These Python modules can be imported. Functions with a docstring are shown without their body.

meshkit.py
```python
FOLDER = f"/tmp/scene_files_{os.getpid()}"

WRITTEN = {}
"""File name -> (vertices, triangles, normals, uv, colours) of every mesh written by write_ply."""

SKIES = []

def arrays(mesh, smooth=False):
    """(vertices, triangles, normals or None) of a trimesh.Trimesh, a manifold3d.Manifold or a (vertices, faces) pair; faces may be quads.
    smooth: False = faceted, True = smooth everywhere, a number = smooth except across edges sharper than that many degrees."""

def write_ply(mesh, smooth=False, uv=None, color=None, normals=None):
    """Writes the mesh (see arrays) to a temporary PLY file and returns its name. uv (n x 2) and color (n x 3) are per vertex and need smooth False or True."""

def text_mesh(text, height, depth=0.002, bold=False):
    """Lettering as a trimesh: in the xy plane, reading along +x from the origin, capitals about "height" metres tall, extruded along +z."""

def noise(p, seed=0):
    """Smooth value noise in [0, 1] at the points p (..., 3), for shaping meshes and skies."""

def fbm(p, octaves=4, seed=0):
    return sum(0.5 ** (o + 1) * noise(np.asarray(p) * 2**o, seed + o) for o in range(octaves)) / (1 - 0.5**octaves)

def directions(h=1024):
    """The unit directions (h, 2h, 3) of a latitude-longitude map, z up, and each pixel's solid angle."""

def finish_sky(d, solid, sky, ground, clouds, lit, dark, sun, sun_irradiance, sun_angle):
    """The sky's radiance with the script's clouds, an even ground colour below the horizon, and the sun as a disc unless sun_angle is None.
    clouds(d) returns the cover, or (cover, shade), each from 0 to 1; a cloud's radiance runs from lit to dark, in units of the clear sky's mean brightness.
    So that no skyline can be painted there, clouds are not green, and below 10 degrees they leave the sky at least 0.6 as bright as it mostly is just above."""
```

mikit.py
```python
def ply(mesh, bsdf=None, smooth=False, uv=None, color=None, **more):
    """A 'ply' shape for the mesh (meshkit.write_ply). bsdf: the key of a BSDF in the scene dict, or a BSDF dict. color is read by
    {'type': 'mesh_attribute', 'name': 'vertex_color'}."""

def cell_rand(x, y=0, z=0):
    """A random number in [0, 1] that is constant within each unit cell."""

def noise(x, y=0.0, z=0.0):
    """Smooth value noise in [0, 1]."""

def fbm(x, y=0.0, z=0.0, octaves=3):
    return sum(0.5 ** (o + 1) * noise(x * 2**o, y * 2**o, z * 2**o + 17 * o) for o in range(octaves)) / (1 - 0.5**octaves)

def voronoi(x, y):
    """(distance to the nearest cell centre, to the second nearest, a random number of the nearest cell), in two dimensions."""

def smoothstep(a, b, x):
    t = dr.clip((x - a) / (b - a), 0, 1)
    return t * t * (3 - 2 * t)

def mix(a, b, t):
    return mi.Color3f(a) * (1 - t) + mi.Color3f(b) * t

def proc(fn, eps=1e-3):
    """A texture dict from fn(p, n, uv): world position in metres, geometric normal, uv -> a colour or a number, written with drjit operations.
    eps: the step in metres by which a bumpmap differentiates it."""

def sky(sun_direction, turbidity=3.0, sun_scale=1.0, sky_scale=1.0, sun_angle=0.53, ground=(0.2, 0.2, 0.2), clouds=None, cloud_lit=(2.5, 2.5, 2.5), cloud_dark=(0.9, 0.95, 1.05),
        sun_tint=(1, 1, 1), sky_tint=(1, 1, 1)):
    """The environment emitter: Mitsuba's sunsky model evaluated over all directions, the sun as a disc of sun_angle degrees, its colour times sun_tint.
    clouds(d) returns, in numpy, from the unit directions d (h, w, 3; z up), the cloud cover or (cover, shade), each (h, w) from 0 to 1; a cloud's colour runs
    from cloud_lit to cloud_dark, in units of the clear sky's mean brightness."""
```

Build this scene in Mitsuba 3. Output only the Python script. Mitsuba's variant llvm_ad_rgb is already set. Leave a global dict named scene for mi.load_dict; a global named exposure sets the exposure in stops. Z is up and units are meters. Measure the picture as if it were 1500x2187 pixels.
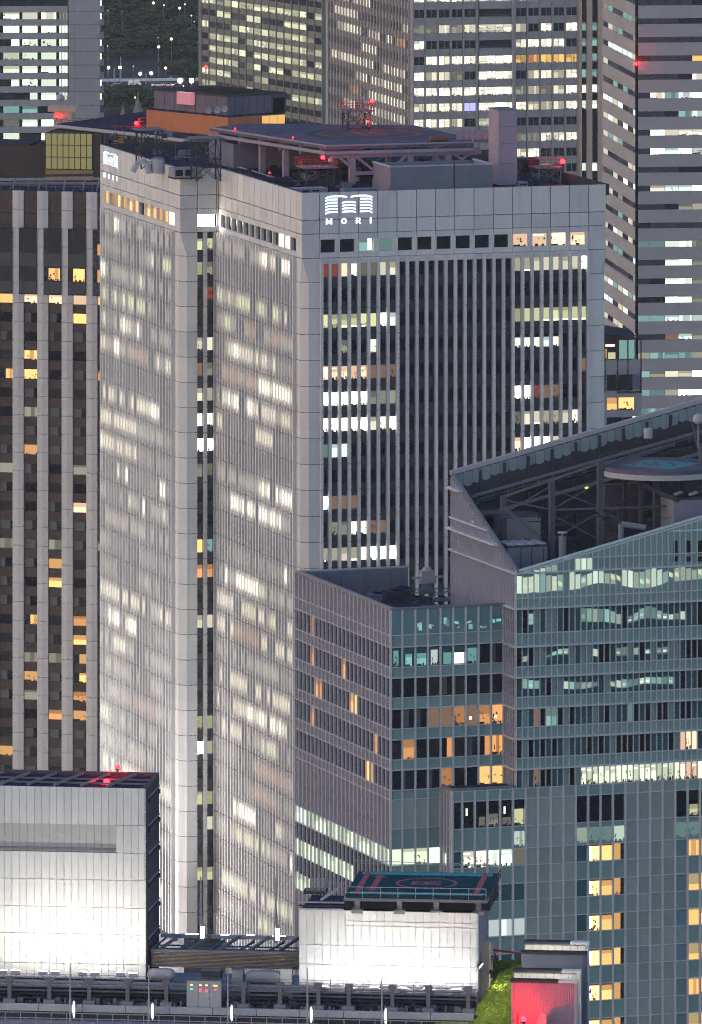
import math, random
import numpy as np, trimesh, mitsuba as mi, drjit as dr, mikit, meshkit
from mikit import proc, noise, fbm, voronoi, cell_rand, smoothstep, mix
from shapely.geometry import Polygon, Point, box as sbox

# ------------------------------------------------------------------ camera, sky, exposure
FOC, CX, YH, CAMZ = 20000.0, 750.0, -1430.0, 300.0      # a long lens held level and shifted down: verticals stay vertical
scene, labels = {}, {}
scene['camera'] = {'type': 'perspective', 'fov': math.degrees(2 * math.atan(750 / FOC)), 'fov_axis': 'x',
                   'principal_point_offset_x': 0.0, 'principal_point_offset_y': -(YH - 1093.5) / 2187.0,
                   'near_clip': 5.0, 'far_clip': 20000.0,
                   'to_world': mi.ScalarTransform4f().look_at([0, 0, CAMZ], [0, 100, CAMZ], [0, 0, 1])}
scene['sky'] = dict(sampling_weight=16.0, **mikit.sky([-0.93, -0.36, 0.16], turbidity=3, sun_scale=0.0, sky_scale=9.0, sky_tint=(0.98, 0.925, 1.105), ground=(0.25, 0.24, 0.24)))
exposure = 0.6
rng = random.Random(7)

# ------------------------------------------------------------------ helpers
def PX(x, Y): return (x - CX) / FOC * Y
def PZ(y, Y): return CAMZ - (y - YH) / FOC * Y
def onplane(x, y, z):
    Y = (CAMZ - z) * FOC / (y - YH)
    return np.array([PX(x, Y), Y])

class Fr:
    """A vertical working plane: s along u (to the right seen from outside), z up, d outwards."""
    def __init__(f, X, Y, u, z=0.0):
        u = np.array(u, float); f.u = u / np.linalg.norm(u); f.n = np.array([f.u[1], -f.u[0]]); f.o = np.array([X, Y], float); f.z0 = z
    def p(f, s, d=0.0): return f.o + s * f.u + d * f.n
    def s(f, x, d=0.0):
        k = (x - CX) / FOC; P = f.p(0, d)
        return (k * P[1] - P[0]) / (f.u[0] - k * f.u[1])
    def z(f, y, s=0.0, d=0.0): return PZ(y, f.p(s, d)[1])
    def M(f, s=0.0, z=0.0, d=0.0, sc=(1, 1, 1)):
        o = f.p(s, d); m = np.eye(4)
        m[:3, 0] = [f.u[0] * sc[0], f.u[1] * sc[0], 0]; m[:3, 1] = [0, 0, sc[1]]; m[:3, 2] = [f.n[0] * sc[2], f.n[1] * sc[2], 0]
        m[:3, 3] = [o[0], o[1], z + f.z0]
        return mi.ScalarTransform4f(m.tolist())
    def at(f, s, d=0.0, turn=None):
        o = f.p(s, d); return Fr(o[0], o[1], f.u if turn is None else turn, f.z0)
    def left(f, s=0.0, d=0.0):      # the wall that goes back from here, seen from its left side: s runs towards us, ending at 0
        o = f.p(s, d); return Fr(o[0], o[1], (f.n[0], f.n[1]), f.z0)
WORLD = Fr(0, 0, (1, 0))            # s = X, d = -Y

COUNT = {}
def num(key):
    COUNT[key] = COUNT.get(key, -1) + 1
    return key if COUNT[key] == 0 else f'{key}_{COUNT[key]:03d}'
def say(key, label=None, cat=None, group=None, kind=None):
    d = labels.setdefault(key, {})
    for a, b in (('label', label), ('category', cat), ('group', group), ('kind', kind)):
        if b: d[a] = b
    return key
def thing(key, label, cat, group=None):
    return say(num(key), label, cat, group)

_q = np.array([[0, 0, 0], [1, 0, 0], [1, 1, 0], [0, 1, 0], [0, 0, 1], [1, 0, 1], [1, 1, 1], [0, 1, 1]], float)
_f = np.array([[0, 3, 2], [0, 2, 1], [4, 5, 6], [4, 6, 7], [0, 1, 5], [0, 5, 4], [3, 7, 6], [3, 6, 2], [0, 4, 7], [0, 7, 3], [1, 2, 6], [1, 6, 5]])
UNIT = mikit.ply((_q, _f))
def refm(m): return {'type': 'ref', 'id': m}
def bx(key, fr, s0, s1, z0, z1, d0, d1, mat):
    k = num(key)
    scene[k] = {**UNIT, 'bsdf': refm(mat), 'to_world': fr.M(s0, z0, d0, (max(s1 - s0, 1e-3), max(z1 - z0, 1e-3), max(d1 - d0, 1e-3)))}
    return k

class MB:
    """Collects solids in a frame's coordinates (s, z, d) and makes them one mesh."""
    def __init__(m): m.v, m.f, m.k = [], [], 0
    def raw(m, v, f):
        m.v.append(np.asarray(v, float)); m.f.append(np.asarray(f, int) + m.k); m.k += len(v); return m
    def box(m, s0, s1, z0, z1, d0, d1):
        return m.raw(_q * [s1 - s0, z1 - z0, d1 - d0] + [s0, z0, d0], _f)
    def prism(m, poly, z0, z1):           # poly of (s, d)
        p = Polygon(poly) if not hasattr(poly, 'geom_type') else poly
        for g in getattr(p, 'geoms', [p]):
            t = trimesh.creation.extrude_polygon(g, z1 - z0, engine='earcut')
            v = np.array(t.vertices)[:, [0, 2, 1]] + [0, z0, 0]
            m.raw(v, np.array(t.faces)[:, ::-1])
        return m
    def face(m, poly, d0, d1):            # poly of (s, z), thick in d
        p = Polygon(poly) if not hasattr(poly, 'geom_type') else poly
        for g in getattr(p, 'geoms', [p]):
            t = trimesh.creation.extrude_polygon(g, d1 - d0, engine='earcut')
            m.raw(np.array(t.vertices) + [0, 0, d0], np.array(t.faces))
        return m
    def hull(m, pts):
        t = trimesh.convex.convex_hull(np.array(pts, float)); return m.raw(t.vertices, t.faces)
    def bar(m, a, b, r, sides=4):
        a, b = np.asarray(a, float), np.asarray(b, float); t = b - a; L = np.linalg.norm(t)
        if L < 1e-6: return m
        t /= L; x = np.cross(t, [0, 1, 0] if abs(t[1]) < 0.9 else [1, 0, 0]); x /= np.linalg.norm(x); y = np.cross(t, x)
        an = np.arange(sides) * 2 * math.pi / sides + math.pi / sides
        ring = r * (np.cos(an)[:, None] * x + np.sin(an)[:, None] * y)
        n = sides; v = np.vstack([a + ring, b + ring, [a], [b]]); f = []
        for i in range(n):
            j = (i + 1) % n; f += [[i, j, n + j], [i, n + j, n + i], [2 * n, j, i], [2 * n + 1, n + i, n + j]]
        return m.raw(v, f)
    def cyl(m, s, d, z0, z1, r, r1=None, sides=20):
        an = np.arange(sides) * 2 * math.pi / sides; r1 = r if r1 is None else r1; n = sides
        lo = np.stack([s + r * np.cos(an), an * 0 + z0, d - r * np.sin(an)], 1); hi = np.stack([s + r1 * np.cos(an), an * 0 + z1, d - r1 * np.sin(an)], 1)
        v = np.vstack([lo, hi, [[s, z0, d]], [[s, z1, d]]]); f = []
        for i in range(n):
            j = (i + 1) % n; f += [[i, j, n + j], [i, n + j, n + i], [2 * n, j, i], [2 * n + 1, n + i, n + j]]
        return m.raw(v, f)
    def ball(m, c, r, sq=1.0):
        t = trimesh.creation.icosphere(2, r); return m.raw(np.array(t.vertices) * [1, sq, 1] + c, t.faces)
    def torus(m, s, d, z, R, r, n=40):
        v, f = [], []
        for i in range(n):
            a = 2 * math.pi * i / n
            for j in range(4):
                b = math.pi / 4 + j * math.pi / 2; q = R + r * math.cos(b); v.append([s + q * math.cos(a), z + r * math.sin(b), d + q * math.sin(a)])
        for i in range(n):
            for j in range(4):
                a, b, c, e = i * 4 + j, ((i + 1) % n) * 4 + j, ((i + 1) % n) * 4 + (j + 1) % 4, i * 4 + (j + 1) % 4
                f += [[a, c, b], [a, e, c]]
        t = trimesh.Trimesh(v, f, process=False)
        return m.raw(v, np.array(f) if t.volume > 0 else np.array(f)[:, ::-1])
    def put(m, key, fr, mat, s=0.0, z=0.0, d=0.0, smooth=False):
        if not m.v: return None
        k = key if key in labels and key not in scene else num(key)
        scene[k] = mikit.ply((np.vstack(m.v), np.vstack(m.f)), mat, smooth=smooth, to_world=fr.M(s, z, d))
        return k
    def share(m): return mikit.ply((np.vstack(m.v), np.vstack(m.f)))
def place(key, shape, fr, mat, s=0.0, z=0.0, d=0.0, sc=(1, 1, 1)):
    k = num(key); scene[k] = {**shape, 'bsdf': refm(mat), 'to_world': fr.M(s, z, d, sc)}; return k

# ------------------------------------------------------------------ materials
def rgb(*c): return {'type': 'rgb', 'value': [float(x) for x in c]}
def diffuse(name, c): scene[name] = {'type': 'twosided', 'b': {'type': 'diffuse', 'reflectance': c if isinstance(c, dict) else rgb(*c)}}
def princ(name, c, rough=0.5, metal=0.0, spec=0.5, **k):
    scene[name] = {'type': 'twosided', 'b': {'type': 'principled', 'base_color': c if isinstance(c, dict) else rgb(*c), 'roughness': rough, 'metallic': metal, 'specular': spec, **k}}
def mottled(a, b, sc, fine=6.0, amt=0.5):
    return proc(lambda p, n, uv: mix(a, b, dr.clip(amt * fbm(p.x * sc, p.y * sc, p.z * sc * 0.35) + (1 - amt) * noise(p.x * fine, p.y * fine, p.z * fine), 0, 1)))
def streaked(a, b):
    def f(p, n, uv):
        run = fbm(p.x * 1.7, p.y * 1.7, p.z * 0.03); big = fbm(p.x * 0.07, p.y * 0.07, p.z * 0.05); cell = cell_rand(dr.floor(p.x / 3 + p.y / 3), dr.floor(p.z / 4.035))
        return mix(a, b, dr.clip(0.45 * run + 0.45 * big + 0.25 * cell + 0.15 * noise(p.x * 4, p.y * 4, p.z * 4) - 0.1, 0, 1)) * (1 - 0.12 * smoothstep(0.60, 0.80, run))
    return proc(f)
diffuse('m_core', (0.10, 0.10, 0.11))
diffuse('m_black', (0.015, 0.015, 0.018))
diffuse('m_white_tile', streaked((0.46, 0.445, 0.445), (0.61, 0.595, 0.59)))
diffuse('m_white_tile_b', streaked((0.42, 0.41, 0.41), (0.57, 0.555, 0.55)))
diffuse('m_white_tile_c', streaked((0.52, 0.495, 0.48), (0.63, 0.605, 0.59)))
diffuse('m_joint', (0.06, 0.06, 0.065))
princ('m_glass_dark', (0.012, 0.012, 0.018), 0.12, 0, 0.5)
princ('m_glass_dark_b', (0.022, 0.022, 0.028), 0.2, 0, 0.5)
princ('m_spandrel', (0.042, 0.042, 0.055), 0.28, 0, 0.5)
princ('m_lit_pane', (0.04, 0.04, 0.04), 0.25, 0, 0.4)
diffuse('m_roof_dark', mottled((0.02, 0.02, 0.038), (0.055, 0.052, 0.085), 0.3, 1.2, 0.5))
diffuse('m_roof_pale', mottled((0.16, 0.16, 0.19), (0.30, 0.30, 0.34), 0.5, 1.5, 0.5))
diffuse('m_steel_dark', (0.05, 0.05, 0.06))
diffuse('m_steel_grey', (0.16, 0.16, 0.18))
diffuse('m_pit_steel', (0.085, 0.085, 0.105))
princ('m_glass_haze', (0.055, 0.055, 0.07), 0.25)
diffuse('m_steel_pale', (0.34, 0.33, 0.36))
diffuse('m_mauve_tint', mottled((0.24, 0.20, 0.26), (0.33, 0.28, 0.345), 0.4, 2.0, 0.6))
diffuse('m_grey_wall', mottled((0.12, 0.125, 0.17), (0.19, 0.195, 0.245), 0.2, 1.0, 0.7))
diffuse('m_brick_pale', mottled((0.36, 0.345, 0.35), (0.48, 0.46, 0.46), 0.3, 4.0, 0.6))
diffuse('m_brown', mottled((0.055, 0.042, 0.040), (0.085, 0.066, 0.062), 0.3, 2.0, 0.6))
diffuse('m_brown_wall', mottled((0.085, 0.07, 0.085), (0.115, 0.095, 0.115), 0.2, 1.0, 0.6))
diffuse('m_orange_wall', mottled((0.36, 0.13, 0.07), (0.46, 0.18, 0.09), 0.2, 1.0, 0.6))
princ('m_gold', (0.75, 0.45, 0.12), 0.3, 0.9)
diffuse('m_conc_far', mottled((0.27, 0.27, 0.29), (0.36, 0.36, 0.38), 0.05, 0.6, 0.6))
diffuse('m_conc_dark', mottled((0.15, 0.15, 0.14), (0.21, 0.21, 0.195), 0.05, 0.6, 0.6))
diffuse('m_conc_warm', mottled((0.27, 0.25, 0.25), (0.35, 0.325, 0.32), 0.05, 0.6, 0.6))
diffuse('m_conc_beige', mottled((0.40, 0.31, 0.25), (0.50, 0.39, 0.32), 0.05, 0.6, 0.6))
diffuse('m_conc_mauve', mottled((0.29, 0.275, 0.285), (0.36, 0.34, 0.35), 0.04, 0.5, 0.7))
princ('m_glass_far', (0.02, 0.022, 0.03), 0.2, 0, 0.5)
diffuse('m_purple_panel', mottled((0.11, 0.095, 0.125), (0.16, 0.14, 0.18), 0.3, 1.5, 0.6))
diffuse('m_bark', (0.05, 0.035, 0.025))
diffuse('m_leaf', mottled((0.010, 0.016, 0.010), (0.05, 0.065, 0.028), 0.22, 0.9, 0.7))
diffuse('m_leaf_b', mottled((0.016, 0.020, 0.010), (0.06, 0.066, 0.028), 0.22, 0.9, 0.7))
diffuse('m_asphalt', (0.06, 0.06, 0.062))
diffuse('m_pave', (0.5, 0.48, 0.44))
princ('m_car_white', (0.7, 0.7, 0.7), 0.3)
princ('m_car_dark', (0.05, 0.05, 0.06), 0.3)
diffuse('m_curtain', (0.10, 0.10, 0.105))
diffuse('m_gold_board', (0.30, 0.19, 0.07))
princ('m_teal_panel', mottled((0.135, 0.21, 0.20), (0.185, 0.275, 0.262), 0.3, 1.5, 0.7), 0.3)
princ('m_teal_panel_b', mottled((0.15, 0.235, 0.22), (0.205, 0.305, 0.285), 0.3, 1.5, 0.7), 0.3)
princ('m_teal_pale', mottled((0.34, 0.42, 0.43), (0.44, 0.52, 0.53), 0.4, 1.5, 0.7), 0.4)
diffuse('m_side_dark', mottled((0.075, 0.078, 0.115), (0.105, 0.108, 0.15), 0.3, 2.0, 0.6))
diffuse('m_parapet', mottled((0.17, 0.20, 0.215), (0.26, 0.30, 0.31), 0.5, 2.0, 0.6))
princ('m_teal_glass', (0.04, 0.10, 0.11), 0.12)
princ('m_teal_glass_pale', (0.13, 0.22, 0.235), 0.12)
princ('m_teal_blind', (0.18, 0.25, 0.245), 0.4)
princ('m_izumi_grey', mottled((0.22, 0.255, 0.235), (0.285, 0.32, 0.295), 0.3, 3.0, 0.6), 0.45)
princ('m_izumi_grey_b', mottled((0.18, 0.21, 0.195), (0.24, 0.275, 0.255), 0.3, 3.0, 0.6), 0.45)
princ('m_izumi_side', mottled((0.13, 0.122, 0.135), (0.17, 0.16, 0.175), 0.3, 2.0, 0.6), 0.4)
princ('m_mullion', (0.42, 0.44, 0.47), 0.4, 0.2)
princ('m_mullion_mauve', (0.44, 0.42, 0.47), 0.45, 0.2)
diffuse('m_orange_grey', (0.30, 0.25, 0.24))
diffuse('m_pad_teal', mottled((0.06, 0.20, 0.21), (0.09, 0.28, 0.29), 0.6, 2.0, 0.6))
diffuse('m_screen', streaked((0.54, 0.54, 0.53), (0.67, 0.67, 0.67)))
diffuse('m_screen_b', mottled((0.38, 0.38, 0.38), (0.45, 0.45, 0.44), 0.4, 2.5, 0.7))
diffuse('m_screen_c', streaked((0.49, 0.49, 0.48), (0.63, 0.63, 0.62)))
diffuse('m_pad_navy', mottled((0.010, 0.040, 0.055), (0.024, 0.066, 0.08), 0.5, 2.0, 0.6))
diffuse('m_pad_red', (0.30, 0.09, 0.11))
diffuse('m_louvre', (0.20, 0.17, 0.15))
diffuse('m_steel_blue', (0.10, 0.11, 0.18))
diffuse('m_kerb', mottled((0.34, 0.34, 0.36), (0.45, 0.45, 0.47), 0.6, 3.0, 0.6))
diffuse('m_grass', mottled((0.10, 0.155, 0.02), (0.27, 0.34, 0.05), 0.8, 5.0, 0.5))
diffuse('m_grass_dark', mottled((0.05, 0.075, 0.015), (0.12, 0.15, 0.03), 0.8, 5.0, 0.5))
diffuse('m_mauve_panel', (0.44, 0.30, 0.37))
diffuse('m_cream', mottled((0.60, 0.57, 0.48), (0.68, 0.65, 0.56), 0.5, 2.0, 0.6))
diffuse('m_red_tint', (0.45, 0.06, 0.05))
diffuse('m_orange_paint', mottled((0.10, 0.07, 0.075), (0.26, 0.11, 0.07), 0.4, 1.5, 0.6))
diffuse('m_furn', (0.06, 0.055, 0.05))
diffuse('m_furn_pale', (0.35, 0.33, 0.30))
diffuse('m_pad_green', mottled((0.045, 0.06, 0.075), (0.08, 0.105, 0.12), 0.25, 1.2, 0.7))
diffuse('m_ground', mottled((0.03,0.03,0.03),(0.07,0.07,0.07),0.01,0.1))
diffuse('m_pad_grey', mottled((0.055, 0.05, 0.075), (0.15, 0.14, 0.175), 0.35, 1.4, 0.7))

# ------------------------------------------------------------------ things that give off light, or stand in for reflected light
LOOK = {'XL': (2.6, 2.5, 2.1), 'U': (1.15, 1.08, .84), 'am': (2.5, 1.5, .2), 'gr': (.1, 1.8, .6), 'rd': (2.5, .1, .15), 'lampw2': (2.2, 2.2, 2.1), 's': (0.08, 0.11, 0.105), 'j': (0.34, 0.43, 0.34), 'J': (0.75, 0.85, 0.58), 'n': (0.14, 0.36, 0.33), 'Z': (0.62, 0.76, 0.52), 'H': (1.2, .80, .34), 'XX': (16.0, 15.5, 14.0), 'q': (.30, .22, .10), 'lime': (1.2, 1.6, .05),
        'W': (0.86, 0.80, 0.63), 'w': (0.46, 0.43, 0.32), 'd': (0.15, 0.148, 0.11), 'y': (0.40, 0.41, 0.22), 'g': (0.62, 0.72, 0.50), 'G': (0.95, 1.12, 0.88),
        'o': (0.50, 0.22, 0.07), 'O': (0.85, 0.44, 0.14), 'b': (0.13, 0.075, 0.045), 'p': (0.95, 0.60, 0.38), 't': (0.13, 0.24, 0.22), 'T': (0.60, 0.70, 0.68), 'r': (0.14, 0.025, 0.015),
        'X': (5.0, 4.7, 3.8), 'x': (2.4, 2.2, 1.6), 'Y': (2.1, 2.15, 1.2), 'P': (1.05, 0.68, 0.43), 'D': (0.9, 0.85, 0.65),
        'sign': (0.95, 1.2, 1.7), 'V': (0.50, 0.52, 0.33), 'beacon2': (9.0, .1, .1), 'beacon': (260.0, 0.10, 0.16), 'u': (0.15, 0.13, 0.045), 'k': (0.36, 0.12, 0.15), 'a': (0.6, 0.33, 0.08), 'flood': (190.0, 180.0, 154.0), 'lamp': (5.0, 3.6, 1.6), 'lampw': (9.0, 9.0, 8.0), 'spark': (1.6, 1.4, .9), 'floodr': (430.0, 410.0, 350.0), 'flood2': (900.0, 885.0, 840.0), 'lampst': (70.0, 62.0, 40.0), 'B': (0.4, 0.4, 2.5)}
GROUPS = {}
def glow_shape(look, shape=None, name='pane'):
    key = f'shape_{name}_{look}'
    if key not in GROUPS:
        base = shape or UNIT
        scene[key] = {'type': 'shapegroup', 'a': {**base, 'bsdf': refm('m_lit_pane'), 'emitter': {'type': 'area', 'sampling_weight': {'flood': 12.0, 'floodr': 8.0, 'beacon': 14.0, 'lamp': 1.0, 'lampw': 1.5, 'lampw2': 1.0, 'lampst': 3.0}.get(look, 0.25), 'radiance': rgb(*LOOK[look])}}}
        GROUPS[key] = 1
    return key
def inst(key, group, to_world):
    k = num(key); scene[k] = {'type': 'instance', 'g': {'type': 'ref', 'id': group}, 'to_world': to_world}; return k
_qq = np.array([[0, 0, 1], [1, 0, 1], [1, 1, 1], [0, 1, 1]], float)
QUAD = mikit.ply((_qq, np.array([[0, 1, 2], [0, 2, 3]])))
def glow(key, fr, s0, s1, z0, z1, d, look, thick=0.06):
    return inst(key, glow_shape(look, QUAD), fr.M(s0, z0, d - thick, (s1 - s0, z1 - z0, thick)))
def glowbox(key, fr, s0, s1, z0, z1, d0, d1, look):
    return inst(key, glow_shape(look, UNIT, 'box'), fr.M(s0, z0, d0, (s1 - s0, z1 - z0, d1 - d0)))
_ico = trimesh.creation.icosphere(2, 1.0)
BALL = mikit.ply(_ico)
def glowball(key, P, r, look, key_shape='ball'):
    return inst(key, glow_shape(look, BALL, key_shape), mi.ScalarTransform4f().translate([float(P[0]), float(P[1]), float(P[2])]).scale(r))

FURN = []
def furniture_kit():
    R = random.Random(11)
    for k in range(24):
        m = MB()
        for i in range(R.randint(5, 11)):
            a, w, h = R.random() * 0.9, 0.03 + R.random() * 0.12, 0.03 + R.random() * 0.15
            z = 0.0 if R.random() < 0.5 else R.random() * 0.6
            m.box(a, min(a + w, 0.98), z, z + h, 0.0, 0.5 + 0.5 * R.random())
        if R.random() < 0.5: m.box(0.0, 0.5, 0.0, 0.12, 0, 0.3)
        FURN.append(m.share())
furniture_kit()
VARY = set('WwdygGoOxXJqtTPjnZUVa')
for _c in VARY:
    LOOK[_c + '_dim'] = tuple(0.55 * v for v in LOOK[_c]); LOOK[_c + '_hot'] = tuple(1.35 * v for v in LOOK[_c])
def vary(c): return c + rng.choice(('_dim', '', '', '_hot')) if c in VARY else c
def reflection_slant(key, fr, s0, s1, zb0, zb1, zt, d, look):
    """A glow standing in for a reflection, whose lower edge runs from zb0 to zb1 (the patch keeps its height)."""
    M_ = np.array(fr.M(s0, zb0, d - .06, (s1 - s0, max(zt - max(zb0, zb1), .05), .06)).matrix); M_[2, 0] += zb1 - zb0
    return inst(key, glow_shape(look, QUAD), mi.ScalarTransform4f(M_.tolist()))
def lit(key, fr, s0, s1, z0, z1, d, look, busy=0.0, fmat='m_furn', split=True):
    """A lit window: the bright room seen through the pane, a dimmer strip under its ceiling or beside a blind, dark furniture."""
    c = vary(look); k = glow(key, fr, s0, s1, z0, z1, d, c)
    if split and look in VARY and z1 - z0 > .9:
        q = rng.random()
        if q < .45: glow(k + '__blind', fr, s0, s1, z1 - (z1 - z0) * rng.uniform(.2, .5), z1, d + .015, look + '_dim')
        elif q < .7 and s1 - s0 > 1.2:
            a = s0 + (s1 - s0) * rng.uniform(.25, .6); glow(k + '__blind', fr, a, a + (s1 - a) * rng.uniform(.5, 1), z0, z1, d + .015, look + '_dim')
    if busy > .55 and look in 'WXPGUJ' and rng.random() < .6:
        q = z1 - (z1 - z0) * rng.uniform(.1, .22); glow(k + '__ceiling_lamp', fr, s0 + (s1 - s0) * .1, s1 - (s1 - s0) * rng.uniform(.05, .3), q - .09, q, d + .02, 'XL')
    if rng.random() < busy:
        say(k + '__furniture', kind='stuff')
        place(k + '__furniture', FURN[rng.randrange(len(FURN))], fr, fmat, s0 + 0.02, z0, d + 0.03, (s1 - s0 - 0.04, z1 - z0, 0.12))
    return k
# ------------------------------------------------------------------ the pale office tower in the middle
U_R, U_L = (0.955, 0.2965), (-0.2965, 0.955)
R = Fr(PX(645, 1454), 1454, U_R)                       # right-hand front; origin = its left corner
ZT = R.z(413)
ZJ = [R.z(y, 2.8) for y in (470.7, 500.6, 552.3, 604.4)]    # joint lines of the head
P = 4.035
LV = R.left()                                          # left front, nearer part: s runs from far (negative) to the corner at 0
sC = LV.s(467)
Cp = LV.p(sC)
N = Fr(Cp[0], Cp[1], U_R)                              # the return between the two left fronts
sB = N.s(385)
Bp = N.p(sB)
LW = Fr(Bp[0], Bp[1], LV.u)                            # left front, farther part
sA = LW.s(214)
sE = R.s(1295)
NF = 27                                                # storeys of fins built
ZB = ZJ[3] - NF * P                                    # below this the tower is hidden from view by its neighbours
tower = thing('office_tower', 'pale office tower with vertical fins and a glowing sign on two sides, in the middle', 'tower')
core = MB()
Lb = -sA + 4
cpts = [R.p(1.0, -0.9), R.p(sE - 1.0, -0.9), LV.at(sE, 0).p(-95) if False else R.p(sE - 1.0, -95.0)]
a_far = LW.p(sA + 1.0, -0.9); 
cpts += [R.p(-(N.p(0) - Bp) @ R.u + 1.0, -95.0), a_far, LW.p(-0.9, -0.9), N.p(0.9, -0.9)]
core.prism([(q[0], -q[1]) for q in cpts], 0.0, ZT - 1.6)
core.put(tower + '__core', WORLD, 'm_core')
wall = tower + '__wall'
TILES = ['m_white_tile', 'm_white_tile_b', 'm_white_tile_c', 'm_white_tile']
def tile(): return TILES[rng.randrange(4)]
def panel(fr, s0, s1, z0, z1, d0=-0.5, d1=0.0, g=0.05, mat=None):
    return bx(wall + '__panel', fr, s0 + g, s1 - g, z0 + g, z1 - g, d0, d1, mat or tile())
back = MB()                                            # dark backing seen in the joints
back.box(0.3, sE - 0.3, ZJ[1] - 0.2, ZT - 0.05, -0.9, -0.2); back.box(0.3, sE - 0.3, ZJ[3] + 2, ZJ[1] - 0.2, -0.9, -0.65); back.put(wall, R, 'm_joint')
for fr, a, b in ((LV, sC + 0.1, -0.3), (LW, sA + 0.3, -0.3), (N, sB + 0.3, -0.1)):
    m = MB(); m.box(a, b, ZJ[1] - 0.2, ZT - 0.05, -0.9, -0.2); m.box(a, b, ZJ[3] + 2, ZJ[1] - 0.2, -0.9, -0.65); m.put(tower + '__wall_backing', fr, 'm_joint')
# ---- front R
s0, s1 = R.s(683), R.s(1258)
bay = (s1 - s0) / 28
bot_z = [ZT, ZJ[0], ZJ[1]]
cols = [0, s0] + [s0 + 2 * bay * i for i in range(1, 15)] + [sE]
for i in range(len(cols) - 1):
    for j in range(2):
        panel(R, cols[i], cols[i + 1], bot_z[j + 1], bot_z[j])
zwt, zwb = R.z(513.7, 2.8), R.z(540.5, 2.8)
def head_band(fr, e0, a, n, w, e1, wa, wb, rec):
    """The band with the small windows: pier, n openings of width (wa, wb) in each 2-bay module, pier."""
    for (x0, x1) in ((e0, a), (a + n * w, e1)):
        if x1 - x0 > 0.2: panel(fr, x0, x1, ZJ[2], ZJ[1])
    for i in range(n):
        x = a + i * w
        panel(fr, x, x + w, zwt, ZJ[1], g=0.03); panel(fr, x, x + w, ZJ[2], zwb, g=0.03)
    for i in range(n + 1):
        x = a + i * w
        x0 = x - (w - wb) if i else x; x1 = x + wa if i < n else x
        if x1 > x0: bx(wall + '__panel', fr, x0, x1, zwb - 0.03, zwt + 0.03, -rec - 0.1, -0.004, tile())
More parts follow.
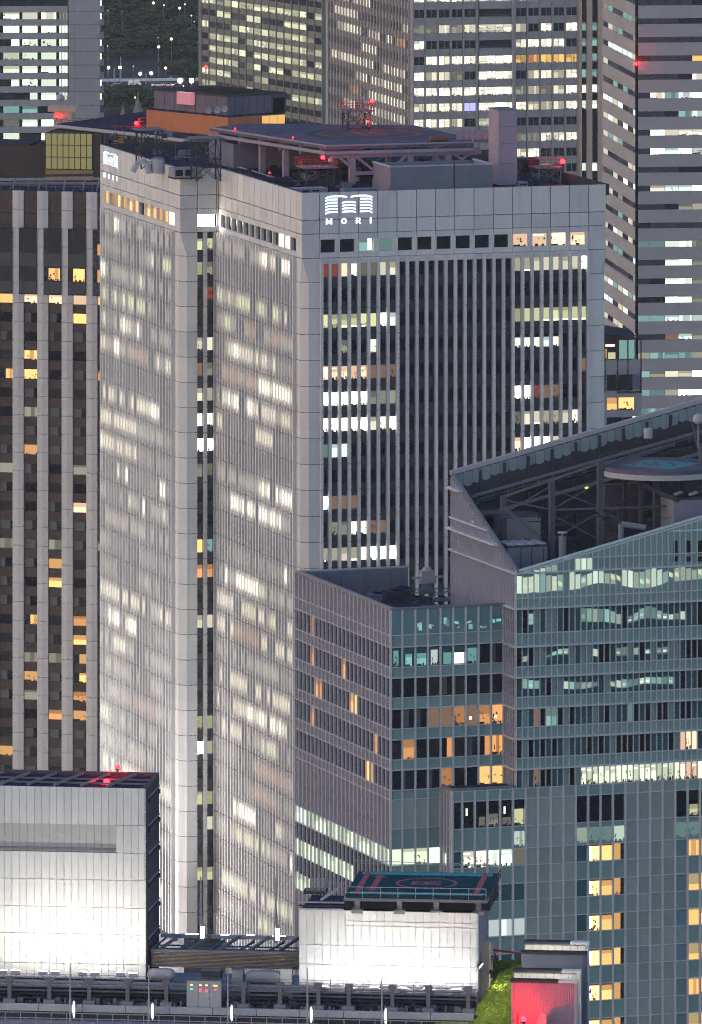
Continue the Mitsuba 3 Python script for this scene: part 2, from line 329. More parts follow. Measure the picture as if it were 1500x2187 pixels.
head_band(R, 0, s0, 14, 2 * bay, sE, 0.16, 2.55, 0.5)
hl = '..tt......PPPP'
for i in range(14):
    a, b = s0 + 2 * bay * i + 0.16, s0 + 2 * bay * i + 2.55
    c = hl[i]
    if c == '.': bx(tower + '__head_window', R, a, b, zwb, zwt, -0.6, -0.42, 'm_glass_dark')
    elif c == 't':
        lit(tower + '__lit_window', R, a, b, zwb, zwt, -0.42, 't')
        if i == 2: glow(tower + '__lit_window', R, a + 1.45, b - 0.25, zwb + 0.15, zwt, -0.40, 'G')
    else: lit(tower + '__lit_window', R, a, b, zwb, zwt, -0.42, c, 1.0)
# fins
def fin_shape(w, dep, z0, top, n):
    m = MB(); m.box(-w / 2, w / 2, z0, top, -0.3, dep)
    for k in range(n): m.box(-w / 2, w / 2, z0 - (k + 1) * P + 0.042, z0 - k * P - 0.042, -0.3, dep)
    m.box(-w / 2 + 0.09, w / 2 - 0.09, z0 - n * P, z0, -0.3, dep - 0.3)
    return m.share()
FIN = fin_shape(0.44, 0.60, ZJ[3], ZJ[2] - 0.04, NF)
for i in range(29):
    place(tower + '__fin', FIN, R, TILES[i % 3], s0 + i * bay + (0.22 if i == 0 else -0.22 if i == 28 else 0))
for i in range(14): panel(R, s0 + 2 * i * bay, s0 + 2 * (i + 1) * bay, R.z(565, 2.8), ZJ[2], -0.4, 0.3, 0.03)
ROWS = {0: 'rrpWddww........' + '....wwwwwwwX', 1: '.' * 28, 2: 'yyyyyyXT' + '.' * 12 + 'yyyyyyyy', 3: '..d..D..' + '.' * 12 + 'DDWTD...', 4: 'PPPPPbbb' + '.' * 19 + 'b',
        5: 'XXXXXddd' + '.' * 12 + 'XXrbb...', 6: 'XXXXXwDX' + '.' * 12 + 'dwwwwwD.', 7: 'tTT.....' + '.' * 12 + 'PXXXw...', 8: '.' * 28, 9: 'Xbbb....' + '.' * 20, 10: '.ddDDbb.' + '.' * 20, 11: 'wwwwDXXX' + '.' * 20}
spd = MB()
for k in range(-1, NF):
    zt = ZJ[3] - k * P - 1.02 if k >= 0 else R.z(565, 2.8)      # window tops
    zj = ZJ[3] - (k + 1) * P if k >= 0 else ZJ[3]
    wb = zt - 2.04
    nxt = ZJ[3] - (k + 1) * P - 1.02
    row = ROWS.get(k + 1, '.' * 28)
    row = (row + '.' * 28)[:28]
    for i in range(28):
        a, b = s0 + i * bay + 0.2, s0 + (i + 1) * bay - 0.2
        if row[i] != '.':
            c = row[i]
            busy = {'X': 1.0, 'P': 1.0, 'D': 0.9, 'W': 0.9, 'b': 0.5}.get(c, 0.25)
            top, bt = zt, wb
            if k + 1 == 3 and i >= 20: top = zt - 0.55
            kk = lit(tower + '__lit_window', R, a, b, bt, top, -0.22, c, busy)
            if c in 'yw' and rng.random() < 0.45: glow(tower + '__lit_window', R, a, b, bt, bt + 0.22, -0.19, 'x' if c == 'w' else 'Y')
        elif k < 13:
            bx(tower + '__window', R, a, b, wb, zt, -0.4, -0.22, 'm_glass_dark' if rng.random() < 0.75 else 'm_glass_dark_b')
    if k < 13: bx(tower + '__spandrel', R, s0, s1, nxt, wb, -0.4, -0.12, 'm_spandrel')
    else: spd.box(s0, s1, nxt, wb, -0.4, -0.12); spd.box(s0, s1, wb, zt, -0.4, -0.22)
say(spd.put(tower + '__spandrel_band', R, 'm_glass_dark'), kind='stuff')
# ---- piers with cut corners
def corner(fr, wr, wl, c, zt_, zchg):
    """Pier round an outer corner at s=0: wr to the right on this front, wl back along the left one; sharp above, cut below."""
    sharp = [(0, 0), (wr, 0), (wr, -0.6), (0.6, -0.6), (0.6, -wl), (0, -wl)]
    cut = [(c, 0), (wr, 0), (wr, -1.4), (1.2, -wl), (0, -wl), (0, -c)]
    g = 0.045
    m = MB(); m.prism([(c + 0.06, -0.06), (wr, -0.06), (wr, -1.3), (1.1, -wl), (0.06, -wl), (0.06, -c - 0.06)], ZB, zt_); m.put(tower + '__pier_backing', fr, 'm_joint')
    m = MB(); m.hull([(s, zchg + g, d) for s, d in cut[:1] + [(wr, 0), (wr, -1.4), (1.2, -wl), (0, -wl), (0, -c)]] + [(0.35, ZJ[2] - 0.9, -0.35)]); 
    m.hull([(c, zchg + g, 0), (0, zchg + g, -c), (0.9, zchg + g, -c), (c, zchg + g, -0.9), (0, ZJ[2] - g, 0), (c, ZJ[2] - g, 0), (0, ZJ[2] - g, -c), (c, ZJ[2] - g, -c)])
    m.box(c, wr, zchg + g, ZJ[2] - g, -1.2, 0); m.box(0, 1.0, zchg + g, ZJ[2] - g, -wl, -c)
    m.put(wall + '__panel', fr, tile())
    one = MB(); one.prism(cut, g, P - g); sh = one.share()
    for k in range(NF):
        place(wall + '__pier_panel', sh, fr, tile(), z=zchg - (k + 1) * P)
corner(R, s0 - 0.02, -LV.s(633.5), 1.12, ZJ[2], ZJ[3])
# far right end: pier E
cE = 0.9
m = MB(); m.prism([(s1 + .06, -0.06), (sE - cE, -0.06), (sE - .06, -cE), (sE - .06, -3), (s1 + .06, -3)], ZB, ZJ[2]); m.put(tower + '__pier_backing', R, 'm_joint')
m = MB(); m.hull([(s1, ZJ[3] + .045, 0), (sE - cE, ZJ[3] + .045, 0), (sE, ZJ[3] + .045, -cE), (sE, ZJ[3] + .045, -3), (s1, ZJ[3] + .045, -3), (s1, ZJ[2] - .045, 0), (sE, ZJ[2] - .045, 0), (sE, ZJ[2] - .045, -3), (s1, ZJ[2] - .045, -3)])
m.put(wall + '__panel', R, tile())
one = MB(); one.prism([(s1, 0), (sE - cE, 0), (sE, -cE), (sE, -3), (s1, -3)], 0.045, P - 0.045); sh = one.share()
for k in range(NF): place(wall + '__pier_panel', sh, R, tile(), z=ZJ[3] - (k + 1) * P)
# ---- return N with the slot of windows
sl0, sl1 = N.s(421.5), N.s(457.0)
mid0, mid1 = N.s(435.2), N.s(442.8)
gap0, gap1 = N.s(462.6), N.s(467.0)
corner(N.at(sB), sl0 - sB, -LW.s(373.5), 1.12, ZJ[2], ZJ[3])
for j in range(2): panel(N, sB, sl0, bot_z[j + 1], bot_z[j]); panel(N, sl0, gap0, bot_z[j + 1], bot_z[j]); panel(N, gap0, 0, bot_z[j + 1], bot_z[j])
panel(N, sB, sl0, ZJ[2], ZJ[1])
zs1, zs0 = N.z(459.5, sl0), N.z(485, sl0)
panel(N, sl0, gap0, zs1, ZJ[1], g=.03); panel(N, sl0, gap0, ZJ[2], zs0, g=.03); panel(N, gap0, 0, ZJ[2], ZJ[1], g=.03)
kk = glow(tower + '__lit_window', N, sl0 + 0.1, gap0 - 0.25, zs0, zs1, -0.18, 'XX')
place(kk + '__furniture', FURN[3], N, 'm_furn', sl0 + 0.2, zs0 + 0.1, -0.16, (gap0 - sl0 - 0.6, 0.55, 0.1))
for a, b, dd in ((mid0, mid1, 0.0), (sl1, gap0, 0.0)):
    m = MB()
    for k in range(-1, NF): m.box(a, b, ZJ[3] - (k + 1) * P + .04, ZJ[3] - k * P - .04 if k >= 0 else ZJ[2] - .05, -0.8, dd)
    m.put(tower + '__mullion', N, 'm_white_tile_b')
bx(tower + '__mullion', N, gap1 - 0.02, gap1 + 0.1, ZB, ZJ[2], -0.8, -0.05, 'm_white_tile_b')
bx(tower + '__shadow_gap', N, gap0, gap1, ZB, N.z(508, 0), -2.0, -1.2, 'm_black')
NROW = {1: 'yy', 2: 'yd', 3: '.r', 4: '..', 5: 'ww', 6: 'bd', 7: 'ww', 8: 'WW', 9: 'XX', 10: 'dd', 11: '..', 12: '..', 13: 'Ot', 14: 'oo', 15: '..', 16: 'ww', 17: '..', 18: '..', 19: '..', 20: 'yy', 21: 'Xw', 22: '..', 23: 'yy', 24: '.w', 25: '..', 26: 'yy'}
NROW = {k - 1: v for k, v in NROW.items()}
for k in range(-1, NF):
    zt = ZJ[3] - k * P - 1.02 if k >= 0 else N.z(510, 0)
    wb = (ZJ[3] - k * P - 3.06) if k >= 0 else ZJ[3] + 0.9
    nxt = ZJ[3] - (k + 1) * P - 1.02
    row = NROW.get(k + 1, '..')
    for i, (a, b) in enumerate(((sl0 + .12, mid0 - .1), (mid1 + .1, sl1 - .1))):
        if row[i] != '.':
            lit(tower + '__lit_window', N, a, b, wb, zt, -0.45, row[i], 0.4)
        else: bx(tower + '__slot_window', N, a, b, wb, zt, -0.7, -0.5, 'm_glass_dark')
    bx(tower + '__spandrel', N, sl0, sl1, nxt, wb, -0.7, -0.42, 'm_spandrel')
# ---- the two left fronts
LROW = {  # storey: list of (first bay, last bay, look), nearer front LV then farther front LW
    0: [(15, 17, 'X'), (19, 21, 'X'), (23, 25, 'X')], 2: [(1, 5, 'Y'), (6, 18, 'Y'), (20, 22, 'Y'), (24, 26, 'x')], 3: [(3, 6, 'Y'), (11, 13, 'p'), (19, 22, 'p')],
    4: [(3, 5, 'x'), (6, 9, 'X'), (10, 20, 'x')], 5: [(2, 7, 'p'), (10, 14, 'P'), (15, 26, 'X')], 6: [(2, 8, 'X'), (11, 13, 'X'), (14, 26, 'x')], 7: [(3, 13, 'b'), (21, 26, 'd')],
    9: [(15, 18, 'X'), (21, 26, 'X')], 10: [(1, 4, 'w'), (5, 9, 'X'), (11, 22, 'X')], 12: [(19, 25, 'w'), (24, 24, 'X')], 13: [(3, 3, 'X'), (7, 14, 'X'), (15, 16, 'Y'), (18, 23, 'D')],
    14: [(11, 14, 'Y'), (18, 20, 'Y')], 15: [(6, 14, 'O')], 16: [(3, 3, 'w'), (6, 21, 'D'), (22, 26, 'w')], 18: [(2, 4, 'w'), (11, 23, 'X')], 19: [(2, 8, 'x'), (14, 20, 'x')],
    20: [(1, 5, 'w'), (13, 26, 'p')], 21: [(13, 20, 'p')], 22: [(6, 14, 'X'), (21, 23, 'x')], 23: [(3, 5, 'D'), (6, 18, 'Y'), (26, 26, 'X')], 25: [(19, 26, 'Y')], 26: [(14, 17, 'Y')]}
WROW = {
    0: [(3, 4, 'y'), (5, 6, 'X')], 1: [(16, 18, 'x'), (22, 24, 'Y')], 2: [(0, 1, 'X'), (3, 3, 'X'), (4, 13, 'D'), (14, 16, 'Y')], 3: [(0, 5, 'Y'), (7, 8, 'Y'), (10, 13, 'Y'), (14, 17, 'Y')],
    4: [(1, 1, 'X'), (2, 4, 'w'), (7, 9, 'X'), (10, 10, 'x'), (13, 13, 'X')], 5: [(0, 2, 'x'), (5, 6, 'X'), (9, 9, 'o'), (11, 16, 'P'), (14, 16, 'X'), (20, 24, 'x')], 7: [(1, 1, 'x'), (3, 5, 'x'), (7, 12, 'x'), (14, 16, 'x'), (18, 19, 'X')],
    8: [(0, 4, 'x'), (5, 12, 'x'), (13, 24, 'D')], 9: [(0, 0, 'X'), (3, 12, 'x'), (13, 24, 'w')], 10: [(6, 6, 'x'), (9, 9, 'X'), (21, 22, 'X'), (10, 17, 'd')], 11: [(2, 6, 'd'), (10, 10, 'X'), (15, 15, 'X'), (22, 22, 'X')],
    13: [(0, 1, 'G'), (4, 6, 't')], 14: [(16, 16, 'G'), (19, 20, 'w')], 15: [(18, 20, 'G')], 16: [(3, 6, 'X'), (8, 12, 'X'), (13, 17, 'd')], 17: [(5, 8, 'x')], 19: [(12, 14, 'p'), (16, 19, 'p')], 20: [(0, 2, 'Y'), (4, 8, 'D')], 21: [(6, 8, 'w')], 23: [(14, 17, 'D')], 24: [(2, 5, 'w')]}
FAINT = [0]
def faint(fr, s0, s1, z0, z1, c):                       # the dimmest windows behind the fins, one part of many panes
    FAINT[0] += 1; k = f'{tower}__faint_window__{FAINT[0]:03d}'
    scene[k] = {'type': 'instance', 'g': {'type': 'ref', 'id': glow_shape(c, QUAD)}, 'to_world': fr.M(s0, z0, 0.02 - .06, (s1 - s0, z1 - z0, .06))}
    say(f'{tower}__faint_window', kind='stuff')
def left_front(fr, a0, a1, nb, rows, e0, e1, hlook, wname):
    bw = (a1 - a0) / nb
    nh = nb // 2
    w2 = (a1 - a0) / nh
    hc = [e0, a0] + [a0 + w2 * i for i in range(1, nh + 1)] + [e1]
    for i in range(len(hc) - 1):
        if hc[i + 1] - hc[i] < 0.1: continue
        for j in range(2): panel(fr, hc[i], hc[i + 1], bot_z[j + 1], bot_z[j])
    head_band(fr, e0, a0, nh, w2, e1, 0.25, w2 - 0.3, 0.45)
    for i in range(nh):
        x0, x1 = a0 + w2 * i + 0.25, a0 + w2 * (i + 1) - 0.3
        c = hlook[i]
        if c == '.': bx(tower + '__head_window', fr, x0, x1, zwb, zwt, -0.6, -0.45, 'm_glass_dark')
        else: lit(tower + '__lit_window', fr, x0, x1, zwb, zwt, -0.45, c)
    for i in range(nb + 1):
        place(tower + '__fin', FINL, fr, TILES[i % 3], a0 + i * bw + (0.2 if i == 0 else -0.2 if i == nb else 0))
    zf = R.z(565, 2.8)
    for i in range(nh): panel(fr, a0 + i * w2, a0 + (i + 1) * w2, zf, ZJ[2], -0.4, 0.3, 0.03)
    m = MB()
    for k in range(-1, NF):
        zt = ZJ[3] - k * P - 1.02 if k >= 0 else zf
        wb = (ZJ[3] - k * P - 3.06) if k >= 0 else zf - 2.04
        nxt = ZJ[3] - (k + 1) * P - 1.02
        m.box(a0, a1, nxt, wb, -0.4, 0.0)
        had = [q for (i0, i1, c) in rows.get(k + 1, []) for q in range(i0, i1 + 1)]
        if k + 1 in rows or rng.random() < .35:
            base_ = rng.choice('DDwx')
            for i in range(nb):
                if i not in had and rng.random() < .62 + .3 * math.sin(i * .5 + k): faint(fr, a0 + i * bw + .22, a0 + (i + 1) * bw - .22, wb, zt, base_)
        for (i0, i1, c) in rows.get(k + 1, []):
            for i in range(i0, min(i1, nb - 1) + 1):
                if c in 'xXYDw' and rng.random() < 0.08: continue
                cc = c
                if rng.random() < 0.25: cc = {'X': 'x', 'x': 'D', 'Y': 'D', 'P': 'p', 'D': 'w'}.get(c, c)
                (glow(tower + wname, fr, a0 + i * bw + .22, a0 + (i + 1) * bw - .22, wb, zt, 0.02, cc) if COUNT.get(tower + wname, 0) < 298 else faint(fr, a0 + i * bw + .22, a0 + (i + 1) * bw - .22, wb, zt, cc))
    say(m.put(tower + '__spandrel_band', fr, 'm_spandrel'), kind='stuff')
    bx(tower + '__glazing', fr, a0, a1, ZB, zf, -0.5, -0.06, 'm_glass_dark')
FINL = fin_shape(0.44, 0.60, ZJ[3], ZJ[2] - 0.04, NF)
left_front(LV, sC + 0.9, LV.s(633.5), 27, LROW, sC + 0.02, 0.0, '..........XX.', '__glowing_window')
left_front(LW, LW.s(221), LW.s(373.5), 25, WROW, sA, 0.0, 'OoOOOO.OOOOX', '__bright_window')
# far end of the farther front: edge pier
m = MB()
for k in range(NF): m.box(sA + 0.8, LW.s(221), ZJ[3] - (k + 1) * P + .045, ZJ[3] - k * P - .045, -2.5, 0)
m.hull([(sA + .8, ZJ[3] + .045, 0), (LW.s(221), ZJ[3] + .045, 0), (sA + .8, ZJ[3] + .045, -2), (LW.s(221), ZJ[3] + .045, -2), (sA, ZJ[2], 0), (LW.s(221), ZJ[2], 0), (sA, ZJ[2], -2), (LW.s(221), ZJ[2], -2)])
m.put(tower + '__pier', LW, 'm_white_tile')
# parapet inner faces and roof
m = MB()
m.box(0.1, sE - 0.1, ZT - 1.7, ZT - 0.03, -0.85, -0.45); m.put(tower + '__parapet', R, 'm_grey_wall')
bk = Fr(*R.p(sE, 0), LV.u)                              # far right edge, running away
m = MB(); m.box(-86, -0.2, ZT - 1.7, ZT - 0.01, -0.6, -0.02); m.put(tower + '__parapet', Fr(*R.p(sE, 0), LV.u), 'm_steel_dark')
Afar = LW.p(sA)
ba = Fr(Afar[0], Afar[1], U_R)
m = MB(); m.box(0.1, 60, ZT - 1.7, ZT, -0.6, -0.02); m.put(tower + '__parapet', ba, 'm_steel_dark')
m = MB(); m.prism([(q[0], -q[1]) for q in [R.p(0.7, -0.7), R.p(sE - 0.7, -0.7), R.p(sE - .7, -84), LW.p(sA + .7, -0.7) + np.array([55 * .955, 55 * .2965]), LW.p(sA + 0.7, -0.7), LW.p(-0.7, -0.7), N.p(0.7, -0.7)]], ZT - 1.65, ZT - 1.5)
m.put(tower + '__roof', WORLD, 'm_roof_dark')

# ---- the illuminated signs: mark of stacked bars over four letters
def mark(w, h):
    """Five-line mark: two linked arches drawn as stacked bars, the outer ends bending down."""
    out = []
    n = 6; t = h / 10.6
    def arc(x0, x1, z, bend0, bend1):
        xs = np.linspace(x0, x1, 9); q = (xs - x0) / (x1 - x0)
        zz = z - bend0 * np.maximum(0, 1 - q / 0.35) ** 2 - bend1 * np.maximum(0, (q - 0.65) / 0.35) ** 2
        up = np.stack([xs, zz], 1); dn = np.stack([xs, zz - t], 1)[::-1]
        return Polygon(np.vstack([up, dn]))
    L, Mi, Rr = (0, 0.26 * w), (0.355 * w, 0.645 * w), (0.74 * w, w)
    for k in range(n):
        z = h - k * t * 1.92
        if k == 0:
            out += [arc(0, 0.46 * w, z, t * 1.1, t * 0.6), arc(0.54 * w, w, z, t * 0.6, t * 1.1)]
        else:
            out += [arc(*L, z, t * .9, 0), arc(*Rr, z, 0, t * .9)]
            if k > 1: out += [arc(*Mi, z + 0.2 * t, t * .5, t * .5)]
            elif k == 1: pass
    return out
def sign(fr, s, w, where, zt_, zb_, lz0, lz1):
    k = thing('illuminated_sign', where, 'sign')
    m = MB()
    for g in mark(w, zt_ - zb_): m.face(g, 0.0, 0.12)
    kk = num(k + '__emblem'); scene[kk] = {**m.share(), 'bsdf': refm('m_lit_pane'), 'emitter': {'type': 'area', 'radiance': rgb(*LOOK['sign'])}, 'to_world': fr.M(s, zb_, 0.05)}
    h = lz1 - lz0
    def put_letter(ch, x):
        if ch == 'M':
            t = [Polygon([(0, 0), (0, h), (.28 * h, h), (.55 * h, .45 * h), (.82 * h, h), (1.1 * h, h), (1.1 * h, 0), (.84 * h, 0), (.84 * h, .62 * h), (.55 * h, .1 * h), (.26 * h, .62 * h), (.26 * h, 0)])]
        elif ch == 'O':
            t = [Point(.55 * h, .5 * h).buffer(.5 * h).difference(Point(.55 * h, .5 * h).buffer(.24 * h))]
        elif ch == 'R':
            bowl = Point(.55 * h, .7 * h).buffer(.3 * h).union(sbox(0, .4 * h, .55 * h, h)).difference(sbox(.26 * h, .58 * h, .6 * h, .8 * h))
            t = [bowl.union(sbox(0, 0, .26 * h, h)).union(Polygon([(.35 * h, .42 * h), (.62 * h, .42 * h), (.95 * h, 0), (.64 * h, 0)]))]
        else: t = [sbox(0, 0, .28 * h, h)]
        mm = MB()
        for g in t: mm.face(g, 0, 0.12)
        kk = num(k + '__letter'); scene[kk] = {**mm.share(), 'bsdf': refm('m_lit_pane'), 'emitter': {'type': 'area', 'radiance': rgb(*LOOK['sign'])}, 'to_world': fr.M(s + x, lz0, 0.05)}
    for ch, q in zip('MORI', (0.01, 0.33, 0.65, 0.95)): put_letter(ch, q * w)
a, b = R.s(695), R.s(795)
sign(R, a, b - a, 'large glowing white sign on the broad right-hand front of the pale tower', R.z(419, a), R.z(456, a), R.z(480.5, a), R.z(468, a))
a, b = LW.s(223), LW.s(252)
sign(LW, a, b - a, 'narrow glowing white sign at the far left end of the pale tower', LW.z(323, a) , LW.z(361, b) + 0.2, LW.z(379, a), LW.z(368.5, a))
# ------------------------------------------------------------------ on the roof of the pale tower
ZR = ZT - 1.5
def up(x, y, z): return onplane(x, y, z)
def frame_at(x, y, z, u=U_R):
    q = up(x, y, z); return Fr(q[0], q[1], u)
def loc(fr, x, y, z):                                  # a pixel on the level z -> (s, d) in a frame
    q = up(x, y, z) - fr.o; return (float(q @ fr.u), float(q @ fr.n))
def rail(m, pts, h, r=0.03, step=2.0, mids=2):
    for (a, b) in zip(pts[:-1], pts[1:]):
        a, b = np.array(a, float), np.array(b, float)
        n = max(1, int(round(np.linalg.norm(b - a) / step)))
        for i in range(n + 1):
            q = a + (b - a) * i / n; m.bar(q, q + [0, h, 0], r)
        for k in range(mids + 1):
            z = h * (k + 1) / (mids + 1); m.bar(a + [0, z, 0], b + [0, z, 0], r)
# helicopter deck
ZD = ZR + 6.3
pad = thing('helipad', 'raised grey helicopter deck with a green and orange circle on top of the pale tower', 'helipad')
pts = [(448, 274), (697, 313), (1012, 305), (1008, 296), (884, 268), (520, 264)]
DF = frame_at(697, 313, ZD)
dp = [loc(DF, x, y, ZD) for x, y in pts]
m = MB(); m.prism(dp, ZD - 0.5, ZD); m.put(pad + '__deck', DF, 'm_pad_grey')
m = MB()
for i in range(3):
    a, b = np.array(dp[i]), np.array(dp[i + 1])
    m.bar((a[0], ZD - 1.1, a[1]), (b[0], ZD - 1.1, b[1]), 0.35); m.bar((a[0], ZD + 0.06, a[1]), (b[0], ZD + 0.06, b[1]), 0.16)
m.put(pad + '__edge_beam', DF, 'm_mauve_tint')
cs, cd = loc(DF, 790, 286, ZD)
m = MB(); m.prism(Point(cs, cd).buffer(10.5), ZD + 0.004, ZD + 0.012); m.put(pad + '__marking', DF, 'm_pad_green')
m = MB(); m.prism(Point(cs, cd).buffer(8.6).difference(Point(cs, cd).buffer(7.4)), ZD + 0.016, ZD + 0.022)
def letter_r(cx, cy, h, t):
    g = sbox(0, 0, t, h).union(sbox(0, h - t, .6 * h, h)).union(sbox(0, .42 * h, .6 * h, .42 * h + t)).union(sbox(.6 * h - t, .42 * h, .6 * h, h)).union(Polygon([(.3 * h, .42 * h), (.3 * h + t, .42 * h), (.62 * h + t * .3, 0), (.62 * h - t, 0)]))
    from shapely import affinity
    return affinity.translate(g, cx - .3 * h, cy - .5 * h)
m.prism(letter_r(cs, cd, 7.5, 1.1), ZD + 0.016, ZD + 0.022)
m.put(pad + '__marking', DF, 'm_orange_paint')
m = MB()
for t in np.linspace(0.08, 0.95, 6):                   # outriggers under the slanting edge
    a = np.array(dp[0]) * (1 - t) + np.array(dp[1]) * t
    m.box(a[0], a[0] + 7, ZD - 1.9, ZD - 0.55, a[1] - 0.35, a[1] + 0.35)
m.put(pad + '__bracket', DF, 'm_grey_wall')
colx = [(752, 0), (876, 0), (957, 0), (610, -14), (560, -24), (830, -20), (930, -22)]
for i, (x, dd) in enumerate(colx):
    s = DF.s(x, dd - 1.0); bx(pad + '__column', DF, s - 0.45, s + 0.45, ZR, ZD - 0.9, dd - 1.4, dd - 0.5, 'm_mauve_tint')
s752, s876, s957 = (DF.s(x, -1.0) for x in (752, 876, 957))
for a, b in (((s752, ZD - 1.4), (s752 + 3.6, ZR + 2.2)), ((s876, ZD - 1.4), (s876 - 3.6, ZR + 2)), ((s957 + 4.2, ZD - 1.4), (s957 + 0.6, ZR + 2.2)), ((s957, ZD - 1.4), (s957 + 2.6, ZR + 3.4)), ((s752 - 2.7, ZD - 1.4), (s752, ZR + 2.6)), ((s752 - 0.9, ZD - 1.4), (s752 - .5, ZR + 3.6))):
    mm = MB(); mm.bar((a[0], a[1], -0.95), (b[0], b[1], -0.95), 0.28); mm.put(pad + '__brace', DF, 'm_mauve_tint')
m = MB(); m.box(s752 - 3.5, s957 + 5.5, ZD - 2.0, ZD - 1.15, -1.3, -0.6); m.put(pad + '__girder', DF, 'm_mauve_tint')
m = MB(); m.box(s752, s752 + 14, ZR + 1.5, ZR + 2.1, -1.2, -0.7); m.put(pad + '__girder', DF, 'm_mauve_tint')
# house under the deck
k = thing('plant_house', 'plain grey box house standing in the shade under the helicopter deck', 'plant room')
HF = frame_at(594, 362, ZR)
bx(k + '__wall', HF, -7.5, 12, ZR, ZR + 4.2, -14, 0, 'm_grey_wall'); bx(k + '__plinth', HF, -7.6, 12.1, ZR, ZR + 0.3, -14.1, 0.1, 'm_steel_dark')
# screen-walled enclosure in front
k = thing('plant_enclosure', 'grey walled plant enclosure open at the top beside the tall mauve shaft', 'plant enclosure')
EF = frame_at(834, 409, ZR + 0.4)
w = EF.s(1053); zc = EF.z(358, 1)
m = MB(); m.box(0, w, ZR, zc, -0.35, 0); m.box(0, 0.35, ZR, zc, -9, -0.35); m.box(w - 0.35, w, ZR, zc, -9, -0.35); m.box(0.35, w - .35, ZR, zc, -9, -8.65); m.put(k + '__wall', EF, 'm_grey_wall')
m = MB(); m.box(-.1, w + .1, zc, zc + 0.18, -0.45, 0.1); m.box(-.1, .45, zc, zc + 0.18, -9.1, -0.45); m.box(w - .45, w + .1, zc, zc + 0.18, -9.1, -0.45); m.put(k + '__coping', EF, 'm_steel_pale')
for q in (0.19, 0.4, 0.61, 0.8): bx(k + '__joint_cover', EF, w * q, w * q + 0.07, ZR, zc - 0.02, 0.003, 0.03, 'm_steel_grey')
m = MB(); m.bar((w * .62, ZR, .2), (w * .62, zc + .8, .2), 0.09); m.put(k + '__pipe', EF, 'm_steel_dark')
# tall shaft
k = thing('lift_shaft', 'tall mauve shaft rising above the roof of the pale tower, right of the helicopter deck', 'shaft')
SF = frame_at(1065, 396, ZR)
w = SF.s(1105); ztop = SF.z(237, 1)
bx(k + '__wall', SF, 0, w, ZR, ztop, -5, 0, 'm_mauve_tint')  # pink of the red beacon light is put into the wall colour
for z in (0.28, 0.55, 0.78): bx(k + '__band', SF, 0.3, w - .3, ZR + (ztop - ZR) * z, ZR + (ztop - ZR) * z + .12, 0.003, 0.03, 'm_steel_grey')
bx(k + '__cap', SF, -0.1, w + 0.1, ztop, ztop + 0.15, -5.1, 0.1, 'm_steel_grey')
k = thing('roof_walkway', 'grey walkway bridge with panelled side between the helicopter deck and the mauve shaft', 'walkway')
WF = frame_at(975, 300, ZD, U_R)
m = MB(); m.box(0, 6.6, ZD - 0.4, ZD, -2.2, 0); m.put(k + '__floor', WF, 'm_steel_grey')
for i in range(6): bx(k + '__panel', WF, i * 1.1 + .04, i * 1.1 + 1.06, ZD, ZD + 1.5, -0.1, 0, 'm_mauve_tint')
m = MB(); rail(m, [(0, ZD, -2.2), (6.6, ZD, -2.2)], 1.2); m.put(k + '__railing', WF, 'm_steel_grey')
# beacon towers and lattice frames
def lattice(key, fr, w, dep, z0, z1, mat, platform=True, railing=True, sign_=1):
    for s in (0, w):
        for d in (0, -dep): mm = MB(); mm.bar((s, z0, d), (s, z1, d), 0.14); mm.put(key + '__post', fr, mat)
    n = max(1, int((z1 - z0) / 2.6))
    m = MB()
    for i in range(n):
        a, b = z0 + (z1 - z0) * i / n, z0 + (z1 - z0) * (i + 1) / n
        for d in (0, -dep): m.bar((0, a, d), (w, b, d), 0.08); m.bar((w, a, d), (0, b, d), 0.08); m.bar((0, b, d), (w, b, d), 0.09)
        for s in (0, w): m.bar((s, a, 0), (s, b, -dep), 0.08); m.bar((s, b, 0), (s, b, -dep), 0.09)
    say(m.put(key + '__bracing', fr, mat), kind='stuff')
    if platform: bx(key + '__platform', fr, -0.5, w + 0.5, z1, z1 + 0.2, -dep - 0.5, 0.5, 'm_steel_grey')
    if railing:
        m = MB(); rail(m, [(-.5, z1 + .2, .5), (w + .5, z1 + .2, .5), (w + .5, z1 + .2, -dep - .5), (-.5, z1 + .2, -dep - .5), (-.5, z1 + .2, .5)], 1.3, 0.04, 1.2); m.put(key + '__railing', fr, 'm_red_tint')  # red beacon glow on the rails is put into their colour
def beacon(fr, s, z, d, label, r=0.34, post=1.2):
    k = thing('aviation_light', label, 'beacon')
    q = fr.p(s, d)
    m = MB(); m.cyl(s, d, z - post, z - r * 0.8, 0.09, sides=8); m.cyl(s, d, z - r * 1.3, z - r * .75, r * .8, sides=12); m.put(k + '__stand', fr, 'm_steel_dark')
    glowball(k + '__lamp', (q[0], q[1], z), r, 'beacon'); return k
k = thing('beacon_tower', 'square lattice frame with railing tinted by red glow carrying a red light at the front corner of the pale tower roof', 'beacon tower', None)
labels[k]['label'] = 'lattice frame with railing and red light at the front corner of the roof'
BF = frame_at(655, 409, ZR)
lattice(k, BF, 4.6, 4.2, ZR, BF.z(361, 1), 'm_steel_dark')
m = MB(); m.ball((3.9, BF.z(344, 1), 0.2), 0.42); m.put(k + '__dome', BF, 'm_steel_pale')
beacon(BF, 2.6, BF.z(338, 1), 0.3, 'red light on the lattice frame at the front corner of the pale tower')
k = thing('beacon_tower', 'lattice frame with railing tinted by red glow at the right end of the pale tower roof', 'beacon tower')
BF2 = frame_at(1152, 394, ZR)
lattice(k, BF2, 3.6, 3.6, ZR, BF2.z(361, 1), 'm_steel_grey')
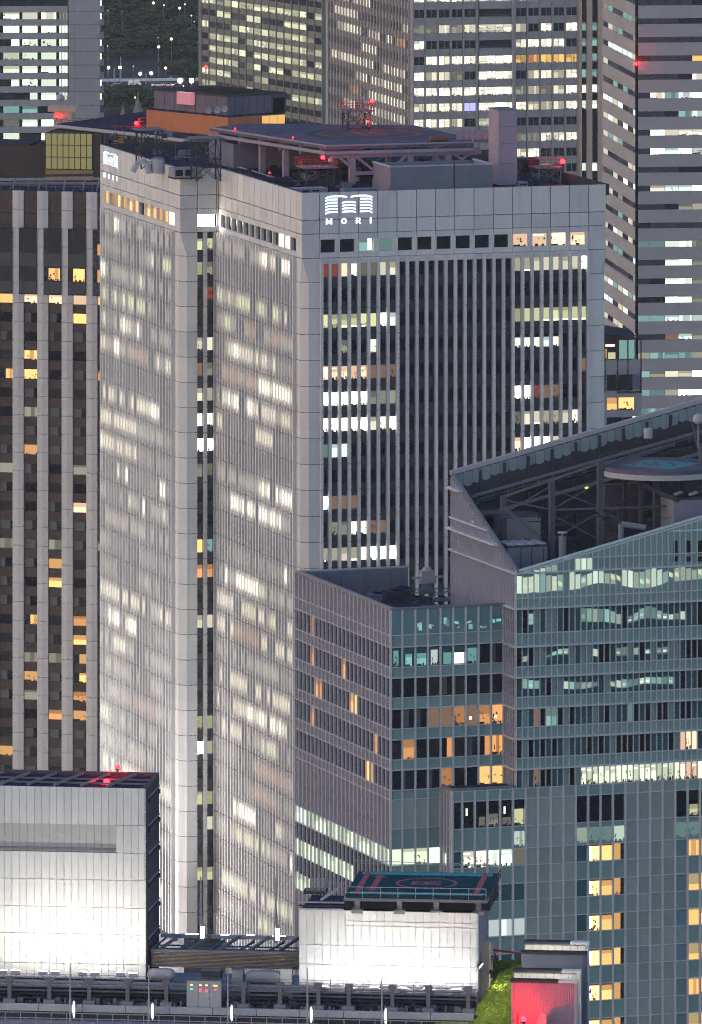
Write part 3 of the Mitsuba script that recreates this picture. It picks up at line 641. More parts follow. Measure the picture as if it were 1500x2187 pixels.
m = MB(); m.bar((0.2, BF2.z(361), 0), (0.2, BF2.z(300), 0), 0.05); m.bar((2.4, BF2.z(361), -2), (2.4, BF2.z(290), -2), 0.05); m.put(k + '__mast', BF2, 'm_steel_grey')
beacon(BF2, 3.75, BF2.z(347, 1), 0.5, 'red light at the right end of the pale tower roof', 0.4)
k = thing('beacon_tower', 'small lattice platform with railing tinted by red glow behind the far edge of the helicopter deck', 'beacon tower')
q = Fr(PX(744, 1512), 1512, U_R)
lattice(k, q, 3.7, 3.0, ZR, q.z(240), 'm_steel_dark')
m = MB(); m.ball((3.0, q.z(221), 0.2), 0.42); m.put(k + '__dome', q, 'm_steel_pale')
beacon(q, 3.9, q.z(218), 0.45, 'red light on the platform behind the helicopter deck')
beacon(q, 3.1, q.z(261), 0.6, 'small red light low under the platform behind the helicopter deck', 0.22, 0.5)
k = thing('lattice_frame', 'dark lattice frame nearest the left end of the pale tower roof', 'steel frame')
q = Fr(PX(302, 1512), 1512, U_R); lattice(k, q, 3.5, 3.0, ZR, q.z(280), 'm_steel_dark', True, False)
k = thing('lattice_frame', 'dark lattice frame beside the slanting left edge of the helicopter deck', 'steel frame')
q = Fr(PX(420, 1490), 1490, U_R); lattice(k, q, 4.0, 3.0, ZR, q.z(298), 'm_steel_dark', True, False)
# rooftop plant
k = thing('roof_tank', 'white barrel tank on the left part of the pale tower roof', 'tank')
q = Fr(PX(337, 1505), 1505, U_R); m = MB(); m.cyl(0, 0, ZR, ZR + 2.3, 1.1, sides=24); m.put(k + '__barrel', q, 'm_steel_pale', smooth=30); m = MB(); m.cyl(0, 0, ZR + 2.3, ZR + 2.6, 1.15, .5, 24); m.put(k + '__lid', q, 'm_grey_wall', smooth=30)
k = thing('duct_bend', 'pale curved duct beside the white tank on the roof', 'duct')
m = MB(); pr = [(-4.2, ZR + .3), (-3.6, ZR + 1.5), (-2.6, ZR + 2.1), (-1.8, ZR + 1.5), (-1.5, ZR)]
for a, b in zip(pr[:-1], pr[1:]): m.bar((a[0], a[1], .2), (b[0], b[1], .2), 0.5, 8)
m.put(k, q, 'm_steel_pale', smooth=40)
def machine(key, lab, fr, w, h, dep, mat='m_roof_pale', cat='machine'):
    k = thing(key, lab, cat); bx(k + '__casing', fr, 0, w, ZR + .25, ZR + h, -dep, 0, mat); bx(k + '__base', fr, -.1, w + .1, ZR, ZR + .25, -dep - .1, .1, 'm_steel_dark')
    for i in range(int(w / 1.6)): bx(k + '__grille', fr, .25 + i * 1.6, 1.45 + i * 1.6, ZR + .5, ZR + h - .25, 0.003, .05, 'm_black')
    return k
machine('roof_machine', 'covered machine in the hollow of the roof left of the helicopter deck', Fr(PX(372, 1494), 1494, U_R), 4.6, 1.7, 3)
machine('roof_machine', 'low machine below the slanting edge of the helicopter deck', Fr(PX(560, 1482), 1482, U_R), 5, 1.1, 3, 'm_roof_dark')
machine('roof_machine', 'low pale machine behind the corner lattice frame', Fr(PX(622, 1466), 1466, U_R), 6, 1.0, 3)
machine('roof_machine', 'low pale machine at the foot of the helicopter deck columns', Fr(PX(735, 1462), 1462, U_R), 5.0, 1.3, 2.2, 'm_grey_wall')
machine('roof_machine', 'small pale machine at the foot of the mauve shaft', Fr(PX(1108, 1478), 1478, U_R), 1.6, 1.0, 1.4)
machine('roof_machine', 'dark louvred machine far back on the right of the pale tower roof', Fr(PX(1112, 1500), 1500, U_R), 3.2, 2.6, 3, 'm_steel_dark')
k = thing('roof_pipe', 'long bent pipe running along the roof edge of the pale tower', 'pipe')
m = MB()
for a, b in zip([(478, 352), (520, 360), (560, 372), (600, 384)], [(520, 360), (560, 372), (600, 384), (640, 389)]):
    A, B = loc(DF, *a, ZR + .5), loc(DF, *b, ZR + .5); m.bar((A[0], ZR + .5, A[1]), (B[0], ZR + .5, B[1]), 0.12)
m.put(k, DF, 'm_steel_pale')
for i, (x, y) in enumerate(((502, 279), (626, 298), (576, 373))):
    q = frame_at(x, y, ZD if i < 2 else ZR + .6)
    beacon(q, 0, (ZD if i < 2 else ZR + .6) + 0.25, 0, ['tiny red lamp at the far end of the helicopter deck edge', 'tiny red lamp at the middle of the helicopter deck edge', 'tiny red lamp low on the roof below the deck'][i], 0.13, 0.3)
k = thing('orange_raft', 'orange rolled safety net at the right end of the helicopter deck', 'net roll')
q = frame_at(920, 304, ZD); m = MB(); m.bar((0, ZD + .45, -.4), (3.0, ZD + .45, -.4), 0.42, 10); m.put(k, q, 'm_orange_paint', smooth=40)

# small clutter spread over the roof: cable trays, ducts, boxes
k = thing('roof_clutter', 'dark jumble of pipes, trays and small boxes over the pale tower roof', 'pipes')
Rc = random.Random(21); labels[k]['kind'] = 'stuff'
for mat, nn in (('m_steel_dark', 150), ('m_steel_grey', 80), ('m_roof_pale', 34)):
    m = MB()
    for i in range(nn):
        x = Rc.uniform(225, 1240); t_ = (x - 225) / 430 if x < 655 else 1
        y0 = (318 + 95 * t_ if x < 655 else 411 - 15 * (x - 655) / 600) - Rc.uniform(3, 60) * (.5 if x > 1100 or x < 330 else 1)
        s, d = loc(DF, x, y0, ZR)
        q = DF.p(s, d)
        if (q - R.o) @ R.n > -1.2 or (q - R.o) @ R.u > sE - 1.5 or ((q - LV.o) @ LV.n > -1.0 and (q - LV.o) @ LV.u > sC) or (q - LW.o) @ LW.n > -1.0 or ((q - N.o) @ N.n > -1 and (q - N.o) @ N.u < 0): continue
        h = Rc.uniform(.15, 1.0)
        if Rc.random() < .5: m.box(s, s + Rc.uniform(.3, 2.2), ZR, ZR + h, d - Rc.uniform(.3, 1.2), d)
        else: m.bar((s, ZR + h, d), (s + Rc.uniform(-3, 3), ZR + h, d - Rc.uniform(0, 3)), Rc.uniform(.04, .12))
        if Rc.random() < .3: m.bar((s, ZR, d), (s, ZR + Rc.uniform(1, 2.6), d), .05)
    m.put(k, DF, mat) if k not in scene else m.put(k + '__piece', DF, mat)
for i, (x, y, h) in enumerate(((590, 300, 5), (684, 318, 6), (905, 262, 4), (1055, 280, 5))):
    q = frame_at(x, y + 20, ZR); k = thing('antenna', ['thin antenna over the left part of the helicopter deck', 'thin antenna near the front corner lattice frame', 'thin antenna behind the helicopter deck, right of the far platform', 'thin antenna beside the mauve shaft'][i], 'antenna')
    m = MB(); m.bar((0, ZR, 0), (0, q.z(y - 8, 0), 0), .06); m.bar((-.5, q.z(y, 0), 0), (.5, q.z(y, 0), 0), .03); m.put(k, q, 'm_steel_grey')
# ------------------------------------------------------------------ the hotel on the left
HO = Fr(PX(183, 1600), 1600, (0.97, -0.245))
hotel = thing('hotel', 'hotel tower of white pilasters and brown window bays at the left edge', 'tower')
hz = lambda y: HO.z(y, 0)
HT = hz(411)
hs = lambda x: HO.s(x)
m = MB(); m.box(-30, hs(232), 0, HT - 0.2, -18, -0.85); m.put(hotel + '__core', HO, 'm_core')
HP = hs(183) - hs(130.5)                                # bay to bay
fl = 40.4 / 12.5
z0r = hz(632)                                           # top of the first ordinary window row (at the x=155..183 bay)
ztopbay, zbotbay = hz(490), hz(633)
bays = [(-1 - i) * HP for i in range(-1, 4)]            # left edge of the pilaster of each bay
hlit = {0: 'OpppO', 1: '.O...', 3: '...O.', 4: 'o..Oh', 6: '...d.', 8: '...O.', 11: '.P...', 14: '..O..', 15: '..O..', 17: '.o.h.', 18: '.O...', 19: '.hdd.', 20: '.h.O.', 21: '.o.d.', 22: '.Oo..', 24: '....O', 9: '.d..d', 13: 'd.d.d'}
m = MB(); m.box(-30, hs(232), 0, HT, -0.85, -0.62); m.put(hotel + '__wall', HO, 'm_brown')
for i in range(-1, 5):
    pl = -i * HP                                        # pilaster spans pl-? .. ; i=0 pilaster at x 184..208
    a, b = hs(184) + pl, hs(207.5) + pl
    mm = MB()
    for k in range(0, 40):
        z = HT - 3.2 * (k + 1)
        if z < 20: break
        mm.prism([(a, -0.6), (b, -0.6), (b, -0.05), ((a + b) / 2, 0.16), (a, -0.05)], z + 0.03, z + fl - 0.06)
    mm.put(hotel + '__pilaster', HO, 'm_brick_pale')
for j in range(5):                                      # bays: j=0 is right of x=207, j=1: 155..183, j=2: 104..131 ...
    a, b = hs(207.5) - j * HP + 0.05, hs(184) - (j - 1) * HP - 0.05
    if j == 0: b = hs(228)
    dz = 0
    # tall panel above, oriel, then window rows
    bx(hotel + '__panel', HO, a, b, ztopbay, HT - 0.06, -0.6, -0.3, 'm_brown')
    bx(hotel + '__panel', HO, a, b, ztopbay + 2.4, ztopbay + 2.5, -0.3, -0.28, 'm_black')
    oa = a - 0.75
    bx(hotel + '__bay_window', HO, oa, b, zbotbay + 0.05, ztopbay, -0.6, 0.35, 'm_glass_dark_b')
    bx(hotel + '__bay_window__spandrel', HO, oa + .05, b - .05, hz(629), hz(604), 0.353, 0.40, 'm_spandrel')
    bx(hotel + '__bay_window__spandrel', HO, oa + .05, b - .05, hz(572), hz(544), 0.353, 0.40, 'm_spandrel')
    bx(hotel + '__bay_window__mullion', HO, oa + .75, oa + .87, zbotbay, ztopbay, 0.353, 0.44, 'm_steel_dark')
    if j == 0: glow(hotel + '__lit_window', HO, a, b, hz(545), hz(522), 0.42, 'o'); glow(hotel + '__lit_window', HO, a, b, hz(603), hz(576), 0.42, 'o')
    if j in (1, 2): lit(hotel + '__lit_window', HO, oa + .95, b - .1, hz(602), hz(575), 0.42, 'O', 1.0)
    for r in range(26):
        z1 = z0r - r * fl; z0 = z1 - 1.62
        c = hlit.get(r, '.....')[j]
        c = c if c != 'p' else 'P'
        cs = {'O': 'O', 'P': 'P', 'o': 'o', 'd': 'd', 'h': 'O'}.get(c)
        if cs:
            aa = a + (b - a) * 0.45 if c == 'h' else a
            if c == 'h': bx(hotel + '__window', HO, a, aa, z0, z1, -0.62, -0.55, 'm_glass_dark_b')
            lit(hotel + '__lit_window', HO, aa, b, z0, z1, -0.5, cs, 0.6 if c != 'd' else 0)
        else:
            bx(hotel + '__window', HO, a, b, z0, z1, -0.62, -0.52, 'm_glass_dark' if rng.random() < .3 else 'm_glass_dark_b')
            if rng.random() < 0.6: bx(hotel + '__curtain', HO, a + .05, a + (b - a) * rng.uniform(.3, .95), z0 + .05, z1 - .05, -0.515, -0.505, 'm_curtain')
        bx(hotel + '__spandrel', HO, a, b, z0 - 1.60, z0 - 0.02, -0.6, -0.38, 'm_brown')
# roof of the hotel front: slab, ribs, railings
m = MB(); m.box(-30, hs(232), HT - 0.25, HT, -18, -0.6); m.put(hotel + '__roof', HO, 'm_roof_dark')
m = MB(); rail(m, [(-30, HT, -1.2), (hs(232), HT, -1.2)], 1.5, 0.05, 1.6, 1); m.put(hotel + '__railing', HO, 'm_steel_grey')
for i, (d0, h) in enumerate(((-5, .9), (-8, 1.5), (-10.5, 2.0))):
    m = MB(); m.bar((-30, HT + h * .45, d0), (hs(232), HT + h, d0 - 2.5), 0.28); m.put(hotel + '__gutter', HO, ['m_steel_grey', 'm_roof_pale', 'm_steel_dark'][i])
for x in (20, 75, 128, 170, 200):
    m = MB(); m.bar((hs(x), HT, -2), (hs(x), HT + 1.7, -3.6), 0.16); m.put(hotel + '__rib', HO, 'm_steel_grey')
# ---- the low rotated blocks on the hotel's roof
ZS = 158.5
rb = thing('rooftop_restaurant', 'olive glazed restaurant box under a wide flat roof on top of the hotel', 'rooftop building')
Q = Fr(PX(97, 1660), 1660, (0.985, -0.17))
gb0, gb1 = Q.z(362, 1), Q.z(285, 1)
w = Q.s(197)
m = MB(); m.box(0, Q.s(217), gb0 - 9, gb1, -9, -0.3); m.put(rb + '__wall', Q, 'm_brown')
for i in range(8):
    for j in range(3):
        a, b = w * i / 8, w * (i + 1) / 8; z0, z1 = gb0 + (gb1 - gb0) * j / 3, gb0 + (gb1 - gb0) * (j + 1) / 3
        glow(rb + '__lit_pane', Q, a + .06, b - .06, z0 + .06, z1 - .06, -0.15, 'u')
m = MB()
for i in range(9): m.box(w * i / 8 - .06, w * i / 8 + .06, gb0, gb1, -0.3, 0)
for j in range(4): z = gb0 + (gb1 - gb0) * j / 3; m.box(0, w, z - .06, z + .06, -0.29, -0.01)
m.put(rb + '__frame', Q, 'm_steel_dark')
bx(rb + '__base_board', Q, 0, w + .2, gb0 - 1.9, gb0 - 0.1, -0.28, 0.1, 'm_gold_board')
sl = [onplane(x, y, ZS) for x, y in ((117, 266), (278, 283), (440, 303), (660, 296), (640, 262), (313, 238))]
m = MB(); m.prism([(q[0], -q[1]) for q in sl], ZS - 0.15, ZS); m.put(rb + '__roof', WORLD, 'm_roof_dark')
m = MB()
for a, b in zip(sl[:3], sl[1:4]): m.bar((a[0], ZS - .35, -a[1]), (b[0], ZS - .35, -b[1]), 0.34, 6)
m.put(rb + '__fascia', WORLD, 'm_steel_pale', smooth=30)
m = MB(); rail(m, [(q[0], ZS, -q[1] - 1.0) for q in (sl[0], sl[1], sl[2])], 0.9, 0.05, 2.0, 1); m.put(rb + '__railing', WORLD, 'm_steel_dark')
bk = Fr(sl[0][0], sl[0][1], sl[2] - sl[0])
L = np.linalg.norm(sl[2] - sl[0])
m = MB(); m.box(3.5, L, ZS - 12, ZS - 0.6, -8, -3.2); m.put(rb + '__louvre_wall', bk, 'm_gold_board')
for q in range(10): bx(rb + '__louvre', bk, 10, L, ZS - 1.2 - q * .45, ZS - 1.0 - q * .45, -3.2, -3.0, 'm_brown')
for x in (127, 173, 222, 270, 330): s = bk.s(x, -1.4); bx(rb + '__column', bk, s - .45, s + .45, ZS - 12, ZS - .5, -2, -1.2, 'm_grey_wall')
k = thing('brown_block', 'windowless dark brown roof block at the far left behind the hotel roof railing', 'rooftop building')
q = Fr(PX(40, 1665), 1665, (0.985, -0.17)); m = MB(); m.box(-14, 5.0, 130, q.z(312), -10, 0); m.put(k + '__wall', q, 'm_brown'); m = MB(); m.box(-14.2, 2, q.z(312), q.z(309), -10.2, .2); m.put(k + '__coping', q, 'm_steel_dark')
m = MB(); m.hull([(5, 130, 0), (5, 130, -6), (9, 130, -6), (9, 130, -1), (5, q.z(312), 0), (5, q.z(312), -6), (8, q.z(300), -6), (8, q.z(300), -2)]); m.put(k + '__wall', q, 'm_brown_wall')
ob = thing('orange_block', 'flat orange-walled block on the hotel roof, gold lit at its right end', 'rooftop building')
c0 = onplane(487, 293, ZS); OF = Fr(c0[0], c0[1], onplane(620, 284, ZS) - c0)      # right-hand wall
ot = OF.z(252)
w = OF.s(609)
OL = Fr(c0[0], c0[1], -(onplane(313, 275.5, ZS) - c0))                                # left-hand wall: s<0 to the left
wl = OL.s(313)
cc = [OF.p(0), OF.p(w), OF.p(w) + OL.p(wl) - c0, OL.p(wl)]
m = MB(); m.prism([(q[0], -q[1]) for q in cc], ZS - 3, ot); m.put(ob + '__wall', WORLD, 'm_orange_wall')
m = MB(); m.prism([(q[0], -q[1]) for q in cc], ot + .004, ot + 0.18); m.put(ob + '__roof', WORLD, 'm_roof_dark')
for a, b in ((559, 575), (575.5, 592), (592.5, 608)): glow(ob + '__lit_panel', OF, OF.s(a), OF.s(b), ot - 3.4, ot - .1, 0.1, 'a')  # light on the gold cladding, put in as glowing panels
ub = thing('upper_block', 'purple grey panelled block on top of the orange block, dark opening at its right', 'rooftop building')
c1 = onplane(485, 252, ot) + np.array([0.0, 2.5]); UF = Fr(c1[0], c1[1], OF.u); UL = Fr(c1[0], c1[1], OL.u)
ut = UF.z(208); w = UF.s(611); wl = UL.s(330)
cc = [UF.p(0), UF.p(w), UF.p(w) + UL.p(wl) - c1, UL.p(wl)]
m = MB(); m.prism([(q[0], -q[1]) for q in cc], ot, ut); m.put(ub + '__wall', WORLD, 'm_brown_wall')
m = MB(); m.prism([(q[0], -q[1]) for q in cc], ut + .004, ut + .22); m.put(ub + '__roof', WORLD, 'm_steel_dark')
m = MB(); m.prism([(q[0], -q[1]) for q in [UF.p(1, -2), UF.p(w - 2, -2), (UF.p(w) + UL.p(wl) - c1) * .75 + c1 * .25, UL.p(wl * .7, -2)]], ut + .224, ut + .25); m.put(ub + '__roof_garden', WORLD, 'm_leaf')
for i in range(7): bx(ub + '__panel', UL, wl + (-wl) * i / 7 + .06, wl - wl * (i + 1) / 7 - .06, ot + .2, ut - .15, 0.003, .09, 'm_purple_panel')
for i in range(6): bx(ub + '__panel', UF, w * .75 * i / 6 + .06, w * .75 * (i + 1) / 6 - .06, ot + .2, ut - .15, .003, .09, 'm_purple_panel')
bx(ub + '__opening', UF, w * .78, w * .97, ot + .2, ut - .7, 0.003, 0.08, 'm_black')
glowbox(ub + '__lit_box', UL, UL.s(386), UL.s(417), UL.z(227, -6), UL.z(201, -6), 0.1, 0.9, 'k')
for i, (x, y) in enumerate(((445, 236), (463.5, 235), (479, 233))):
    k = thing('satellite_dish', ['leftmost of the three pale dishes on the orange block', 'middle one of the three pale dishes on the orange block', 'rightmost of the three pale dishes on the orange block'][i], 'satellite dish')
    fr = Fr(PX(x, UL.p(UL.s(x), 1)[1] - 1), UL.p(UL.s(x), 1)[1] - 1, (1, 0.1)); z = fr.z(y)
    m = MB(); n = 20; an = np.arange(n) * 2 * math.pi / n
    rr = np.stack([.62 * np.cos(an), z + .62 * np.sin(an), an * 0 + .15], 1); r2 = rr.copy(); r2[:, 2] -= .1; r2[:, :2] = [0, z] + (r2[:, :2] - [0, z]) * .9
    v = np.vstack([rr, r2, [[0, z, -.1]], [[0, z, -.2]]]); f = []
    for a in range(n): b = (a + 1) % n; f += [[a, b, 2 * n], [n + b, n + a, 2 * n + 1], [b, a, n + a], [b, n + a, n + b]]
    m.raw(v, f); m.put(k + '__dish', fr, 'm_steel_pale', smooth=40)
    m = MB(); m.bar((0, ot + .18, -.4), (0, z, -.25), .07); m.bar((0, z, -.1), (0, z, .5), .03); m.put(k + '__stand', fr, 'm_steel_grey')
fr = Fr(PX(440, 1655), 1655, (1, 0)); m = MB()
k = beacon(fr, 0, fr.z(144), 0, 'red light on the thin mast of the orange block', .26, 3.9)
k = thing('mast_pedestal', 'pinkish pedestal with a wide cap at the left end of the flat hotel roof', 'pedestal')
fr = Fr(PX(110, 1690), 1690, (1, -0.1)); w = fr.s(160)
bx(k + '__shaft', fr, .4, w - .6, ZS - 12, fr.z(239), -3, 0, 'm_conc_beige'); bx(k + '__cap', fr, -.6, w + .2, fr.z(239), fr.z(228), -3.6, .6, 'm_conc_beige')
for x, y, r in ((128, 210, 9), (145, 207, 4), (144.5, 214, 4)):
    m = MB(); z = fr.z(y); s = fr.s(x); m.ball((s, z, -.5), r / 11.8, 1.0); m.bar((s, fr.z(228), -.5), (s, z, -.5), .12); m.put(k + '__dish', fr, 'm_steel_pale', smooth=True)
beacon(fr, fr.s(123), fr.z(250), .8, 'leftmost red light, on the pink pedestal', .2, .6)
fr = frame_at(290, 271, ZS); beacon(fr, 0, fr.z(264), .4, 'red light in the middle of the flat hotel roof', .38, .5)
k = thing('beacon_cage', 'frame tinted by the red light beside it, in the middle of the flat hotel roof', 'frame')
m = MB()
for z in (.2, .9, 1.5): m.bar((.6, ZS + z, 0), (2.2, ZS + z, 0), .07)
for s in (.6, 2.2): m.bar((s, ZS, 0), (s, ZS + 1.5, 0), .07)
m.put(k, fr, 'm_red_tint')  # red light from the beacon is put into the frame colour
for i, (x, y, sc) in enumerate(((295, 212, 1.0), (263, 232, .8))):
    k = thing('turret', ['taller pointed turret behind the flat hotel roof', 'shorter pointed turret behind the flat hotel roof'][i], 'turret')
    fr = Fr(PX(x, 1800), 1800, (0.8, -.6)); z = fr.z(y)
    m = MB(); prof = [(1.4, -4.2), (.95, -2.9), (.6, -1.8), (.35, -.7), (.12, 0.2), (.04, 1.4)]
    for (r0, a), (r1, b) in zip(prof[:-1], prof[1:]): m.cyl(0, 0, z + a * sc, z + b * sc, r0 * 1.25 * sc, r1 * 1.25 * sc, 8)
    m.put(k + '__roof', fr, 'm_conc_dark'); m = MB(); m.cyl(0, 0, 120, z - 4.2 * sc, 1.5 * sc, sides=8); m.put(k + '__shaft', fr, 'm_conc_warm')

# ------------------------------------------------------------------ far towers
def rowlook(pattern, i): return pattern[i % len(pattern)] if pattern else '.'
def wall_of(key, fr, s0, s1, z0, z1, dep, mat):
    m = MB(); m.box(s0, s1, z0, z1, -dep, 0); return m.put(key, fr, mat)
# A: top left
A = Fr(PX(148, 2800), 2800, (0.999, 0.03))
far = thing('banded_tower', 'far grey tower with white-lit window bands and a blank end slab, top left corner', 'tower')
ph = 28.6 / 7.143
wall_of(far + '__wall', A, A.s(-70), A.s(149), 0, A.z(-60), 30, 'm_conc_dark')
wall_of(far + '__end_slab', A.at(0, 1.6), A.s(147), A.s(214), 0, A.z(-60), 30, 'm_conc_far')
arow = {1: 'gWWd', 2: 'GGGG', 3: 'hGGG', 4: 'gGGG', 5: 'gGGG', 6: 'hGGG', 7: '.hGg', 8: 'tt..', 9: 'dGG.', 10: 'G.G.', 11: 'GG..', 12: 'G...'}
for r in range(-2, 22):
    zt = A.z(-2.3 + 28.6 * r); zb = zt - 2.15
    m = MB(); m.box(A.s(-70), A.s(145), zb - 1.85, zb, -.5, 1.2); m.put(far + '__spandrel', A, 'm_conc_far')
    bx(far + '__glass', A, A.s(-70), A.s(145), zb, zt, 0.003, .1, 'm_glass_far')
    pt = arow.get(r, '....')
    for i, (a, b) in enumerate(((7, 41), (48, 80), (88, 120))):
        c = pt[i]
        if c == '.': continue
        if c == 'h': a = (a + b) / 2; c = 'G'
        lit(far + '__lit_window', A, A.s(a), A.s(b), zb + .05, zt - .1, .25, c, .25)
    if pt[3] in 'Ggd':
        for a, b in ((127, 131), (133, 138), (139.5, 144)): glow(far + '__lit_window', A, A.s(a), A.s(b), zb, zt, .25, pt[3])
    m = MB(); m.box(A.s(213), A.s(222), zb - 1.85, zb - .3, -8, -1); m.put(far + '__balcony', A.at(0, 1.6), 'm_conc_far')
    if r % 3 != 2: glow(far + '__lit_window', A, A.s(214), A.s(217), zb, zt - .3, -1.5 + 1.6, 'G')
    bx(far + '__joint', A, A.s(149), A.s(214), zt + .2, zt + .32, 1.603, 1.62, 'm_steel_dark')
bx(far + '__joint', A, A.s(158.5), A.s(159), 0, A.z(-60), 1.603, 1.63, 'm_steel_dark')
# B: dark receding front, middle top
B = Fr(PX(690, 2700), 2700, (0.438, -0.899))
far = thing('office_slab', 'far dark grey office block seen edge on, rows of greenish lit windows, top centre', 'tower')
pb = 25.9 / 7.407
wall_of(far + '__wall', B, B.s(424), 0, 0, B.z(-60), 40, 'm_conc_dark')
nb = 16; b0 = B.s(432); bw = -b0 / nb
brow = {-2: '.gggggg.........', -1: '.gggggg.........', 0: 'ggdggggggggggg.w', 1: '..gg..gg...ggg..', 2: 'g...ggggggggggd.', 3: '.gggg.dgggggggdg', 4: '.ggggg.ggggggg.g', 5: '.gggg.dg.gg.gggg', 6: 'gggg...dg.......', 7: 'gg....g.gg..gggg', 8: 'd...............', 9: '................'}
for r in range(-3, 11):
    zt = B.z(31.4 + 25.9 * r, -1); zb = zt - 1.75
    pt = brow.get(r, '.' * 16)
    for i in range(nb):
        a, b = b0 + i * bw + .35, b0 + (i + 1) * bw - .35
        if pt[i] != '.':
            c = {'g': 'V', 'w': 'w'}.get(pt[i], pt[i])
            kk = lit(far + '__lit_window', B, a, b, zb, zt, .12, c, .75, 'm_furn_pale')
        else: bx(far + '__window', B, a, b, zb, zt, .003, .1, 'm_glass_far')
    bx(far + '__ledge', B, b0, 0, zb - .35, zb - .1, 0.003, .25, 'm_conc_dark')
for i in range(nb + 1): bx(far + '__rib', B, b0 + i * bw - .2, b0 + i * bw + .2, 0, B.z(-60), .003, .35, 'm_conc_dark')
# C + D: tower with a narrow-windowed left flank and a broad front
D = Fr(PX(880, 2300), 2300, (0.968, 0.252)); C = D.left()
far = thing('broad_office_tower', 'far warm grey office tower with a broad lit front and a flank of narrow windows, top right of centre', 'tower')
labels[far]['label'] = 'far warm grey office tower with a broad lit front and narrow-windowed flank'
pd = 33.6 / 8.7
sC0 = C.s(696); sD1 = D.s(1289)
m = MB(); m.prism([(q[0], -q[1]) for q in [D.p(0), D.p(sD1), D.p(sD1, sC0), C.p(sC0)]], 0, D.z(-60)); m.put(far + '__wall', WORLD, 'm_conc_warm')
nc = 26; c0_ = C.s(704); cw = (C.s(876) - c0_) / nc
crow = {0: '.' * 26, 1: '..WWWWW.wwwwwW............', 2: '..wwwwwwww..............ww' , 3: '...wwwwwwww..wwww..ww.ooo.', 4: '...........wwwww.......d..', 5: '.wwwwwwwwwwwwww..dwwwwwww.', 6: '.........wwww.wwwwwwwwww..', 7: '.......oood..wwwwwwwwwwww.', 8: '.....wwww.d.wwwwwwwwwwwww.', 9: '............yyyy.yyyyyyyyy'}
for r in range(-1, 11):
    zt = C.z(254 - 33 * (8 - r) , -1); zb = zt - 2.0
    pt = crow.get(r, '.' * 26)
    for i in range(nc):
        a, b = c0_ + i * cw + .38, c0_ + (i + 1) * cw - .38
        c = pt[i]
        if c != '.': glow(far + '__lit_flank_window', C, a, b, zb, zt, .06, vary({'w': 'W', 'W': 'U'}.get(c, c)))
        else: bx(far + '__flank_window', C, a, b, zb, zt, .003, .05, 'm_glass_far')
for i in range(nc + 1): bx(far + '__flank_rib', C, c0_ + i * cw - .3, c0_ + i * cw + .3, 0, D.z(-60), .003, .5, 'm_conc_warm')
dd = lambda x: D.s(x)
cols5 = [883, 909, 936, 963.5, 990.5, 1019]
cols6 = [1100, 1127, 1154, 1181, 1208, 1235]
drow = {-1: ('.....', 'W', '.....'), 0: ('WWWWW', 'W', 'WWWWW'), 1: ('.....', '.', '.....'), 2: ('ddWdw', 'W', 'w.W.X'), 3: ('W....', '.', 'wXXX.'), 4: ('.XXXX', 'X', 'OoOOO'), 5: ('Xwwd.', 'X', '.wXwX'), 6: ('XXXXX', 'X', 'dwdwX'), 7: ('wXXXB', 'X', 'XwwwX'), 8: ('XXXw.', 'w', '.....'), 9: ('.....', '.', 'ddWWX'), 10: ('.....', '.', 'wX...'), 11: ('.....', '.', '..w..')}
for r in range(-2, 14):
    zt = D.z(55.7 + 33.5 * (r - 2), 1); zb = zt - 1.95
    pl = drow.get(r, ('.....', '.', '.....'))
    for cs, pt in ((cols5, pl[0]), (cols6, pl[2])):
        for i in range(5):
            a, b = dd(cs[i]) + .15, dd(cs[i + 1]) - .4
            c = pt[i]
            if c != '.': [lit(far + '__lit_window', D, aa, bb, zb, zt, .1, {'w': 'w', 'd': 'd', 'X': 'U', 'O': 'a'}.get(c, c), .8 if c in 'XWO' else .3, 'm_furn_pale') for aa, bb in ((a, (a + b) / 2 - .03), ((a + b) / 2 + .03, b))]
            else: bx(far + '__window', D, a, b, zb, zt, .003, .08, 'm_glass_far')
            bx(far + '__spandrel', D, a, b, zb - 1.86, zb - .04, .003, .22, 'm_conc_warm')
            m_ = (a + b) / 2
            bx(far + '__mullion', D, m_ - .05, m_ + .05, zb, zt, .12, .2, 'm_conc_warm')
    a, b = dd(1023), dd(1093)
    if pl[1] != '.': [lit(far + '__lit_window', D, a + (b - a) * q / 4 + .03, a + (b - a) * (q + 1) / 4 - .03, zb, zt, .05, {'X': 'U'}.get(pl[1], pl[1]), .8, 'm_furn_pale') for q in range(4)]
    else: bx(far + '__window', D, a, b, zb, zt, .003, .05, 'm_glass_far')
    bx(far + '__balcony', D, a, b, zb - 1.9, zb - .25, .003, .5, 'm_conc_warm')
    m = MB(); rail(m, [(a, zb - .25, .45), (b, zb - .25, .45)], .75, .05, 2.2, 1); m.put(far + '__railing', D, 'm_steel_grey')
    for x0, x1 in ((1241, 1251.5), (1263.5, 1275)):
        c = 'G' if r in (-1, 0, 6, 7, 11) else 't' if r in (2, 3, 5, 4) else '.'
        if c != '.': lit(far + '__lit_window', D, dd(x0), dd(x1), zb, zt, .05, c, .3)
for x in cols5 + cols6: bx(far + '__column', D, dd(x) - .28, dd(x) + .08, 0, D.z(-60), .003, .6, 'm_conc_warm')
bx(far + '__column', D, dd(1093), dd(1099), 0, D.z(-60), .003, 1.6, 'm_conc_warm')
for x0, x1 in ((1236, 1241), (1252, 1263), (1276, 1289)): bx(far + '__column', D, dd(x0), dd(x1), 0, D.z(-60), .003, 1.1, 'm_conc_beige')
for x0, x1 in ((1241, 1252), (1263, 1276)): bx(far + '__dark_strip', D, dd(x0), dd(x1), 0, D.z(-60), .003, .03, 'm_glass_far')
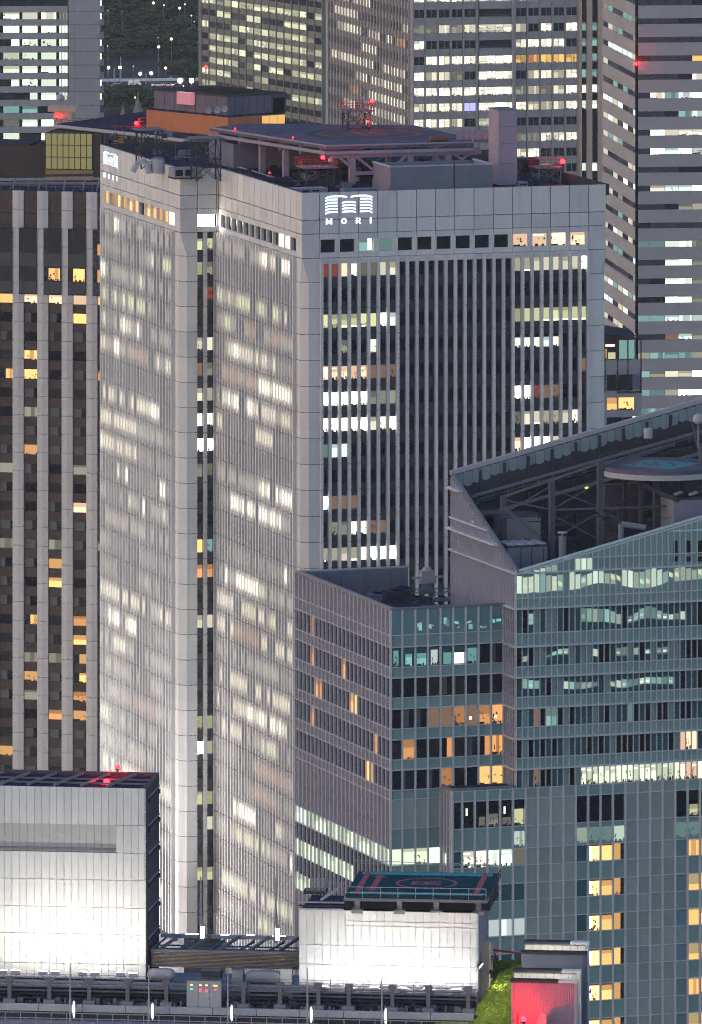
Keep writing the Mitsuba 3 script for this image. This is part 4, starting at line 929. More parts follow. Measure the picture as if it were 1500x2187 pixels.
# E: banded tower on the right
E_ = Fr(PX(1361, 2000), 2000, (0.99, 0.12)); F_ = E_.left()
far = thing('banded_tower', 'mauve grey tower of plain bands and strip windows along the right edge', 'tower')
pe = 39.7 / 10.0
sF0 = F_.s(1287)
m = MB(); m.prism([(q[0], -q[1]) for q in [E_.p(0.6, -.6), E_.p(30, -.6), E_.p(30, -30), F_.p(sF0, -.6), F_.p(-.6, -.6)]], 0, E_.z(-60)); m.put(far + '__core', WORLD, 'm_glass_far')
erow = {3: '....a', 4: '....W', 5: '.W TG'.replace(' ', 't'), 6: '...tT', 7: '.GWWW', 8: '.XTXT', 9: '.....', 10: '.wTTX', 11: '...dw', 12: '.....', 13: 'ttGGd', 14: '..GGd', 15: '..GGd', 16: '..GGd', 17: 'ttTTT', 18: '..bTd', 19: 'dtttd', 20: 'tdwwX', 21: 'ttwXX', 22: 'ttdXw', 23: 'td.dw'}
segs = [1363, 1389, 1421, 1450, 1479, 1508, 1537]
for r in range(-1, 30):
    zt = E_.z(.5 + 39.7 * r, 1); zb = zt - 1.22
    zn = zt - pe
    bx(far + '__band', E_, .25, 30, zn, zb, -.6, 0, 'm_conc_mauve')
    bx(far + '__flank_band', F_, sF0, -.35, zn, zb, -.6, 0, 'm_conc_mauve')
    pt = erow.get(r, '.....')
    for i in range(6):
        a, b = E_.s(segs[i]), E_.s(segs[i + 1])
        c = pt[min(i, 4)]
        if c != '.': lit(far + '__lit_window', E_, a + .04, b - .04, zb, zt, -.15, c, .55 if c in 'XWT' else 0, 'm_furn')
        else: bx(far + '__window', E_, a + .04, b - .04, zb, zt, -.5, -.2, 'm_glass_haze' if rng.random() < .7 else 'm_glass_dark_b')
    n = 7
    for i in range(n):
        a, b = sF0 * (1 - i / n), sF0 * (1 - (i + 1) / n) - .4 * (i == n - 1)
        lowr = r in (3, 6, 7, 8, 9, 10, 13, 14, 16, 17, 18)
        if rng.random() < (.6 if lowr else .25) and r > 0: glow(far + '__lit_window', F_, a + .3, b - .3, zb, zt - .1, -.2, rng.choice('wGTwt' if lowr else 'wtd'))
        else: bx(far + '__flank_window', F_, a + .04, b - .04, zb, zt, -.5, -.25, 'm_glass_haze' if rng.random() < .6 else 'm_glass_dark_b')
bx(far + '__corner_slot', E_, -.3, .25, 0, E_.z(-60), -.55, -.12, 'm_black')
beacon(E_, E_.s(1357.5), E_.z(137), .45, 'red light on the corner of the banded tower at the right edge', .42, .5)
# small building between the pale tower and the banded tower
S = Fr(PX(1290, 1700), 1700, (0.985, 0.17))
k = thing('annex', 'small mauve building with an open glazed terrace and orange windows, right of the pale tower', 'building')
w = S.s(1372)
m = MB(); m.box(-2, w, 0, S.z(775), -12, -.3); m.put(k + '__wall', S, 'm_conc_mauve')
zt, zb = S.z(727), S.z(775)
m = MB(); m.hull([(-2, S.z(715), -6), (-2, S.z(698), -9), (S.s(1362), S.z(722), 0), (S.s(1362), S.z(716), -9), (-2, S.z(712), 0)]); m.put(k + '__roof', S, 'm_steel_dark')
bx(k + '__terrace_back', S, -1, w - .2, zb, zt + .6, -6, -5.8, 'm_brown_wall')
for a, b, c, y0, y1 in ((1300, 1320, 'x', 745, 741), (1306, 1322, 'y', 772, 758), (1330, 1362, 't', 772, 732), (1296, 1303, 'a', 770, 750)): glow(k + '__lit_window', S, S.s(a), S.s(b), S.z(y0), S.z(y1), -3, c)
for x in (1293, 1320, 1342, 1370): bx(k + '__post', S, S.s(x) - .1, S.s(x) + .1, S.z(838), zt + .3, -.3, 0, 'm_brown')
bx(k + '__beam', S, S.s(1320), w, zt, zt + .35, -.3, .02, 'm_brown'); bx(k + '__beam', S, S.s(1320), w, S.z(838) - .3, S.z(838), -.3, .02, 'm_brown')
bx(k + '__parapet', S, -1, w, zb - 1.4, zb, -.28, -.05, 'm_conc_mauve')
for a, b in ((1297, 1318), (1322, 1341), (1342, 1352)): bx(k + '__window', S, S.s(a), S.s(b), S.z(836), S.z(802), -.28, -.1, 'm_glass_dark_b')
bx(k + '__shutter', S, S.s(1354), S.s(1368), S.z(834), S.z(801), -.28, -.08, 'm_grey_wall')
for a, b in ((1297, 1318), (1322, 1355)): lit(k + '__lit_window', S, S.s(a), S.s(b), S.z(877), S.z(851), -.1, 'O', 1, 'm_furn')
for a, b in ((1297, 1330), (1332, 1360)): bx(k + '__window', S, S.s(a), S.s(b), S.z(920), S.z(893), -.28, -.1, 'm_glass_dark_b')
glow(k + '__lit_window', S, S.s(1352), S.s(1358), S.z(897), S.z(891), -.08, 'G')

# ------------------------------------------------------------------ the park and road far behind
def leaf_ball(seed, n=420):
    """A crown: displaced clumps with loose leaves round them."""
    R_ = np.random.default_rng(seed); V, Fc = [], []; off = 0
    cl = R_.normal(size=(22, 3)) * [.23, .15, .23]
    for c in cl:
        s = trimesh.creation.icosphere(2, .10 + .09 * R_.random()); v = np.array(s.vertices) * [1, .8, 1]
        v *= (1 + .9 * (meshkit.noise(v * 16 + c * 9, seed) - .5) + .5 * (meshkit.noise(v * 40 + c * 5, seed) - .5))[:, None]
        V.append(v + c); Fc.append(np.array(s.faces) + off); off += len(v)
    for i in range(n):
        c = cl[R_.integers(22)]; d = R_.normal(size=3); c = c + d / np.linalg.norm(d) * (.10 + .11 * R_.random()) * [1, .85, 1]
        a, b = R_.normal(size=3), R_.normal(size=3); a /= np.linalg.norm(a); b -= a * (a @ b); b /= np.linalg.norm(b); h = .016 + .018 * R_.random()
        V.append(np.array([c - a * h, c + b * h * .7, c + a * h, c - b * h * .7])); Fc.append(np.array([[0, 1, 2], [0, 2, 3]]) + off); off += 4
    return mikit.ply((np.vstack(V), np.vstack(Fc)))
CROWNS = [leaf_ball(s, 1500) for s in (1, 2, 3)]
TR = MB(); TR.bar((0, 0, 0), (.05, .6, .02), .035, 6); TR.bar((.04, .45, .02), (.3, .85, .1), .02, 5); TR.bar((.04, .4, .02), (-.25, .8, -.1), .02, 5); TRUNK = TR.share()
spots = []
Rt = random.Random(5)
for y in (-30, 10, 45, 70, 95, 120, 142):
    for i in range(6):
        x = 205 + i * 42 + Rt.uniform(-14, 14)
        if 130 <= y and 225 < x < 400: continue
        spots.append((x, y + Rt.uniform(-6, 6), Rt.uniform(12, 21), Rt.uniform(6, 10)))
spots += [(262, 244, 22, 11), (300, 246, 16, 9), (325, 240, 13, 9), (402, 190, 13, 12), (362, 226, 12, 7)]
for i, (x, y, w, h) in enumerate(spots):
    q = onplane(x, y, 0); near = y > 200
    k = thing('park_tree', 'dark broad tree in the park beyond the road' if not near else ['big dark tree left of the turrets', 'dark tree behind the taller turret', 'dark tree right of the turrets', 'dark tree behind the upper purple block', 'small dark tree between the turrets and the orange block'][i - len(spots) + 5], 'tree', None if near else 'trees in the park beyond the road')
    fr = Fr(q[0], q[1], (math.cos(i * 1.7), math.sin(i * 1.7)))
    place(k + '__trunk', TRUNK, fr, 'm_bark', sc=(h, h, h)); place(k + '__crown', CROWNS[i % 3], fr, 'm_leaf' if i % 3 else 'm_leaf_b', z=h * .66, sc=(w * 1.05, h * 1.0, w * 1.05))
def ground_strip(key, ps, z, mat, kind='structure'):
    v = np.array([[*onplane(x, y, z), z] for x, y in ps]); scene[num(key)] = mikit.ply((v, np.array([[0, 1, 2], [0, 2, 3]])), mat); say(key, kind=kind)
ground_strip('road', [(150, 196), (700, 186), (700, 172), (150, 178)], .008, 'm_asphalt')
ground_strip('pavement', [(150, 176), (700, 170), (700, 163), (150, 170)], .016, 'm_pave')
lampk = [(232, 145, 'g'), (256, 145, 'g'), (300, 158, 'Y'), (323, 157, 'Y'), (354, 146, 'l'), (385, 173, 'L'), (409, 173, 'L'), (366, 84, 'l'), (339, 101, 'l'), (338, 81, 's'), (328, 7, 'l'), (395, 10, 'w'), (350, 12, 'w'), (384, 18, 'l'), (261, 25, 's'), (231, 23, 's'), (415, 47, 's'), (409, 34, 'w'), (230, 99, 's'), (285, 142, 's'), (365, 166, 's'), (289, 209, 'w')]
LAMPL = {0: 'white street lamp at the left end of the far road', 1: 'white street lamp second from the left end of the far road', 2: 'yellowish street lamp, left one of the close pair over the far road', 3: 'yellowish street lamp, right one of the close pair over the far road', 4: 'orange street lamp above the right part of the far road', 5: 'left one of the two largest bright lamps by the far road', 6: 'right one of the two largest bright lamps by the far road'}
for i, (x, y, c) in enumerate(lampk):
    r = {'g': .6, 'Y': .6, 'l': .5, 'L': .95, 's': .2, 'w': .32}[c]; h = 10 if y > 120 else 12
    # foot of the lamp on the ground, seen through its head's pixel
    q = onplane(x, y, h); k = thing('street_lamp', LAMPL.get(i, 'small lit street lamp among the dark park trees at the top'), 'street lamp', None if i in LAMPL else 'street lamps in the park')
    fr = Fr(q[0], q[1], (1, 0)); m = MB(); m.cyl(0, 0, 0, h - r, .13, .09, 6); m.put(k + '__post', fr, 'm_steel_grey')
    glowball(k + '__lamp', (q[0], q[1], h), r, {'s': 'spark', 'w': 'spark', 'l': 'lamp'}.get(c, 'lampst'))
for x, y0, y1, pl in ((258, 122, 178, 'tallest pale pole by the far road'), (244, 146, 182, 'leftmost pale pole by the far road'), (312, 157, 180, 'pale pole between the pair of yellowish lamps by the far road')):
    q = onplane(x, y1, 0); k = thing('flag_pole', pl, 'pole'); fr = Fr(q[0], q[1], (1, 0)); m = MB(); m.cyl(0, 0, 0, PZ(y0, q[1]), .22, .15, 6); m.put(k, fr, 'm_steel_pale')
for i, (x, y, c, a) in enumerate(((275, 184, 'm_car_white', 1), (238, 188, 'm_car_dark', 0), (325, 186, 'm_car_white', 2), (345, 186, 'm_car_white', 3), (368, 188, 'm_car_dark', 1))):
    q = onplane(x, y, 0); k = thing('car', ['white van on the far road above the big tree', 'dark car with red tail light at the left of the far road', 'white car on the far road, left of a second white one', 'white car on the far road, right of another white one', 'dark car nearest the pair of bright lamps'][i], 'car'); fr = Fr(q[0], q[1], (.99, .1))
    hh = 2.2 if i == 0 else 1.0
    m = MB(); m.hull([(0, .35, 0), (4.5, .35, 0), (0, .35, -1.8), (4.5, .35, -1.8), (.05, hh * .8, .0), (4.45, hh * .8, 0), (.05, hh * .8, -1.8), (4.45, hh * .8, -1.8), (.2, hh, -.1), (4.2, hh, -.1), (.2, hh, -1.7), (4.2, hh, -1.7)]); m.put(k + '__body', fr, c)
    if i: m = MB(); m.hull([(.8, 1, -.15), (3.7, 1, -.15), (.8, 1, -1.65), (3.7, 1, -1.65), (1.3, 1.5, -.3), (3.1, 1.5, -.3), (1.3, 1.5, -1.5), (3.1, 1.5, -1.5)]); m.put(k + '__cabin', fr, 'm_glass_dark')
    for s in (.9, 3.6):
        for d in (-.05, -1.75): mm = MB(); mm.bar((s, .33, d - .1), (s, .33, d + .1), .33, 10); mm.put(k + '__wheel', fr, 'm_black')
    glowball(k + '__headlight', (*fr.p(4.5, -.3), .7), .22, 'lampw'); glowball(k + '__tail_light', (*fr.p(0, -.3), .75), .2, 'beacon2')
# ------------------------------------------------------------------ the teal glass tower on the right
U_I = np.array([0.947, 0.32]) / np.linalg.norm([0.947, 0.32])
G = Fr(PX(1103, 1230), 1230, U_I); GL = G.left()
gs = lambda x: G.s(x)
gz = lambda y: G.z(y, 0)
glass = thing('glass_tower', 'teal glass tower with a sloping roof edge and a round helicopter deck, right foreground', 'tower')
sR = gs(1560)
sLb = GL.s(963)
_bk = Fr(*GL.p(sLb), U_I); sR = max(sR, _bk.s(1620))
zt0 = gz(1223); ztR = G.z(1105, gs(1500)) + (sR - gs(1500)) * (G.z(1105, gs(1500)) - zt0) / gs(1500)
BKo = GL.p(sLb); BK = Fr(BKo[0], BKo[1], U_I)
zb0 = BK.z(1013, 0); zbR = BK.z(858, BK.s(1500)); kb = (zbR - zb0) / BK.s(1500)
zlow = gz(1684.5)
ZF = 132.5                                              # floor of the roof pit
m = MB()
m.prism([(q[0], -q[1]) for q in [G.p(0.3, -.4), G.p(sR, -.4), G.p(sR, sLb), GL.p(sLb, -.4)]], 0, ZF); m.put(glass + '__core', WORLD, 'm_roof_dark')
m = MB(); m.face([(0.2, ZF), (sR, ZF), (sR, ztR - .1), (0.2, zt0 - .1)], -.55, -.25); m.put(glass + '__front_parapet', G, 'm_teal_panel')
m = MB(); m.face([(sLb, zlow - 20), (-.3, zlow - 20), (-.3, zt0), (sLb, zb0)], -.5, -.1); m.put(glass + '__side_wall', GL, 'm_side_dark')
m = MB(); m.face([(0.3, ZF), (sR, ZF), (sR, zb0 + kb * sR), (0.3, zb0)], -.3, .0); m.put(glass + '__back_parapet', BK, 'm_steel_dark')
m = MB(); m.box(sR, sR + .3, 60, zb0 + kb * sR, sLb, 0); m.put(glass + '__end_wall', G, 'm_izumi_side')
# light grey-green panels along the top of the back parapet, seen from inside
nbk = 34
for i in range(nbk):
    a, b = .5 + (sR - .6) * i / nbk, .5 + (sR - .6) * (i + 1) / nbk
    z = zb0 + kb * (a + b) / 2
    mm = MB(); h_ = 1.7 + rng.random() * .5; mm.face([(a + .03, z - h_), (a + (b - a) * .5, z - h_ - .22), (b - .03, z - h_ + kb * .4), (b - .03, z - .35 + kb * .4), (a + .03, z - .35 - kb * .4)], 0.02, .12); mm.put(glass + '__back_parapet__panel', BK, 'm_parapet' if i % 5 else 'm_teal_panel')
m = MB(); m.bar((0, zb0 + .1, -.1), (sR, zb0 + kb * sR + .1, -.1), .42); m.put(glass + '__coping', BK, 'm_steel_pale')
m = MB(); m.bar((0, zt0, -.3), (sR, ztR, -.3), .2); m.bar((0, zt0 - .35, -.05), (sR, ztR - .35, -.05), .1); m.put(glass + '__coping', G, 'm_teal_pale')
m = MB(); m.bar((sLb, zb0, -.25), (0, zt0, -.25), .28); m.put(glass + '__coping', GL, 'm_steel_grey')
for q, h in ((3.6, .25), (5.2, .12), (6.4, .3)):
    m = MB(); m.bar((2.5, zb0 - q + kb * 2.5, 1.2), (sR, zb0 - q + kb * sR, 1.2 + .3 * q), h); m.put(glass + '__gutter', BK, 'm_steel_grey' if h > .2 else 'm_steel_dark')
m = MB(); rail(m, [(3, zb0 - 4.6 + kb * 3, 2.4), (sR, zb0 - 4.6 + kb * sR, 2.4)], 1.2, .05, 2.2, 1); m.put(glass + '__catwalk_railing', BK, 'm_steel_grey')
m = MB(); m.hull([(3, zb0 - 4.9 + kb * 3, 1.6), (sR, zb0 - 4.9 + kb * sR, 1.6), (3, zb0 - 4.6 + kb * 3, 1.6), (sR, zb0 - 4.6 + kb * sR, 1.6), (3, zb0 - 4.6 + kb * 3, 2.5), (sR, zb0 - 4.6 + kb * sR, 2.5)]); m.put(glass + '__catwalk', BK, 'm_steel_dark')
m = MB(); m.box(1.8, 7.5, zb0 - 5.2, zb0 - 4.9, .1, 3.6); m.put(glass + '__ledge', BK, 'm_steel_grey')
for i in range(9):
    s = 4 + i * 3.4; mm = MB(); mm.box(s, s + .3, ZF, zb0 + kb * s - .5, .15, .5); mm.put(glass + '__rib', BK, 'm_steel_dark')
# front: storeys
WB = [(1303.5, 1355), (1384.5, 1425.5), (1451, 1490.5), (1516.7, 1555), (1582, 1621), (1647, 1684)]
CO = [1226, 1302, 1383, 1449, 1514.6, 1580, 1645]
PB = [(1281, 1301), (1356, 1381.5), (1426.5, 1447.5), (1491.5, 1513), (1556, 1578.5), (1622, 1643.5)]
sw = 0.82
nb = int((gs(1520)) / sw)
wr = {0: ('..ts.ss....ttTtTtT.tttttttTtT', .3), 1: ('.T.sstTtTs.ssT...ttsT.tsttss', .3), 2: ('.TTt..ssTTtTTt.sTTTttTTtTtT', .35), 3: ('.s.b.tt.s....s..s..t...s..s', 0), 4: ('.s......s.......s..........sPPP', .4), 5: ('.s.b....s.' + 'sg' + 'g' * 9 + 'g' * 5 + 'gg' + 'PPPPP', .9)}
for r, (y0, y1) in enumerate(WB):
    z1, z0 = gz(y0), gz(y1)
    pt, busy = wr[r]
    for i in range(nb):
        a, b = i * sw + .05, (i + 1) * sw - .05
        c = pt[i] if i < len(pt) else '.'
        if c in 'tT' and r < 3:
            bx(glass + '__window', G, a, b, z0, z1, -.5, -.2, 'm_teal_glass')
            h = z1 - z0; f0, f1 = sorted((rng.random(), rng.random()))
            if True:  # reflected city light, put in as slanting glow patches on the glass
                nz_ = lambda s, q: float(meshkit.noise(np.array([s * .33, r * 7.3, q])))
                wv = lambda s: z0 + h * (.05 + .6 * nz_(s, 1.0)); ht = h * (.12 + .5 * nz_(a, 5.0)); lw = reflection_slant(glass + '__lit_window', G, a, b, wv(a), wv(b), min(wv(a) + ht, z1 - .05), -.17, rng.choice(('t', 's', 's', 't_dim', 't_hot') if c == 't' else ('t', 'j_dim', 'n', 'j', 't_hot')))
                if rng.random() < .4: reflection_slant(glass + '__lit_window', G, a + .1, b - .15, wv(a) + .25 * ht, wv(b) + .25 * ht, wv(a) + .55 * ht, -.16, rng.choice(('j', 'T', 'j_dim')))
        elif c == 's': bx(glass + '__blind', G, a, b, z0, z1, -.5, -.2, 'm_teal_blind')
        elif c == '.': bx(glass + '__window', G, a, b, z0, z1, -.5, -.2, 'm_glass_dark' if rng.random() < .55 else 'm_teal_glass')
        else:
            q = 'J' if c == 'g' and rng.random() < .75 else c
            lit(glass + '__lit_window', G, a, b, z0, z1, -.17, q, busy)
for (y0, y1) in PB:
    z1, z0 = gz(y0), gz(y1)
    for i in range(nb): bx(glass + '__panel', G, i * sw + .05, (i + 1) * sw - .05, z0, z1, -.5, -.1, ['m_teal_panel', 'm_teal_panel_b'][rng.randrange(2)])
z1, z0 = gz(1227.5), gz(1279.5)
for i in range(nb):
    a, b = i * sw + .05, (i + 1) * sw - .05
    bx(glass + '__top_pane', G, a, b, z0, z1, -.5, -.1, 'm_teal_panel_b')
    YB = lambda s: 1240 + 36 * float(meshkit.noise(np.array([s * .17, 3.3, .5]))) + 9 * float(meshkit.noise(np.array([s * .8, 1.3, .5])))
    if i % 9 != 8: reflection_slant(glass + '__lit_pane', G, a, b, gz(YB(a)), gz(YB(b)), z1 - .25 * (1 + math.sin(i * 1.3)), -.08, rng.choice(('j', 'j', 'j_dim', 'j_hot', 't')))  # reflections in the top glass, put in as glowing patches
    if i % 5 in (1, 2): reflection_slant(glass + '__lit_pane', G, a + .1, b - .1, gz(YB(a)) + .7, gz(YB(b)) + .5, gz(YB(a)) + 1.3, -.07, 'J_dim')
    zt = zt0 + (ztR - zt0) * (a + b) / 2 / sR - .45; zz = gz(1225)
    zm = gz(1199)
    if zt > zz + .1:
        if zt > zm + .4:
            bx(glass + '__top_pane', G, a, b, zz, zm - .06, -.5, -.1, 'm_teal_panel'); bx(glass + '__top_pane', G, a, b, zm + .06, zt, -.5, -.1, 'm_teal_panel_b')
        else: bx(glass + '__top_pane', G, a, b, zz, zt, -.5, -.1, 'm_teal_panel')
        if i < 7 or 9 < i < 13: glow(glass + '__lit_pane', G, a, b, zz + .05, min(zt, zm) - .1, -.06, vary('j' if rng.random() < .7 else 't'))  # the reflection carried on above the cornice, again as a glow
for s in (gs(1439), gs(1466), gs(1492)):
    for y0, y1 in ((1156, 1185), (1190, 1201)): bx(glass + '__vent', G, s, s + .6, G.z(y1, s), G.z(y0, s), -.1, .02, 'm_black')
m = MB(); m.box(gs(1432), sR, G.z(1136, gs(1460)), G.z(1133, gs(1460)), -.1, .2); m.put(glass + '__ledge', G, 'm_teal_pale')
for i in range(nb + 1):
    s = i * sw; zt = zt0 + (ztR - zt0) * s / sR - .3
    bx(glass + '__mullion', G, s - .055, s + .055, zlow, zt, -.1, .14, 'm_mullion')
for y in CO:
    bx(glass + '__cornice', G, -.45, sR, gz(y) - .09, gz(y) + .09, -.2, .5, 'm_mullion')
    mm = MB(); mm.box(max(sLb, GL.s(1079)) if y > 1300 else (sLb if y < 1230 or y in (1302,) else GL.s(1079)), .45, gz(y) - .09, gz(y) + .09, -.2, .45); mm.put(glass + '__cornice', GL, 'm_mullion')
for y in (1280, 1355.5, 1426, 1491, 1555.5, 1621.5, 1199): bx(glass + '__transom', G, 0 if y > 1200 else gs(1203), sR, gz(y) - .06, gz(y) + .06, -.1, .17, 'm_mullion')
# side wall of the tall part: fine fins and two ledges
nsf = 30
for i in range(nsf):
    s = sLb * (i + .5) / nsf; zt = zt0 + (zb0 - zt0) * (i + .5) / nsf - .25
    mm = MB(); mm.box(s - .07, s + .07, zlow, zt, -.1, .13); mm.put(glass + '__side_fin', GL, 'm_mullion_mauve')
    for (y0, y1) in WB[:]:
        if s > GL.s(1079) : bx(glass + '__side_window', GL, s - .6, s + .6 if i else -.1, gz(y1), gz(y0), -.2, -.06, 'm_glass_dark_b')
zs_ = lambda y, x: GL.z(y, GL.s(x))
for y0, x0 in ((1042, 963), (1128, 963)): 
    z = zs_(y0, x0); s1 = sLb * .0 if z < zt0 else sLb * (z - zt0) / (zb0 - zt0)
    bx(glass + '__side_ledge', GL, sLb - .3, s1, z - .12, z + .12, -.1, .7, 'm_mullion_mauve')
z = zs_(1105, 963); bx(glass + '__side_ledge', GL, sLb, sLb * max(0, (z - zt0) / (zb0 - zt0)), z - .1, z + .1, -.1, .3, 'm_mullion_mauve')
for i in range(16):
    s = sLb * rng.uniform(.15, .95); z = rng.choice([zs_(1042, 963) + 1.3, zs_(1105, 963) + .3])
    if z < zt0 + (zb0 - zt0) * s / sLb - .6: glow(glass + '__lit_slit', GL, s, s + .3, z, z + .25, .02, 'o')
# ---- roof pit: steel frame, plant, helicopter deck
fr = glass + '__steel_frame'
def pit(x, y, Y): q = np.array([PX(x, Y), Y]) - G.o; return (float(q @ G.u), PZ(y, Y), float(q @ G.n))
posts = [(1076, 1247), (1179, 1243), (1282, 1243), (1402, 1246), (1500, 1246)]
tops = [1060, 1030, 985, 1000, 950]
for (x, Y), ty in zip(posts, tops):
    p = pit(x, ty, Y); bx(glass + '__post', G, p[0] - .35, p[0] + .35, ZF, p[1], p[2] - .35, p[2] + .35, 'm_pit_steel')
def brace(a, b, r=.1, mat='m_pit_steel'):
    mm = MB(); mm.bar(pit(*a), pit(*b), r); mm.put(glass + '__brace', G, mat)
brace((1076, 1068, 1247), (1179, 1090, 1243)); brace((1082, 1095, 1247), (1179, 1038, 1243)); brace((1179, 1045, 1243), (1282, 1085, 1243)); brace((1179, 1090, 1243), (1282, 1030, 1243))
brace((1179, 1100, 1243), (1282, 1155, 1243)); brace((1179, 1155, 1243), (1282, 1095, 1243)); brace((1179, 1090, 1243), (1500, 1080, 1243), .18); brace((1076, 1062, 1247), (1282, 990, 1243), .25); brace((1282, 1000, 1243), (1440, 950, 1250), .25)
brace((1076, 1085, 1240), (1150, 1145, 1240), .32); brace((1282, 1160, 1243), (1400, 1115, 1243)); brace((1300, 1100, 1243), (1402, 1155, 1243)); brace((1340, 1020, 1243), (1450, 1070, 1240), .4, 'm_steel_dark'); brace((1045, 1100, 1250), (1110, 1110, 1244), .2)
k = thing('pit_steelwork', 'dense dark steel bars and pipes in the shade of the roof pit', 'steelwork'); labels[k]['kind'] = 'stuff'
Rp = random.Random(9); m = MB()
for i in range(150):
    x, y, Y_ = Rp.uniform(1060, 1520), Rp.uniform(1030, 1200), Rp.uniform(1240, 1258)
    lim = 1223 - (x - 1103) * .295
    p = pit(x, min(y, lim + 40), Y_)
    if x < 1103 and y < 1015 + (x - 963) * 1.45 + 25: continue
    q = np.array(p) + np.array([Rp.uniform(-4, 4), Rp.choice((0, 0, Rp.uniform(-3, 3))), Rp.uniform(-1, 1)]); q[1] = max(q[1], ZF + .2)
    if p[0] < 1 or q[0] < 1: continue
    if max(p[1], q[1]) > zt0 + (ztR - zt0) * p[0] / sR + 3.5: continue
    m.bar(p, q, Rp.uniform(.04, .16))
    if i % 3 == 0: m.box(p[0], p[0] + Rp.uniform(.5, 2), ZF, ZF + Rp.uniform(.6, 3), p[2] - 1, p[2])
m.put(k, G, 'm_steel_dark')
k = thing('plant_box', 'blue grey plant box with a pale bumpy cover at the front of the roof pit', 'plant box')
def pbox(key, x0, x1, y0, y1, Y, dep, mat):
    a, b = pit(x0, y1, Y), pit(x1, y0, Y); return bx(key, G, a[0], b[0], min(ZF, a[1]), b[1], a[2] - dep, a[2], mat)
pbox(k + '__casing', 1085, 1180, 1172, 1228, 1237, 4, 'm_grey_wall')
a, b = pit(1083, 1172, 1237), pit(1182, 1166, 1237); bx(k + '__lid', G, a[0], b[0], a[1], a[1] + .3, a[2] - 4.2, a[2] + .2, 'm_steel_dark')
m = MB()
for i in range(4):
    for j in range(3): m.ball((a[0] + .9 + i * 1.4, a[1] + .25, a[2] - .7 - j * 1.4), .75, .45)
say(m.put(k + '__cover', G, 'm_roof_pale', smooth=True), kind='stuff')
for x in (1112, 1135, 1160): s = pit(x, 1200, 1237); bx(k + '__seam', G, s[0], s[0] + .12, ZF, a[1], s[2] + .003, s[2] + .05, 'm_steel_dark')
k = thing('water_tank', 'beige tank house behind the blue grey plant box in the roof pit', 'tank'); pbox(k + '__wall', 1076, 1165, 1108, 1155, 1250, 4, 'm_conc_warm'); q = pit(1074, 1108, 1250); r_ = pit(1167, 1108, 1250); bx(k + '__lid', G, q[0], r_[0], q[1], q[1] + .3, q[2] - 4.2, q[2] + .2, 'm_pit_steel')
k = thing('vent_stack', 'round grey vent stack with a flat cap in the roof pit', 'vent'); p = pit(1202, 1146, 1236); m = MB(); m.cyl(p[0], p[2], ZF, p[1], .5, sides=16); m.put(k + '__pipe', G, 'm_grey_wall', smooth=40); m = MB(); m.cyl(p[0], p[2], p[1] + .4, p[1] + .55, .65, sides=16); m.bar((p[0], p[1], p[2]), (p[0], p[1] + .5, p[2]), .1); m.put(k + '__cap', G, 'm_conc_warm', smooth=40)
k = thing('duct', 'large bent duct on the right of the roof pit', 'duct'); m = MB(); A_, B_, C_ = pit(1327, 1152, 1238), pit(1327, 1120, 1238), pit(1380, 1128, 1238); m.bar(A_, B_, .4, 8); m.bar(B_, C_, .4, 8); m.put(k + '__pipe', G, 'm_grey_wall', smooth=40); pbox(k + '__box', 1333, 1400, 1130, 1152, 1239, 2, 'm_roof_dark')
k = thing('plant_house', 'pale panelled plant house at the right end of the roof pit', 'plant room'); pbox(k + '__wall', 1440, 1530, 1070, 1112, 1240, 5, 'm_grey_wall'); q = pit(1438, 1070, 1240); r_ = pit(1532, 1064, 1240); bx(k + '__roof', G, q[0], r_[0], q[1], q[1] + .3, q[2] - 5.2, q[2] + .2, 'm_steel_dark')
for i in range(7): q = pit(1446 + i * 11, 1066, 1241); m = MB(); m.ball((q[0], q[1] + .5, q[2] - .5 - (i % 3)), .35, .7); m.put(k + '__unit', G, 'm_steel_pale', smooth=True)
k = thing('roof_shed', 'brown shuttered shed under the round helicopter deck', 'shed'); pbox(k + '__wall', 1292, 1370, 1038, 1068, 1252, 2, 'm_brown_wall'); q = pit(1330, 1053, 1252); bx(k + '__post', G, q[0], q[0] + .25, ZF, q[1] + 1, q[2] + .003, q[2] + .1, 'm_pit_steel')
k = thing('exit_lamp', 'small yellow-green lamp in the dark of the roof pit', 'lamp'); q = pit(1253, 1043, 1253); bx(k + '__bracket', G, q[0] - .3, q[0] + .4, q[1] - .9, q[1] - .2, q[2] - .4, q[2], 'm_steel_dark'); glowbox(k + '__lamp', G, q[0] - .22, q[0] + .22, q[1] - .08, q[1] + .12, q[2], q[2] + .1, 'lime')
k = thing('helipad', 'round teal helicopter deck inside the roof of the glass tower', 'helipad')
hc = pit(1412, 993, 1246); HZ = hc[1]
rad = 8.2
m = MB(); m.cyl(hc[0], hc[2], HZ - 1.0, HZ, rad, sides=48); m.put(k + '__deck', G, 'm_pad_grey', smooth=40)
m = MB(); m.cyl(hc[0], hc[2], HZ - 1.2, HZ - .5, rad + .12, sides=48); m.put(k + '__rim', G, 'm_steel_pale', smooth=40)
m = MB(); m.prism(Polygon([(hc[0] + 5.6 * math.cos(t), hc[2] + 5.6 * math.sin(t)) for t in (0.15, 1.75, 3.2, 4.8)]), HZ + .004, HZ + .012); m.put(k + '__marking', G, 'm_pad_teal')
m = MB(); m.prism(Point(hc[0] - 1, hc[2]).buffer(3.0).difference(Point(hc[0] - 1, hc[2]).buffer(2.55)), HZ + .016, HZ + .022); m.prism(letter_r(hc[0] - 1, hc[2], 3.2, .5), HZ + .016, HZ + .022)
